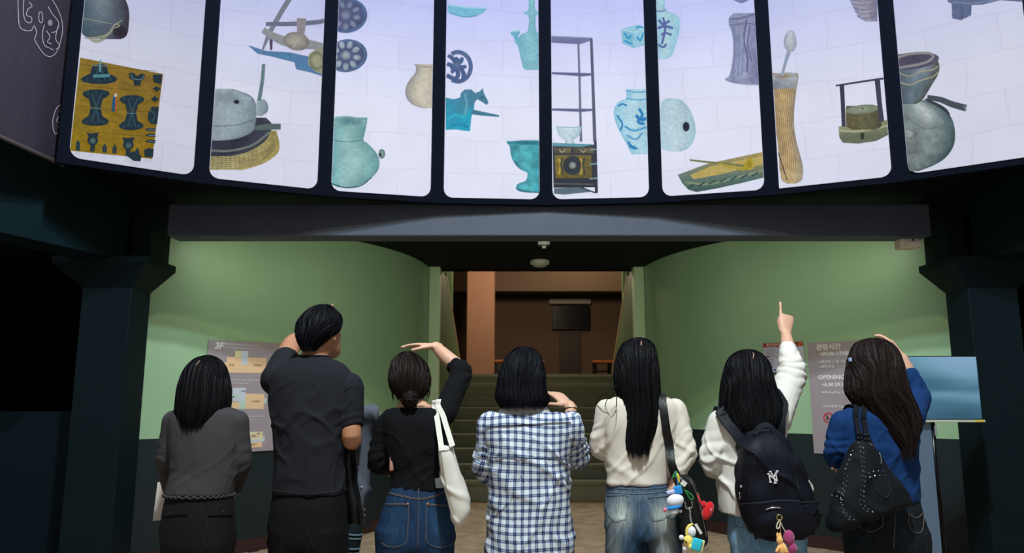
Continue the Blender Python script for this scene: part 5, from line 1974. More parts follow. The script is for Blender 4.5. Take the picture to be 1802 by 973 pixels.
    if fade is not None:
        set_fade(me, V, fade(Y), 0.03)
    me = decimated(me, 0.6)
    pants_bv = bvh_of(me)
    po = put(pant_name, me, pant_mat, root)
    for s, p in zip((-1, 1), LEG):
        f0 = p[3][0]
        so = B()
        rings = []
        for yy, rx, rz, zc in ((-.075, .020, .02, .035), (-.07, .034, .034, .046), (-.03, .042, .046, .058), (.03, .044, .044, .052), (.10, .047, .034, .040), (.16, .042, .026, .030), (.195, .026, .016, .022)):
            rings.append(np.stack([f0 + s * .012 + rx * np.cos(TH32), np.full(36, Y + yy), np.maximum(zc + rz * np.sin(TH32), 0.002)], 1))
        so.loft(rings).obj('shoe', mat('shoe_%d_%d_%d' % shoe_col, shoe_col, 0.5), root, True)
    # ---- top
    bd = B()
    bd.loft([ring_row(Y, r[0], r[1], r[2], r[3], r[4], 2.3) for r in T])
    SL = []
    for q, a in A:
        s_, e_, w_ = q
        end, r0, r1, r2 = a['sleeve']
        if end <= 1:
            pts = [s_, s_ + (e_ - s_) * end * .5, s_ + (e_ - s_) * end]
            rad = [r0, (r0 + r1) / 2, r1]
        else:
            w2 = e_ + (w_ - e_) * (end - 1)
            pts = [s_, s_ * .5 + e_ * .5, e_, e_ * .5 + w2 * .5, w2]
            rad = [r0, (r0 + r1) / 2, r1, (r1 + r2) / 2, r2]
        bd.tube(pts, rad, 18, 5, cap=True)
        SL.append((np.array([s_, e_, w_]), np.linalg.norm(e_ - s_), max(r0, r1) * 1.25))
    ztop_ = onY(900, torso[0][0], Y)[2]
    me = smoothed(bd, 0.0062, 2)
    V, Nn = getVN(me)
    Q1 = V * (5, 5, 7) * foldfreq + np.c_[V[:, 2] * 4, V[:, 0] * 0, V[:, 0] * 6]
    Q2 = V * (8, 8, 5) * foldfreq + np.c_[-V[:, 2] * 5, V[:, 2] * 0, -V[:, 0] * 8] + 7.3
    wp = np.stack([vnoise(V * 6 + 11 * i, seed + 20 + i) for i in range(3)], 1)
    Q1, Q2 = Q1 + wp * 0.9, Q2 + wp[:, ::-1] * 0.9
    n1, n2 = vnoise(Q1, seed), vnoise(Q2, seed + 9)
    n3 = vnoise(V * 16 * foldfreq, seed + 4)
    low = np.clip((ztop_ - V[:, 2]) / 0.18, 0.25, 1)
    f_ = (np.exp(-(n1 / .15) ** 2) * .7 + np.exp(-((n2 + .1) / .12) ** 2) * .6 - .3 + .25 * n3) * low
    for pts, L1, rad in SL:
        r, tl, an = arm_param(V, list(pts))
        k = np.clip((rad * 1.05 - r) / 0.02, 0, 1)
        f_ += k * ((np.abs(np.sin(tl * 62 + 2.2 * np.sin(an + 1) + 4 * vnoise(V * 9, seed + 2))) - .6) * np.exp(-((tl - L1) / .09) ** 2) * 1.0)
    setV(me, V + Nn * (f_ * fold)[:, None])
    if top_puv:
        set_puv(me, V, [(list(p), r) for p, _, r in SL])
    me = decimated(me, 0.75)
    top_bv = bvh_of(me)
    to = put(top_name, me, top_mat, root)
    h = hair_fn(root, W, Y)
    # the skin stays inside hair and clothes
    V, Nn = getVN(body)
    hz_ = np.minimum(V[:, 2], h.R[0, 2] - 0.014)
    isH = V[:, 2] > hc[2] - 0.05 * sc
    armv = np.zeros(len(V), bool)
    for (qq, a) in A:
        r, tl, an = arm_param(V, [qq[0], qq[1], qq[2], qq[2] + unit(a['hd']) * 0.2])
        armv |= (r < 0.075) & (tl > 0.02)
    k = isH & (np.linalg.norm(V[:, :2] - hc[:2], axis=1) < 0.16) & ~armv
    zt = h.R[:, 2][::-1]
    cxh, cyh, rxh, ryh = (np.interp(hz_ + 0.012, zt, h.R[:, q][::-1]) for q in (0, 1, 3, 4))
    rxh, ryh = np.maximum(rxh - 0.012, 0.004), np.maximum(ryh - 0.014, 0.004)
    dx, dy_ = V[:, 0] - cxh, V[:, 1] - cyh
    q = np.sqrt((dx / rxh) ** 2 + (dy_ / ryh) ** 2)
    ang = np.abs(np.arctan2(dx, -dy_))
    kk = k & (q > 1) & ((V[:, 2] > h.face_z + 0.005) | (ang < h.open * 0.97))
    V[kk, 0] = cxh[kk] + dx[kk] / q[kk]
    V[kk, 1] = cyh[kk] + dy_[kk] / q[kk]
    V[k, 2] = hz_[k]
    ztop = onY(900, torso[0][0], Y)[2]
    zhip = onY(900, torso[-1][0], Y)[2]
    lim = np.zeros(len(V), bool)
    for (qq, a) in A:
        L1, L2 = np.linalg.norm(qq[1] - qq[0]), np.linalg.norm(qq[2] - qq[1])
        end = a['sleeve'][0]
        Ls = L1 * end if end <= 1 else L1 + L2 * (end - 1)
        r, tl, an = arm_param(V, [qq[0], qq[1], qq[2], qq[2] + unit(a['hd']) * 0.22])
        lim |= (r < 0.10) & (tl > Ls - (0.03 if end <= 1 else 0.003))
    for bv_, cond in ((top_bv, (V[:, 2] < ztop - 0.004) & (V[:, 2] > zhip) & ~lim & ~k), (pants_bv, (V[:, 2] < zhip + 0.02) & (V[:, 2] > 0.1) & ~lim)):
        for i in np.nonzero(cond)[0]:
            hit = bv_.find_nearest(Vector(V[i]), 0.06)
            if hit[0] is not None:
                p_, n_ = np.array(hit[0]), np.array(hit[1])
                if np.dot(V[i] - p_, n_) > -0.006:
                    V[i] = p_ - n_ * 0.008
    setV(body, V)
    put('body', decimated(body, 0.30), skin, root)
    return dict(root=root, W=W, R=R, top=to, top_bv=top_bv, pants=po, pants_bv=pants_bv, arms=A, Y=Y)


def stitches(P, lines, m, r=0.0014, name='stitching', bv='pants_bv', parent='pants', off=0.0025, k=6):
    for ln in lines:
        Q = crom(np.array(ln, float), k) if len(ln) > 2 else np.linspace(ln[0], ln[1], 10)
        B().tube([cast(P[bv], x, y, off)[0] for x, y in Q], r, 5, 1, cap=False).obj(name, m, P[parent], True)


def patch(P, quad, m, name, bv='pants_bv', parent='pants', off=0.004, n=12, dent=None, puv=False, fadev=None):
    """piece of cloth lying on a garment: quad = TL, TR, BR, BL in pixels; dent = extra px at the lower middle (pointed pocket)"""
    q = [np.array(p, float) for p in quad]
    V = []
    for i, v in enumerate(np.linspace(0, 1, n)):
        for j, u in enumerate(np.linspace(0, 1, n)):
            p = q[0] * (1 - u) * (1 - v) + q[1] * u * (1 - v) + q[2] * u * v + q[3] * (1 - u) * v
            if dent:
                p = p + (0, dent * v ** 3 * (1 - abs(2 * u - 1)))
            V.append(p)
    O = np.array([cast(P[bv], p[0], p[1], off)[0] for p in V])
    I = np.array([cast(P[bv], p[0], p[1], -0.006)[0] for p in V])
    Fc = []
    M_ = n * n
    for i in range(n - 1):
        for j in range(n - 1):
            a, b_, c, d = i * n + j, i * n + j + 1, (i + 1) * n + j + 1, (i + 1) * n + j
            Fc += [(a, d, c, b_), (M_ + a, M_ + b_, M_ + c, M_ + d)]
    rim = [j for j in range(n)] + [i * n + n - 1 for i in range(1, n)] + [(n - 1) * n + j for j in range(n - 2, -1, -1)] + [i * n for i in range(n - 2, 0, -1)]
    for a, b_ in zip(rim, rim[1:] + rim[:1]):
        Fc.append((a, b_, M_ + b_, M_ + a))
    o = mesh_obj(name, np.concatenate([O, I]), Fc, m, P[parent])
    resmooth(o, 50)
    VV = np.concatenate([O, I])
    if puv:
        set_puv(o.data, VV)
    if fadev is not None:
        f = o.data.attributes.new('fade', 'FLOAT', 'POINT')
        f.data.foreach_set('value', np.asarray(fadev(VV), np.float32))
    return o


def over_shoulder(bv, Y, x, ys=(.10, .075, .045, .015, -.015, -.045), off=.005):
    """points of a strap lying over a shoulder, front to back"""
    pts, nr = [], []
    for dy in ys:
        h = bv.ray_cast(Vector((x, Y + dy, 1.62)), Vector((0, 0, -1)))
        if h[0] is not None and h[1][2] > 0.12:
            pts.append(np.array(h[0]) + np.array(h[1]) * off)
    if len(pts) > 2:
        Q = np.array(pts)
        Q[1:-1] = (Q[:-2] + 2 * Q[1:-1] + Q[2:]) / 4
        pts = list(Q)
    return pts, [unit((0, q, .8)) for q in np.linspace(.7, -.6, len(pts))]


def parting(P, hair, th_t, m, w=0.0022, name='parting'):
    pts = hair.at(np.array([q[0] for q in th_t]), np.array([q[1] for q in th_t]), 0.0095)
    nr = np.stack([np.array([math.sin(q[0]) * .5, -math.cos(q[0]) * .5, .8]) for q in th_t])
    return B().strap(pts, np.interp(np.linspace(0, 1, len(pts)), [0, .5, 1], [w * .4, w * 2, w * .4]), 0.001, nr, 3).obj(name, m, P)

M_scalp = mat('scalp', (176, 136, 112), 0.6, var=0.08)
M_thread_tan = mat('tan_thread', (124, 104, 86), 0.7, var=0.1)
M_thread_pale = mat('pale_thread', (112, 126, 138), 0.7, var=0.1)
M_copper = mat('copper_rivet', (206, 138, 104), 0.3, 0.8, var=0.05)
M_steel = mat('polished_steel', (222, 224, 228), 0.16, 1.0, var=0.03)
M_bandelastic = mat('black_elastic', (14, 14, 16), 0.7)


def bracelet(P, arm_i, fr, r, n=1, gap=0.012, ell=1.0):
    q, a = P['arms'][arm_i]
    e_, w_ = q[1], q[2]
    d = unit(w_ - e_)
    u = unit(np.cross(d, (0, 1, .3))); v = np.cross(d, u)
    for k in range(n):
        c = e_ + (w_ - e_) * fr - d * gap * k
        dd = unit(d + u * 0.12 * (k - .5))
        uu = unit(u - dd * np.dot(u, dd)); vv = np.cross(dd, uu)
        B().tube([c + (uu * math.cos(t) + vv * math.sin(t)) * r for t in np.linspace(0, 2 * math.pi, 25)], 0.0016, 6, 1, cap=False).obj('hair_tie', M_bandelastic, P['root'], True)


REL = dict(dir=(0, 1, -.1), back=(0, 0, 1), thumb=(0, 0, 1), curls=(.6, .7, .8, .8))
# ------------------------------------------------ 1: charcoal knit top, dark trousers
M_t1 = cloth('charcoal_knit', (62, 60, 62), 0.95, 0.2, 160, 0.5, 260)
M_p1 = cloth('black_cotton', (17, 15, 18), 0.85, 0.1, 20, 0.35)


def hair1(root, W, Y):
    h = Hair(Y, [(627, 357, 375, .022, .03), (633, 345, 384, .06, .025), (645, 334, 392, .088, .022), (660, 326, 397, .102, .018), (680, 320, 401, .11, .012), (700, 317, 402, .112, .004), (716, 316, 401, .112, 0), (732, 317, 395, .112, 0), (744, 324, 387, .108, 0)])
    h.build(root, HM_black, onY(360, 655, Y)[2], 2600, 0.02, 0.035, 118, seed=11)
    parting(root, h, [(.05, .22), (.03, .25), (-.02, .28), (-.05, .31)], M_scalp)
    return h


P1 = make_person(3.1, 'person in charcoal knit top and black trousers with chin-length black bob', [(713, 338, 388, .05), (719, 315, 412, .07), (729, 301, 424, .085), (750, 299, 425, .098), (790, 302, 421, .102), (830, 302, 417, .098), (855, 297, 412, .103), (869, 293, 409, .106)],
                 [dict(pts=[(306, 741, 0), (294, 815, .03), (301, 860, .22)], sleeve=(1.9, .046, .042, .036), hand=dict(dir=(.25, .9, 0), back=(-1, 0, .3), thumb=(0, 0, 1), curls=(.9, 1, 1, 1))),
                  dict(pts=[(418, 741, 0), (424, 815, .03), (412, 860, .22)], sleeve=(1.9, .046, .042, .036), hand=dict(dir=(-.25, .9, 0), back=(1, 0, .3), thumb=(0, 0, 1), curls=(.9, 1, 1, 1)))],
                 dict(c=(360, 682), tilt=.35), hair1, [(860, 298, 408, .09), (885, 292, 410, .105), (915, 288, 411, .115), (955, 286, 412, .115)], M_t1, M_p1, SK_f, fold=.004, legs=(.108, .092, .09), top_name='knit_top', seed=1)
# lettuce hem
T_ = ring_row(3.1, 870, 293, 409, .107, 0, 2.3)
pts = np.concatenate([T_, T_[:1]])
Q = crom(pts, 5)
th_ = np.linspace(0, 2 * math.pi, len(Q))
Q[:, 2] += .004 * np.sin(th_ * 34)
c_ = Q.mean(0)
Q[:, :2] += (Q[:, :2] - c_[:2]) * (0.02 * np.sin(th_ * 34 + 1))[:, None]
B().tube(Q, .0042, 6, 1, cap=False).obj('wavy_hem', M_t1, P1['top'], True)
stitches(P1, [((291, 893), (320, 889), (333, 894)), ((366, 893), (390, 889), (407, 892)), ((366, 893), (364, 925), (366, 952))], mat('dark_thread', (14, 13, 15), .8), 0.0018, 'pocket_seam')
for x_, y_ in ((300, 903), (392, 901)):
    p, n = cast(P1['pants_bv'], x_, y_, .004)
    B().ball(p, (.006, .003, .006), 10).obj('button', M_blackp, P1['pants'], True)
for quad in (((291, 890), (335, 888), (331, 905), (290, 908)), ((365, 890), (408, 889), (408, 906), (366, 907))):
    patch(P1, quad, M_p1, 'pocket_flap', off=.006)
# open board held in front
e0, e1 = onY(285, 845, 3.1 + .30), onY(420, 845, 3.1 + .30)
bw_ = (e1[0] - e0[0])
br = empty('exhibit_brochure', ((e0[0] + e1[0]) / 2, 3.4, e0[2] - .16), 'large pale open brochure held by the person in charcoal knit', 'brochure')
M_paper = mat('pale_paper', (206, 200, 190), 0.6, var=0.06)
for s in (-1, 1):
    cx_ = (e0[0] + e1[0]) / 2
    V = np.array([(cx_, 3.40, e0[2]), (cx_ + s * bw_ / 2, 3.36, e0[2] - .004), (cx_ + s * bw_ / 2, 3.34, e0[2] - .165), (cx_, 3.39, e0[2] - .155)])
    V = np.concatenate([V, V + (0, .006, 0)])
    mesh_obj('page', V, [(0, 1, 2, 3), (7, 6, 5, 4), (0, 4, 5, 1), (1, 5, 6, 2), (2, 6, 7, 3), (3, 7, 4, 0)], M_paper, br)

# ------------------------------------------------ 2: man in dark T-shirt, pointing
M_t2 = cloth('dark_grey_jersey', (29, 30, 36), 0.9, 0.06, 10, 0.2, 500)
M_p2 = cloth('black_twill', (8, 8, 12), 0.85, 0.1, 20, 0.2)


def hair2(root, W, Y):
    h = Hair(Y, [(538, 560, 580, .03, .03), (545, 548, 587, .07, .03), (554, 538, 595, .092, .028), (566, 529, 598, .104, .02), (580, 525, 594, .106, .012), (590, 526, 586, .1, .004), (599, 528, 576, .09, -.004), (607, 531, 566, .08, -.008), (612, 536, 560, .07, -.012)])
    h.build(root, HM_blue, onY(560, 572, Y)[2], 2600, 0.05, 0.03, 80, width=.0022, seed=12, lift=.008)
    return h


P2 = make_person(3.15, 'person in dark grey T-shirt with short black hair pointing upwards', [(628, 527, 575, .058), (634, 508, 592, .078), (646, 490, 610, .096), (664, 478, 620, .112), (700, 475, 622, .122), (750, 480, 613, .122), (800, 483, 607, .116), (840, 482, 607, .116), (867, 480, 608, .118)],
                 [dict(pts=[(489, 668, 0.02), (514, 606, .24), (554, 590, .42)], sleeve=(.52, .072, .062, .05), fat=1.2, hand=dict(to=(573, 534, .46), back=(0, -1, .4), thumb=(1, 0, .2), curls=(0, 1.7, 1.8, 1.8), sc=1.02)),
                  dict(pts=[(612, 684, 0), (619, 774, -.02), (622, 756, .24)], sleeve=(.62, .07, .060, .05), fat=1.12, hand=dict(dir=(.1, .9, -.2), back=(0, 0, 1), thumb=(-1, 0, 0)))],
                 dict(c=(561, 588), tilt=.34, yaw=.45, neck=1.12), hair2, [(858, 485, 606, .10), (885, 479, 609, .12), (915, 475, 611, .125), (950, 474, 613, .125)], M_t2, M_p2, SK_m, fold=.008, legs=(.1, .085, .08), neck=(552, 630), sc=1.06, top_name='t_shirt', seed=2, foldfreq=.7)
T_ = ring_row(3.15, 627, 526, 576, .062, 0, 2.2)
B().tube(np.concatenate([T_, T_[:1]]), .004, 8, 1, cap=False).obj('neck_rib', M_t2, P2['top'], True)
stitches(P2, [((481, 862), (540, 869), (607, 862))], mat('grey_thread', (46, 46, 52), .8), .001, 'hem_seam', 'top_bv', 'top')
stitches(P2, [((622, 678), (604, 690), (597, 715), (598, 745))], mat('dark_seam', (34, 33, 37), .8), .0014, 'sleeve_seam', 'top_bv', 'top')

# ------------------------------------------------ 3: black knit, low bun, tote
M_t3 = cloth('black_knit', (8, 9, 13), 0.92, 0.1, 30, 0.3, 400)
M_p3 = denim('indigo_denim', (20, 42, 72), (48, 92, 124))


def hair3(root, W, Y):
    h = Hair(Y, [(621, 708, 727, .03, .02), (628, 699, 737, .065, .02), (638, 692, 746, .09, .018), (650, 689, 752, .102, .014), (665, 687, 755, .108, .01), (680, 689, 754, .1, .006), (690, 694, 750, .088, 0), (697, 702, 742, .076, -.004)])
    h.build(root, HM_brown, onY(720, 655, Y)[2], 2400, 0.02, 0.03, 112, seed=13, lift=.006)
    # low bun of coiled locks
    c = onY(722, 703, Y - .085)
    bd = B()
    rg = np.random.default_rng(5)
    bd.ball(c, (.033, .027, .036), 16)
    for k in range(34):
        ax_ = unit(rg.normal(0, 1, 3) * (1, .35, 1))
        u_ = unit(np.cross(ax_, (0.1, 1, .2))); v_ = np.cross(ax_, u_)
        a0, a1 = rg.uniform(0, 6.28), rg.uniform(1.6, 2.8)
        bd.tube([c + (u_ * math.cos(a0 + t) + v_ * math.sin(a0 + t)) * (.033, .027, .037) for t in np.linspace(0, a1, 8)], [.001, .003, .0045, .005, .005, .0045, .003, .001], 6, 2)
    o = bd.obj('bun', HM_brown, root, True)
    a = o.data.color_attributes.new('Col', 'FLOAT_COLOR', 'POINT')
    a.data.foreach_set('color', np.repeat(rg.uniform(.5, 1.1, len(o.data.vertices) // 7 + 1), 7)[:len(o.data.vertices)].repeat(4).astype(np.float32))
    # side wisps
    for sx, x0 in ((1, 752), (1, 750), (1, 753), (-1, 692), (-1, 690)):
        q = [onY(x0 + rg.normal(0, 2) * .5, y, Y - .03 + .03 * sx * 0) for y in (664, 678, 692, 704 + rg.uniform(-6, 4))]
        w_ = B().tube(q, [.003, .004, .003, .0006], 5, 3).obj('side_lock', HM_brown, root, True)
        a = w_.data.color_attributes.new('Col', 'FLOAT_COLOR', 'POINT')
        a.data.foreach_set('color', np.full(len(w_.data.vertices) * 4, .9, np.float32))
    return h


def fade3(Y):
    return [(onY(692, 925, Y - .12), (.05, .15, .10), .35), (onY(775, 925, Y - .12), (.05, .15, .10), .35)]


P3 = make_person(3.1, 'person in black knit top with low hair bun shading the eyes', [(717, 694, 764, .06), (721, 680, 780, .074), (731, 671, 793, .088), (750, 672, 792, .1), (790, 680, 786, .1), (825, 690, 784, .095), (860, 689, 784, .102)],
                 [dict(pts=[(680, 748, 0), (666, 812, .02), (690, 824, .2)], sleeve=(1.8, .048, .046, .038), hand=REL),
                  dict(pts=[(782, 728, 0), (813, 656, .13), (767, 610, .20)], sleeve=(1.22, .050, .046, .042), hand=dict(to=(703, 606, .20), back=(0, .1, 1), thumb=(0, -1, -.3), curls=(.28, .2, .14, .0), sc=.93, tc=.15, to_=.35))],
                 dict(c=(721, 666), tilt=.3), hair3, [(848, 692, 782, .092), (875, 680, 790, .11), (910, 670, 797, .12), (950, 662, 801, .12)], M_t3, M_p3, SK_f, fold=.007, legs=(.106, .1, .1), neck=(727, 712), nape=((700, 713, 744, .04), (708, 704, 752, .052), (714, 696, 760, .056)), fade=fade3, top_name='knit_top', pant_name='jeans', seed=3)
bracelet(P3, 1, .83, .0245)
stitches(P3, [((682, 866), (700, 870), (735, 877), (760, 873), (782, 865)), ((683, 868), (700, 872), (735, 879), (760, 875), (782, 867)), ((737, 858), (737, 900), (735, 965)), ((674, 887), (718, 886)), ((675, 889), (718, 888)), ((752, 887), (788, 889)), ((752, 889), (788, 891)), ((719, 887), (718, 930), (715, 954), (700, 961), (684, 961), (672, 955)), ((751, 887), (750, 925), (750, 952), (765, 961), (780, 962), (796, 956))], M_thread_tan, .0009)
for x_ in (718, 752):
    p, n = cast(P3['pants_bv'], x_, 887, .004)
    B().ball(p, (.0052, .0035, .0052), 10).obj('rivet', M_copper, P3['pants'], True)
p, n = cast(P3['pants_bv'], 770, 850, .006)
patch(P3, ((765, 842), (779, 839), (781, 857), (767, 859)), mat('white_patch', (196, 208, 212), .7), 'label_patch', 'top_bv', 'top', .010, 6)

# ------------------------------------------------ 4: blue checked shirt
M_t4 = plaid_mat()
M_p4 = denim('mid_denim', (70, 110, 140), (130, 165, 185))


def hair4(root, W, Y):
    h = Hair(Y, [(612, 910, 933, .03, .02), (618, 901, 943, .065, .02), (628, 892, 950, .09, .018), (645, 884, 955, .106, .012), (665, 879, 957, .112, .006), (685, 876, 957, .114, 0), (695, 874, 962, .116, -.004), (704, 875, 965, .116, -.008), (711, 882, 958, .114, -.010)])
    h.build(root, HM_blue, onY(917, 645, Y)[2], 2600, 0.02, 0.035, 112, seed=14)
    return h


P4 = make_person(3.08, 'person in loose blue and white checked shirt, hand near chin', [(726, 868, 975, .072), (730, 858, 992, .09), (743, 848, 1010, .115), (780, 850, 1008, .135), (820, 858, 1002, .14), (870, 860, 1003, .14), (930, 858, 1008, .145), (985, 856, 1012, .15), (1030, 858, 1010, .15)],
                 [dict(pts=[(866, 752, 0), (864, 820, .03), (882, 835, .2)], sleeve=(1.7, .066, .068, .055), hand=REL),
                  dict(pts=[(1000, 752, 0), (1012, 802, .08), (1003, 714, .15)], sleeve=(1.70, .062, .058, .043), hand=dict(to=(966, 682, .24), back=(.55, -.75, .35), thumb=(-.6, -.3, -.7), curls=(.35, .4, .45, .5), sc=.93))],
                 dict(c=(917, 662), tilt=.28), hair4, [(900, 872, 1000, .10), (940, 870, 1002, .115), (960, 870, 1002, .115)], M_t4, M_p4, SK_f, fold=.011, legs=(.11, .1, .1), neck=(917, 716), top_puv=True, top_name='checked_shirt', pant_name='jeans', seed=4, foldfreq=1.15)
bracelet(P4, 1, .93, .0262, 2, .018)
T_ = [ring_row(3.08, *r) for r in ((704, 896, 950, .058), (714, 886, 960, .076), (724, 876, 968, .090), (732, 874, 970, .092))]
resmooth(B().loft(T_).obj('inner_collar', cloth('pale_grey_jersey', (196, 196, 194), .9, .05, 20, .2), P4['root']), 60)
patch(P4, ((858, 734), (988, 728), (1004, 743), (856, 751)), M_t4, 'collar_flap', 'top_bv', 'top', .009, 16, puv=True)
stitches(P4, [((862, 804), (930, 806), (1000, 808))], mat('navy_thread', (52, 60, 96), .8), .0016, 'back_seam', 'top_bv', 'top', .002)

# ------------------------------------------------ 5: cream cardigan, long hair
M_t5 = cloth('cream_knit', (212, 203, 190), 0.92, 0.05, 20, 0.22, 400)
M_p5 = denim('faded_denim', (30, 62, 92), (170, 178, 172))


def hair5(root, W, Y):
    h = Hair(Y, [(596, 1112, 1134, .03, .02), (602, 1100, 1144, .062, .02), (612, 1093, 1150, .085, .018), (630, 1087, 1154, .104, .012), (650, 1084, 1156, .11, .008), (672, 1084, 1157, .112, .0), (692, 1088, 1158, .112, -.006), (715, 1093, 1157, .112, -.012), (745, 1091, 1156, .112, -.016), (768, 1090, 1150, .112, -.016), (786, 1093, 1141, .112, -.016)])
    h.build(root, HM_black, onY(1120, 632, Y)[2], 2800, 0.05, 0.035, 104, seed=15)
    parting(root, h, [(.03, .125), (.03, .145), (.01, .165), (.0, .185)], mat('scalp_warm', (186, 136, 100), .6))
    rg = np.random.default_rng(3)
    for path in (((1086, 678), (1062, 695), (1049, 708), (1058, 722), (1070, 728), (1076, 736)), ((1082, 690), (1068, 705), (1066, 718), (1072, 730)), ((1086, 690), (1084, 712), (1082, 725), (1077, 735)), ((1150, 735), (1152, 752), (1147, 772)), ((1138, 760), (1148, 772), (1146, 782))):
        for k in range(2):
            q = [onY(x + rg.normal(0, .8), y, Y - .112) for x, y in path]
            o = B().tube(q, np.interp(np.linspace(0, 1, len(q)), [0, .5, 1], [.0014, .0011, .0005]), 5, 3).obj('loose_strand', HM_black, root, True)
            a = o.data.color_attributes.new('Col', 'FLOAT_COLOR', 'POINT')
            a.data.foreach_set('color', np.full(len(o.data.vertices) * 4, 1.0, np.float32))
    return h


def fade5(Y):
    return [(onY(1092, 905, Y - .12), (.045, .2, .055), 1.0), (onY(1166, 908, Y - .12), (.045, .2, .055), .95), (onY(1082, 960, Y - .1), (.03, .2, .08), .45), (onY(1172, 965, Y - .1), (.04, .2, .08), .6), (onY(1125, 870, Y - .1), (.1, .2, .02), .15)]


P5 = make_person(3.1, 'person in cream cardigan and faded jeans with long straight black hair', [(694, 1096, 1158, .05), (702, 1074, 1180, .072), (714, 1059, 1194, .088), (740, 1056, 1196, .1), (790, 1063, 1190, .1), (830, 1067, 1182, .1), (851, 1066, 1178, .106)],
                 [dict(pts=[(1068, 722, 0), (1060, 786, .02), (1080, 795, .18)], sleeve=(1.8, .047, .047, .038), hand=REL),
                  dict(pts=[(1188, 722, 0), (1206, 792, -.04), (1191, 834, -.07)], sleeve=(1.85, .048, .045, .036), hand=dict(to=(1178, 870, -.09), back=(-1, -.35, 0), thumb=(.2, -1, .1), curls=(1.1, 1.2, 1.2, 1.2), sc=.8, to_=.2))],
                 dict(c=(1122, 642), tilt=.3), hair5, [(845, 1070, 1178, .094), (870, 1066, 1186, .11), (900, 1064, 1195, .122), (928, 1065, 1197, .12)], M_t5, M_p5, SK_f, fold=.008, legs=(.072, .062, .055), fade=fade5, top_name='cardigan', pant_name='jeans', seed=5)
stitches(P5, [((1070, 866), (1122, 869), (1184, 864)), ((1124, 862), (1125, 900), (1127, 928)), ((1068, 872), (1106, 873), (1104, 895), (1101, 914)), ((1068, 874), (1070, 900), (1082, 916), (1101, 914)), ((1138, 876), (1178, 872)), ((1138, 876), (1143, 898), (1149, 915), (1172, 910), (1190, 898)), ((1070, 858), (1122, 861), (1184, 856))], M_thread_pale, .0010)

# ------------------------------------------------ 6: white shirt, backpack, pointing up
M_t6 = cloth('white_linen', (216, 212, 203), 0.88, 0.04, 24, 0.18, 400)
M_p6 = denim('light_denim', (96, 142, 178), (168, 196, 214))


def hair6(root, W, Y):
    h = Hair(Y, [(617, 1303, 1328, .03, .02), (626, 1289, 1340, .068, .02), (640, 1281, 1350, .092, .018), (660, 1276, 1355, .108, .012), (680, 1273, 1360, .114, .006), (700, 1271, 1367, .118, 0), (716, 1270, 1373, .12, -.006), (735, 1272, 1373, .12, -.012), (750, 1276, 1368, .118, -.015), (760, 1286, 1358, .116, -.016)])
    h.build(root, HM_black, onY(1315, 655, Y)[2], 2800, 0.10, 0.05, 108, seed=16)
    parting(root, h, [(.04, .13), (.07, .155), (.06, .18), (-.02, .205), (-.05, .24)], M_scalp)
    return h


P6 = make_person(3.12, 'person in white shirt and pale jeans pointing up with raised finger', [(712, 1292, 1350, .05), (722, 1270, 1372, .075), (740, 1259, 1380, .095), (790, 1263, 1382, .11), (830, 1263, 1404, .115), (855, 1262, 1428, .12), (866, 1263, 1422, .12), (882, 1264, 1402, .12), (902, 1266, 1394, .122)],
                 [dict(pts=[(1268, 742, 0), (1256, 812, .0), (1280, 826, .18)], sleeve=(1.8, .052, .056, .046), hand=REL),
                  dict(pts=[(1366, 735, 0), (1394, 655, .14), (1383, 588, .28)], sleeve=(1.62, .064, .062, .036), hand=dict(to=(1385, 535, .32), back=(.1, -1, .2), thumb=(-1, 0, 0), curls=(0, 1.85, 1.9, 1.9), tc=.95, to_=.22, sc=.98))],
                 dict(c=(1315, 664), tilt=.3), hair6, [(876, 1288, 1408, .10), (905, 1284, 1414, .118), (935, 1283, 1417, .12), (955, 1284, 1417, .12)], M_t6, M_p6, SK_f, fold=.010, legs=(.105, .095, .095), fade=lambda Y: [(onY(1300, 950, Y - .12), (.05, .2, .1), .4), (onY(1400, 950, Y - .12), (.05, .2, .1), .4)], top_name='shirt', pant_name='jeans', seed=6)
stitches(P6, [((1290, 925), (1320, 931)), ((1290, 925), (1291, 950), (1292, 968))], M_thread_pale, .0010)

# ------------------------------------------------ 7: navy sweater, long wavy hair
M_t7 = cloth('navy_knit', (14, 50, 98), 0.9, 0.08, 24, 0.22, 400)
M_p7 = denim('dark_denim', (14, 22, 30), (30, 44, 54))


def hair7(root, W, Y):
    h = Hair(Y, [(597, 1524, 1548, .03, .02), (604, 1510, 1561, .068, .02), (618, 1503, 1572, .094, .018), (640, 1498, 1580, .11, .012), (665, 1495, 1585, .116, .006), (690, 1496, 1592, .12, -.002), (712, 1510, 1602, .122, -.010), (735, 1524, 1610, .12, -.014), (755, 1536, 1609, .118, -.016), (770, 1548, 1600, .116, -.018), (782, 1560, 1592, .114, -.018)])
    h.build(root, HM_brown, onY(1540, 640, Y)[2], 2900, 0.22, 0.045, 106, seed=17, lift=.009)
    return h


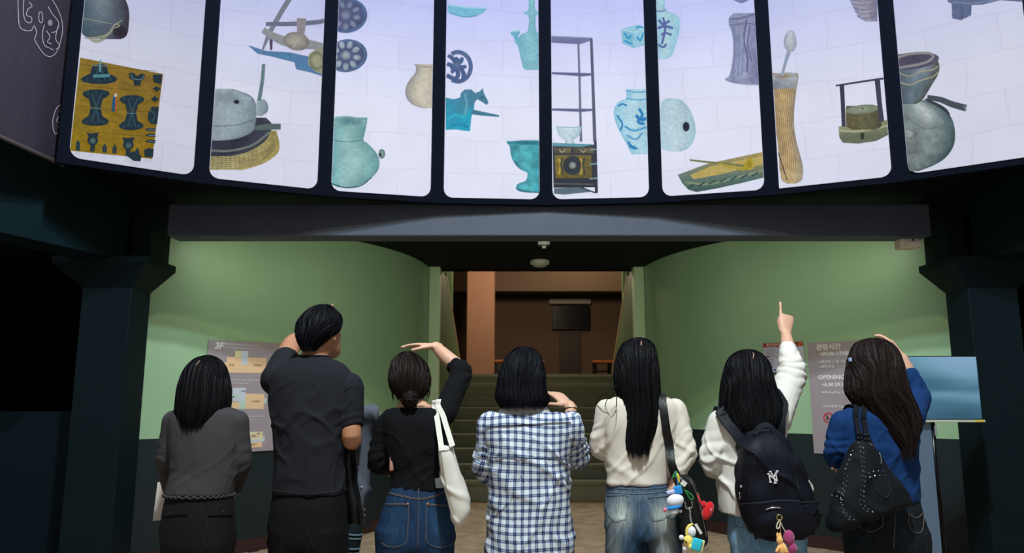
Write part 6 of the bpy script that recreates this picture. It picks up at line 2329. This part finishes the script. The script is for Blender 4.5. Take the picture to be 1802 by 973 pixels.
P7 = make_person(3.1, 'person in navy sweater and dark jeans with long wavy brown-black hair', [(712, 1508, 1584, .05), (721, 1488, 1604, .075), (737, 1476, 1614, .095), (780, 1478, 1613, .105), (830, 1482, 1613, .105), (868, 1490, 1615, .108), (881, 1492, 1614, .108)],
                 [dict(pts=[(1484, 745, 0), (1472, 800, .02), (1495, 812, .2)], sleeve=(1.8, .054, .052, .042), hand=REL),
                  dict(pts=[(1602, 735, 0), (1614, 698, .18), (1588, 630, .20)], sleeve=(1.55, .056, .052, .042), hand=dict(to=(1558, 588, .24), back=(.75, -.6, .4), thumb=(-.3, -.8, -.6), curls=(.6, .6, .6, .6), sc=.95))],
                 dict(c=(1540, 646), tilt=.3), hair7, [(874, 1496, 1612, .096), (900, 1490, 1618, .115), (930, 1487, 1628, .12), (955, 1486, 1634, .12)], M_t7, M_p7, SK_f, fold=.008, legs=(.11, .105, .11), fade=lambda Y: [(onY(1590, 940, Y - .12), (.04, .2, .08), .5), (onY(1520, 950, Y - .12), (.04, .2, .08), .4)], top_name='sweater', pant_name='jeans', seed=7)
stitches(P7, [((1598, 904), (1613, 911), (1625, 901)), ((1598, 904), (1600, 925), (1611, 937), (1622, 933), (1626, 902)), ((1600, 876), (1622, 875)), ((1512, 925), (1530, 936), (1552, 926), (1553, 905)), ((1574, 890), (1574, 930), (1572, 965))], M_thread_tan, .0011)
# hair clip
c = onY(1496, 633, 3.1)
cl = B().rbox(c, (.006, .022, .016), .002)
cl.obj('hair_clip', mat('pearl_clip', (170, 190, 240), .15), P7['root'], True)

# ================================================================== BAGS, JACKET, CHARMS
def soft_bag(Y, rows, vox, folds, seed, p=2.4, extra=None):
    """slouchy bag body from rows (py, xl, xr, half depth, dy)"""
    bd = B()
    T = densify(rows, 4)
    bd.loft([ring_row(Y, r[0], r[1], r[2], max(r[3], .006), r[4], p) for r in T])
    if extra:
        extra(bd)
    me = smoothed(bd, vox, 3)
    V, Nn = getVN(me)
    wp = np.stack([vnoise(V * 8 + 11 * i, seed + 20 + i) for i in range(3)], 1)
    n1 = vnoise(V * (9, 9, 5) + np.c_[V[:, 2] * 6, V[:, 0] * 0, V[:, 0] * 4] + wp * .7, seed)
    n2 = vnoise(V * (12, 12, 14), seed + 4)
    setV(me, V + Nn * ((np.exp(-(n1 / .15) ** 2) - .4 + .4 * n2) * folds)[:, None])
    return me


# ---- white tote of person 3
Yt = 3.1 - .16
tote = empty('tote_bag', onY(800, 923, Yt), 'white canvas tote bag hanging from the shoulder of black knit', 'bag')
M_canvas = cloth('white_canvas', (212, 208, 198), .9, .05, 20, .4, 350)
rows = [(783, 770, 797, .03, 0), (786, 770, 798, .036, 0), (800, 771, 802, .045, 0), (830, 774, 811, .05, 0), (860, 780, 820, .055, 0), (885, 787, 827, .055, 0), (900, 792, 828, .052, 0), (915, 797, 821, .045, 0), (923, 802, 814, .03, 0)]
me = soft_bag(Yt, rows, .005, .006, 3)
tb = put('bag_body', me, M_canvas, tote)
PT = dict(top_bv=bvh_of(me), root=tote, top=tb)
stitches(PT, [((776, 788), (782, 830), (790, 880), (800, 915))], mat('canvas_seam', (176, 172, 160), .9), .0018, 'side_seam', 'top_bv', 'top')
stitches(PT, [((770, 792), (785, 793), (799, 788))], mat('canvas_seam', (176, 172, 160), .9), .0015, 'hem_seam', 'top_bv', 'top')
for (xa, ya), (xb, yb), dd in (((765, 709), (777, 788), 0), ((772, 707), (795, 781), .0)):
    pts = [onY(xa + 4, ya + 30, 3.1 + .095), onY(xa + 2, ya + 6, 3.1 + .06), onY(xa, ya - 3, 3.1 + .015), onY(xa, ya - 3, 3.1 - .03)]
    nr = [unit(q) for q in ((0, 1, .2), (0, .7, .7), (0, .1, 1), (0, -.5, .8))]
    p0, n0 = cast(P3['top_bv'], xa, ya + 8, .006)
    pts.append(p0); nr.append(np.array((0, -1, .35)))
    for t in np.linspace(.3, 1.06, 4):
        pts.append(onY(xa + (xb - xa) * t, ya + (yb - ya) * t, p0[1] + (Yt - .03 - p0[1]) * t)); nr.append(np.array((0, -1, .1)))
    resmooth(B().strap(pts, .021, .003, nr, 3).obj('strap', M_canvas, tote), 50)

# ---- jacket over the man's arm
Yj = 3.15 + .10
jac = empty('varsity_jacket', onY(625, 930, Yj), 'dark wool jacket with black leather sleeve carried over an arm', 'jacket')
M_wool = cloth('grey_wool', (84, 90, 100), .95, .15, 60, .4, 250)
M_leather = mat('black_leather', (9, 10, 12), .38, var=.1, bump=.12, bscale=90, spec=.4)
me = soft_bag(Yj, [(712, 634, 652, .03, .0), (718, 626, 662, .05, 0), (730, 622, 668, .06, 0), (748, 620, 670, .06, .02), (765, 618, 660, .055, .02), (800, 622, 654, .045, .02), (850, 624, 653, .04, .02), (895, 626, 650, .035, .02), (925, 628, 649, .025, .02)], .006, .012, 8)
put('wool_body', me, M_wool, jac)
PJ = dict(top_bv=bvh_of(me))
for x_, y_ in ((630, 822), (636, 858), (641, 896), (641, 906)):
    p, n = cast(PJ['top_bv'], x_, y_, .002)
    B().ball(p, (.005, .003, .005), 10).obj('snap', M_steel, jac, True)
bd = B()
bd.tube([onY(x, y, Yj - .02) for x, y in ((612, 770), (613, 810), (618, 860), (624, 905), (626, 930))], [.022, .032, .034, .034, .026], 16, 5)
me = smoothed(bd, .006, 2)
V, Nn = getVN(me)
setV(me, V + Nn * (.006 * vnoise(V * (20, 20, 12), 4))[:, None])
put('leather_sleeve', me, M_leather, jac)
bd = B()
cf = [onY(x, y, Yj - .02) for x, y in ((624, 926), (622, 940), (619, 955), (616, 975), (614, 985))]
B().tube(cf, [.030, .036, .037, .034, .030], 18, 5).obj('knit_cuff', cloth('dark_rib', (20, 26, 30), .95, .1, 40, .3), jac, True)
for t in (.9, 1.35, 2.4, 2.8):
    i = int(t); f = t - i
    c = np.array(cf[i]) * (1 - f) + np.array(cf[i + 1]) * f
    B().tube([c + (.0365 * math.cos(a), .0365 * math.sin(a), -.004 * math.cos(a)) for a in np.linspace(0, 6.283, 25)], .004, 6, 1, cap=False).obj('stripe', cloth('grey_rib', (92, 112, 120), .95, .1, 40), jac, True)

# ---- black shoulder bag of person 5 with charms
Yb = 3.1 - .09
sb = empty('shoulder_bag', onY(1220, 960, Yb), 'black leather shoulder bag with plush charms beside faded jeans', 'bag')
me = soft_bag(Yb, [(834, 1184, 1204, .03, 0), (842, 1184, 1214, .045, 0), (860, 1185, 1224, .055, 0), (885, 1187, 1233, .06, 0), (915, 1190, 1241, .06, 0), (940, 1193, 1246, .055, 0), (955, 1199, 1246, .045, 0), (962, 1210, 1240, .03, 0)], .0055, .008, 6)
sbo = put('bag_body', me, M_leather, sb)
PB = dict(top_bv=bvh_of(me), root=sb, top=sbo)
for dx in (0, 7):
    pts, nr = over_shoulder(P5['top_bv'], 3.1, onY(1158 + dx, 700, 3.1)[0], off=.007)
    for x, y in ((1160, 703), (1163, 725), (1167, 755), (1172, 785)):
        pts.append(cast(P5['top_bv'], x + dx, y, .009)[0]); nr.append((0, -1, .1))
    pts += [onY(1178 + dx, 815, Yb - .03), onY(1184 + dx * 1.5, 838, Yb - .02)]
    nr += [(0, -1, 0), (0, -1, 0)]
    resmooth(B().strap(pts, .017, .005, nr, 3).obj('strap', M_leather, sb), 50)
stitches(PB, [((1190, 850), (1205, 880), (1216, 920), (1222, 955))], mat('bag_seam', (34, 36, 40), .5), .002, 'seam', 'top_bv', 'top', .001)
stitches(PB, [((1212, 838), (1226, 872), (1238, 920), (1243, 945))], M_steel, .0012, 'zip', 'top_bv', 'top', .001)
M_plb = cloth('blue_plush', (40, 140, 214), .95, .08, 60, .5, 200, .4)
M_plw = cloth('white_plush', (228, 228, 236), .95, .05, 60, .5, 200, .4)
M_plp = cloth('pink_plush', (226, 120, 150), .95, .05, 60, .3, 200, .4)
M_green = mat('green_cord', (30, 130, 60), .6, var=.1)
M_yellow = mat('yellow_cord', (226, 206, 60), .6, var=.1)
M_plred = cloth('red_plush', (206, 24, 30), .9, .08, 60, .5, 200, .4)
Yc = Yb - .075


def pp(x, y, dy=0):
    return onY(1160 + x / 6.364, 820 + y / 6.364, Yc + dy)


def R_(px):
    return px / 6.364 / F * Yc


# blue and white striped plush
t = empty('plush_charm', pp(180, 540), 'blue and white striped plush charm hanging on the black bag', 'charm', 'charms on the bags')
ax = np.array([[math.cos(.25), 0, math.sin(.25)], [0, 1, 0], [-math.sin(.25), 0, math.cos(.25)]])
B().ball(pp(180, 385), (R_(95), R_(70), R_(72)), 18, ax).obj('body', M_plw, t, True)
bd = B()
for o_, r_ in ((.62, .82), (-.58, .86)):
    pass
B().ball(pp(170, 455), (R_(90), R_(68), R_(30)), 18, ax).obj('blue_stripe', M_plb, t, True)
B().ball(pp(165, 505), (R_(55), R_(50), R_(38)), 16, ax).obj('belly', M_plw, t, True)
B().rbox(pp(210, 270), (R_(85), R_(60), R_(90)), R_(14), ax).obj('hood', M_plb, t, True)
B().rbox(pp(130, 290), (R_(95), R_(50), R_(34)), R_(10), ax).obj('brim', mat('lilac_plush', (190, 200, 236), .9), t, True)
B().ball(pp(68, 490), R_(24), 12).obj('nose', M_plp, t, True)
B().ball(pp(240, 505), R_(17), 12).obj('foot', M_plw, t, True)
B().tube([pp(212, 240), pp(208, 190), pp(200, 130), pp(185, 80)], R_(5), 6, 3).obj('cord', M_plb, t, True)
# green cord loop with yellow tassel and tag
t = empty('cord_charm', pp(300, 370), 'green looped cord charm with yellow knot on the black bag', 'charm', 'charms on the bags')
B().tube([pp(185, 60, .02), pp(205, 130, .015), pp(240, 210, .01), pp(300, 290), pp(340, 360), pp(370, 375), pp(380, 345), pp(345, 310), pp(300, 275)], R_(8), 7, 4).obj('loop', M_green, t, True)
B().tube([pp(150, 130, .01), pp(175, 80, .01), pp(200, 70, .01), pp(190, 110, .01), pp(165, 120, .01)], R_(9), 7, 4).obj('knot', M_green, t, True)
B().tube([pp(205, 95), pp(215, 130), pp(222, 175)], [R_(14), R_(16), R_(12)], 8, 3).obj('tassel', M_yellow, t, True)
B().rbox(pp(275, 195, -.005), (R_(60), R_(6), R_(52)), R_(2), np.array([[.8, 0, -.6], [0, 1, 0], [.6, 0, .8]])).obj('tag', M_white, t)
# metal clasp and chain
t = empty('metal_clasp', pp(345, 600), 'silver swivel clasp and chain on the black bag', 'clasp', 'charms on the bags')
B().tube([pp(290, 410), pp(300, 465), pp(335, 475), pp(370, 455), pp(365, 400)], R_(7), 8, 4).obj('ring', M_steel, t, True)
B().tube([pp(340, 475), pp(350, 520), pp(345, 560)], [R_(14), R_(9), R_(7)], 8, 3).obj('swivel', M_steel, t, True)
for k in range(4):
    c = pp(346 + 4 * k, 560 + k * 20)
    B().tube([c + (R_(8) * math.cos(a), R_(5) * math.sin(a) * (k % 2), R_(12) * math.sin(a)) for a in np.linspace(0, 6.283, 13)], R_(3), 5, 1, cap=False).obj('link', M_steel, t, True)
# yellow doll with teal case
t = empty('doll_charm', pp(360, 960), 'small yellow and white doll charm carrying a turquoise case', 'charm', 'charms on the bags')
M_ply = cloth('yellow_plush', (236, 216, 110), .9, .06, 60, .4, 200, .4)
B().ball(pp(365, 735), (R_(46), R_(40), R_(58)), 16).obj('head', M_plw, t, True)
B().tube([pp(310, 800), pp(310, 720), pp(335, 670), pp(375, 650)], [R_(12), R_(16), R_(16), R_(10)], 8, 4).obj('hood_edge', M_ply, t, True)
B().ball(pp(330, 840), (R_(58), R_(42), R_(62)), 16).obj('body', M_ply, t, True)
B().ball(pp(365, 905, -.01), (R_(40), R_(34), R_(36)), 14).obj('leg', M_ply, t, True)
B().ball(pp(250, 800), R_(28), 12).obj('paw', M_plw, t, True)
B().ball(pp(285, 925), (R_(22), R_(20), R_(30)), 12).obj('foot', M_plw, t, True)
B().tube([pp(262, 812), pp(300, 830), pp(330, 842)], R_(14), 7, 2).obj('arm', M_ply, t, True)
B().tube([pp(268, 826, -.012), pp(290, 845, -.014), pp(310, 858, -.014)], R_(7), 6, 2).obj('stripe', M_blackp, t, True)
ax2 = np.array([[math.cos(.3), 0, -math.sin(.3)], [0, 1, 0], [math.sin(.3), 0, math.cos(.3)]])
B().rbox(pp(420, 880, -.02), (R_(105), R_(34), R_(130)), R_(16), ax2).obj('case', mat('turquoise_plastic', (48, 196, 220), .35, var=.04), t, True)
B().rbox(pp(440, 890, -.012), (R_(115), R_(26), R_(138)), R_(14), ax2).obj('case_rim', mat('pale_yellow_plastic', (226, 230, 170), .4), t, True)
B().rbox(pp(440, 705, -.005), (R_(30), R_(8), R_(120)), R_(3), np.array([[.85, 0, .5], [0, 1, 0], [-.5, 0, .85]])).obj('tag', M_white, t)
# red charm
t = empty('heart_charm', pp(560, 610), 'shiny red rounded plush charm at the outer side of black bag', 'charm', 'charms on the bags')
B().ball(pp(545, 500, .03), (R_(58), R_(40), R_(105)), 18, np.array([[.9, 0, -.42], [0, 1, 0], [.42, 0, .9]])).obj('body', M_plred, t, True)
B().ball(pp(500, 430, .03), (R_(30), R_(28), R_(40)), 12).obj('lobe', M_plred, t, True)
B().tube([pp(420, 310, .04), pp(445, 370, .035), pp(480, 430, .03)], [R_(7), R_(14), R_(12)], 8, 3).obj('strap', M_plred, t, True)
B().ball(pp(580, 490, -.005), (R_(12), R_(5), R_(18)), 10).obj('spot', M_plp, t, True)
B().tube([pp(415, 295, .04), pp(435, 300, .04), pp(455, 345, .04), pp(430, 330, .04)], R_(4), 6, 3).obj('hook', M_steel, t, True)

# ---- small rabbit-eared charm beside person 3
c = onY(689, 820, 3.1 - .06)
t = empty('rabbit_charm', c + (0, 0, -.03), 'tiny beige rabbit-eared charm at the elbow of black knit', 'charm')
M_rab = mat('beige_rubber', (176, 132, 112), .6, var=.08)
B().rbox(c, (.016, .012, .04), .006).obj('body', M_rab, t, True)
for s in (-1, 1):
    B().tube([c + (s * .004, 0, .018), c + (s * .006, 0, .034)], [.004, .0025], 7, 1).obj('ear', M_rab, t, True)

# ---- navy backpack of person 6
Yk = 3.12 - .19
bk = empty('backpack', onY(1370, 948, Yk), 'navy backpack with white letter emblem on the white shirt', 'backpack')
M_nylon = mat('navy_nylon', (8, 12, 24), .6, spec=.2, var=.15, scale=9, bump=.35, bscale=18)
rows = [(757, 1332, 1362, .04, .03), (764, 1316, 1372, .06, .02), (776, 1303, 1384, .075, .01), (800, 1299, 1398, .085, 0), (830, 1298, 1414, .09, 0), (855, 1299, 1425, .092, 0), (890, 1305, 1436, .092, 0), (915, 1313, 1441, .09, 0), (932, 1321, 1432, .085, 0), (946, 1334, 1412, .07, 0), (952, 1342, 1372, .05, 0)]
me = soft_bag(Yk, rows, .006, .013, 12, 2.8)
bko = put('bag_body', me, M_nylon, bk)
PK = dict(top_bv=bvh_of(me), root=bk, top=bko)
patch(PK, ((1306, 886), (1434, 884), (1428, 936), (1326, 944)), M_nylon, 'front_pocket', 'top_bv', 'top', .016, 18)
PKp = dict(PK)
stitches(PK, [((1335, 770), (1330, 800), (1322, 850), (1318, 885)), ((1362, 768), (1385, 800), (1402, 850), (1412, 882))], mat('navy_seam', (14, 18, 32), .7), .0015, 'panel_seam', 'top_bv', 'top', .002)
stitches(PK, [((1306, 886), (1345, 882), (1390, 880), (1434, 884))], mat('navy_seam', (14, 18, 32), .7), .0025, 'pocket_edge', 'top_bv', 'top', .015)
stitches(PK, [((1347, 894), (1358, 894), (1369, 894))], M_steel, .0034, 'zip', 'top_bv', 'top', .02)
stitches(PK, [((1303, 866), (1304, 878))], M_steel, .0028, 'side_zip', 'top_bv', 'top', .004)
p, n = cast(PK['top_bv'], 1306, 856, .004)
B().ball(p, .006, 8).obj('zip_pull', M_steel, bk, True)
# haul loop and shoulder straps
resmooth(B().strap([onY(1328, 765, Yk - .02), onY(1336, 752, Yk - .01), onY(1350, 748, Yk - .01), onY(1360, 755, Yk - .015), onY(1364, 766, Yk - .02)], .02, .005, (0, -1, .4), 4).obj('haul_loop', M_nylon, bk), 50)
for path, over in ((((1270, 728), (1282, 742), (1298, 762), (1306, 776)), -1), (((1368, 732), (1367, 748), (1366, 768)), 1)):
    pts, nr = over_shoulder(P6['top_bv'], 3.12, onY(path[0][0], 720, 3.12)[0], off=.010)
    for x, y in path:
        pts.append(cast(P6['top_bv'], x, y, .012)[0]); nr.append((0, -1, .4))
    resmooth(B().strap(pts, .05, .012, nr, 3).obj('shoulder_strap', M_nylon, bk), 50)
# emblem: interlocked N and Y of the patch
pe, ne = cast(PK['top_bv'], 1361, 838, .006)
U_ = unit(np.cross((0, 0, 1), -ne)) * 1.0
U_ = unit(np.cross(ne, (0, 0, 1))) * -1.0 if np.cross(ne, (0, 0, 1))[0] < 0 else unit(np.cross(ne, (0, 0, 1)))
V_ = unit(np.cross(ne, U_)) if np.cross(ne, U_)[2] > 0 else -unit(np.cross(ne, U_))
rot_ = .15
U2, V2 = U_ * math.cos(rot_) + V_ * math.sin(rot_), V_ * math.cos(rot_) - U_ * math.sin(rot_)
M_emb = mat('white_embroidery', (236, 232, 236), .7, var=.04)


def emb(name, segs, lift):
    bd = B()
    for k_, (a, b_, w) in enumerate(segs):
        A_, B_ = np.array(a, float), np.array(b_, float)
        d = unit(B_ - A_); nn = np.array([-d[1], d[0]]) * w / 2
        q = [A_ - nn, B_ - nn, B_ + nn, A_ + nn]
        pts = [pe + (U2 * x + V2 * y) * .0235 + ne * (lift + .0002 * k_) for x, y in q]
        pts += [x - ne * .004 for x in pts]
        bd.add(pts, [(0, 1, 2, 3), (7, 6, 5, 4), (0, 4, 5, 1), (1, 5, 6, 2), (2, 6, 7, 3), (3, 7, 4, 0)])
    return bd.obj(name, M_emb, bk)


emb('emblem_letter_n', [((-.62, -.75), (-.62, .55), .20), ((-.75, .62), (.42, -.72), .22), ((.42, -.72), (.42, .5), .18), ((-.8, -.75), (-.42, -.75), .14), ((.25, .5), (.62, .5), .14), ((-.85, .6), (-.5, .6), .14)], .004)
emb('emblem_letter_y', [((.06, -.95), (.06, .05), .18), ((.06, 0), (-.32, .92), .18), ((.06, 0), (.72, .85), .18), ((-.18, -.95), (.3, -.95), .14), ((-.52, .92), (-.14, .92), .14), ((.5, .85), (.9, .85), .14)], .0052)
# key ring with two plush charms
Yq = Yk - .125


def pk(x, y, dy=0):
    return onY(1280 + x / 4.176, 740 + y / 4.176, Yq + dy)


def R4(px):
    return px / 4.176 / F * Yq


t = empty('key_ring', pk(385, 760), 'gold key ring and cord hanging from the navy backpack', 'key ring', 'charms on the bags')
M_gold = mat('gold_metal', (220, 190, 120), .22, 1.0, var=.05)
B().tube([pk(382, 712) + (R4(18) * math.cos(a), 0, R4(20) * math.sin(a)) for a in np.linspace(0, 6.283, 21)], R4(4.5), 7, 1, cap=False).obj('ring', M_gold, t, True)
B().tube([pk(380, 730), pk(365, 765), pk(362, 790), pk(378, 790), pk(388, 760), pk(385, 735)], R4(4), 6, 4).obj('bow', mat('cream_cord', (226, 220, 200), .7), t, True)
B().tube([pk(388, 745), pk(390, 790), pk(390, 826)], R4(4), 6, 3).obj('chain', M_gold, t, True)
B().tube([pk(390, 745), pk(405, 780), pk(425, 815)], R4(3), 6, 3).obj('cord', MATS['cream_cord'], t, True)
t = empty('rabbit_plush', pk(400, 990), 'orange rabbit plush charm hanging from the navy backpack', 'charm', 'charms on the bags')
M_or = cloth('orange_plush', (236, 178, 110), .95, .08, 60, .4, 200, .4)
bd = B()
bd.ball(pk(385, 880), (R4(24), R4(22), R4(30)), 14)
bd.ball(pk(402, 945), (R4(34), R4(28), R4(48)), 14)
for x0, x1 in ((366, 372), (386, 392)):
    bd.tube([pk(x1, 868), pk((x0 + x1) / 2 - 1, 840), pk(x0 + 2, 822)], [R4(9), R4(9), R4(4)], 9, 3)
bd.tube([pk(376, 935, -.01), pk(362, 960, -.014)], [R4(12), R4(10)], 9, 1)
bd.tube([pk(425, 935, -.01), pk(438, 965, -.014)], [R4(12), R4(10)], 9, 1)
put('body', smoothed(bd, .0022, 2), M_or, t)
t = empty('pink_plush', pk(470, 970), 'magenta plush charm hanging from the navy backpack', 'charm', 'charms on the bags')
M_mg = cloth('magenta_plush', (160, 60, 110), .95, .08, 60, .4, 200, .4)
bd = B()
bd.ball(pk(452, 860, .01), (R4(40), R4(32), R4(54)), 16)
bd.ball(pk(478, 935, .01), (R4(32), R4(28), R4(40)), 14)
bd.tube([pk(490, 915, .01), pk(510, 945, .01)], [R4(12), R4(9)], 9, 1)
bd.tube([pk(462, 960, .01), pk(458, 985, .01)], [R4(13), R4(11)], 9, 1)
bd.tube([pk(490, 960, .01), pk(498, 985, .01)], [R4(13), R4(11)], 9, 1)
put('body', smoothed(bd, .0024, 2), M_mg, t)

# ---- studded bag of person 7
Ys = 3.1 - .16
st = empty('studded_bag', onY(1500, 930, Ys), 'black slouchy shoulder bag with rows of silver studs', 'bag')
M_bagc = cloth('black_bag_canvas', (13, 18, 24), .8, .12, 12, .4, 200)
rows = [(774, 1507, 1529, .02, 0), (782, 1502, 1536, .032, 0), (800, 1494, 1548, .045, 0), (823, 1480, 1563, .055, 0), (850, 1470, 1583, .065, 0), (870, 1463, 1597, .07, 0), (888, 1459, 1599, .07, 0), (903, 1457, 1560, .065, 0), (916, 1456, 1527, .06, 0), (928, 1459, 1500, .045, 0), (933, 1465, 1490, .03, 0)]
me = soft_bag(Ys, rows, .006, .010, 21, 2.2)
sto = put('bag_body', me, M_bagc, st)
PS = dict(top_bv=bvh_of(me), root=st, top=sto)


def q4(*p):
    return [(1450 + x / 3.894, 690 + y / 3.894) for x, y in p]


# one stud mesh shared by all
bmh = bmesh.new()
bmesh.ops.create_cone(bmh, cap_ends=True, segments=8, radius1=.0042, radius2=.0008, depth=.0045)
stud_me = bpy.data.meshes.new('stud')
bmh.to_mesh(stud_me); bmh.free()
stud_me.materials.append(M_steel)


def stud(p, n, parent):
    o = bpy.data.objects.new('stud', stud_me)
    COL.objects.link(o)
    o.matrix_basis = Matrix.Translation(Vector(p)) @ Vector((0, 0, 1)).rotation_difference(Vector(n)).to_matrix().to_4x4()
    child(o, parent)


lines = [((245, 372), (255, 450), (262, 520), (265, 600), (255, 690), (252, 770), (290, 815), (325, 832)), ((268, 380), (275, 455), (280, 530), (285, 600), (275, 680), (280, 775), (310, 805), (345, 828)),
         ((310, 555), (345, 542), (390, 540), (432, 545)), ((318, 583), (355, 572), (395, 570), (437, 568)),
         ((196, 400), (152, 522), (135, 610), (122, 690), (112, 730), (125, 800), (160, 862), (195, 885)), ((160, 575), (148, 640), (132, 700), (122, 745), (140, 810), (180, 855), (210, 876)), ((55, 708), (85, 712), (115, 735)), ((68, 675), (100, 682), (128, 690))]
for ln in lines:
    Q = crom(np.array(q4(*ln)), 12)
    L = np.concatenate([[0], np.cumsum(np.linalg.norm(np.diff(Q, axis=0), axis=1))])
    for d in np.arange(0, L[-1], 8.6):
        x, y = np.interp(d, L, Q[:, 0]), np.interp(d, L, Q[:, 1])
        p, n = cast(PS['top_bv'], x, y, .001)
        if p[1] < 3.3:
            stud(p, n, sto)
for sx, ex in (((1500, 697), (1514, 774)), ((1513, 700), (1527, 776))):
    xa, ya = sx
    xb, yb = ex
    pts, nr = over_shoulder(P7['top_bv'], 3.1, onY(xa, 720, 3.1)[0], off=.009)
    for tt in (.42, .58):
        pts.append(cast(P7['top_bv'], xa + (xb - xa) * tt, ya + (yb - ya) * tt, .012)[0]); nr.append((0, -1, .2))
    for tt in (.78, 1.0, 1.12):
        pts.append(onY(xa + (xb - xa) * tt, ya + (yb - ya) * tt, Ys - .02)); nr.append((0, -1, .1))
    hd = B().strap(pts, .022, .005, nr, 3).obj('handle', M_bagc, st)
    for tt in (.84, .95, 1.06):
        for dx in (-3, 3):
            stud(onY(xa + (xb - xa) * tt + dx, ya + (yb - ya) * tt, Ys - .026), np.array((0, -1, 0)), hd)
stitches(PS, [((1532, 782), (1544, 790), (1550, 808), (1550, 816))], M_steel, .0016, 'zip', 'top_bv', 'top', .002)
stitches(PS, [((1534, 838), (1545, 865), (1560, 876), (1566, 862), (1562, 846))], mat('bag_fold', (10, 12, 15), .8), .003, 'pocket_fold', 'top_bv', 'top', .001)
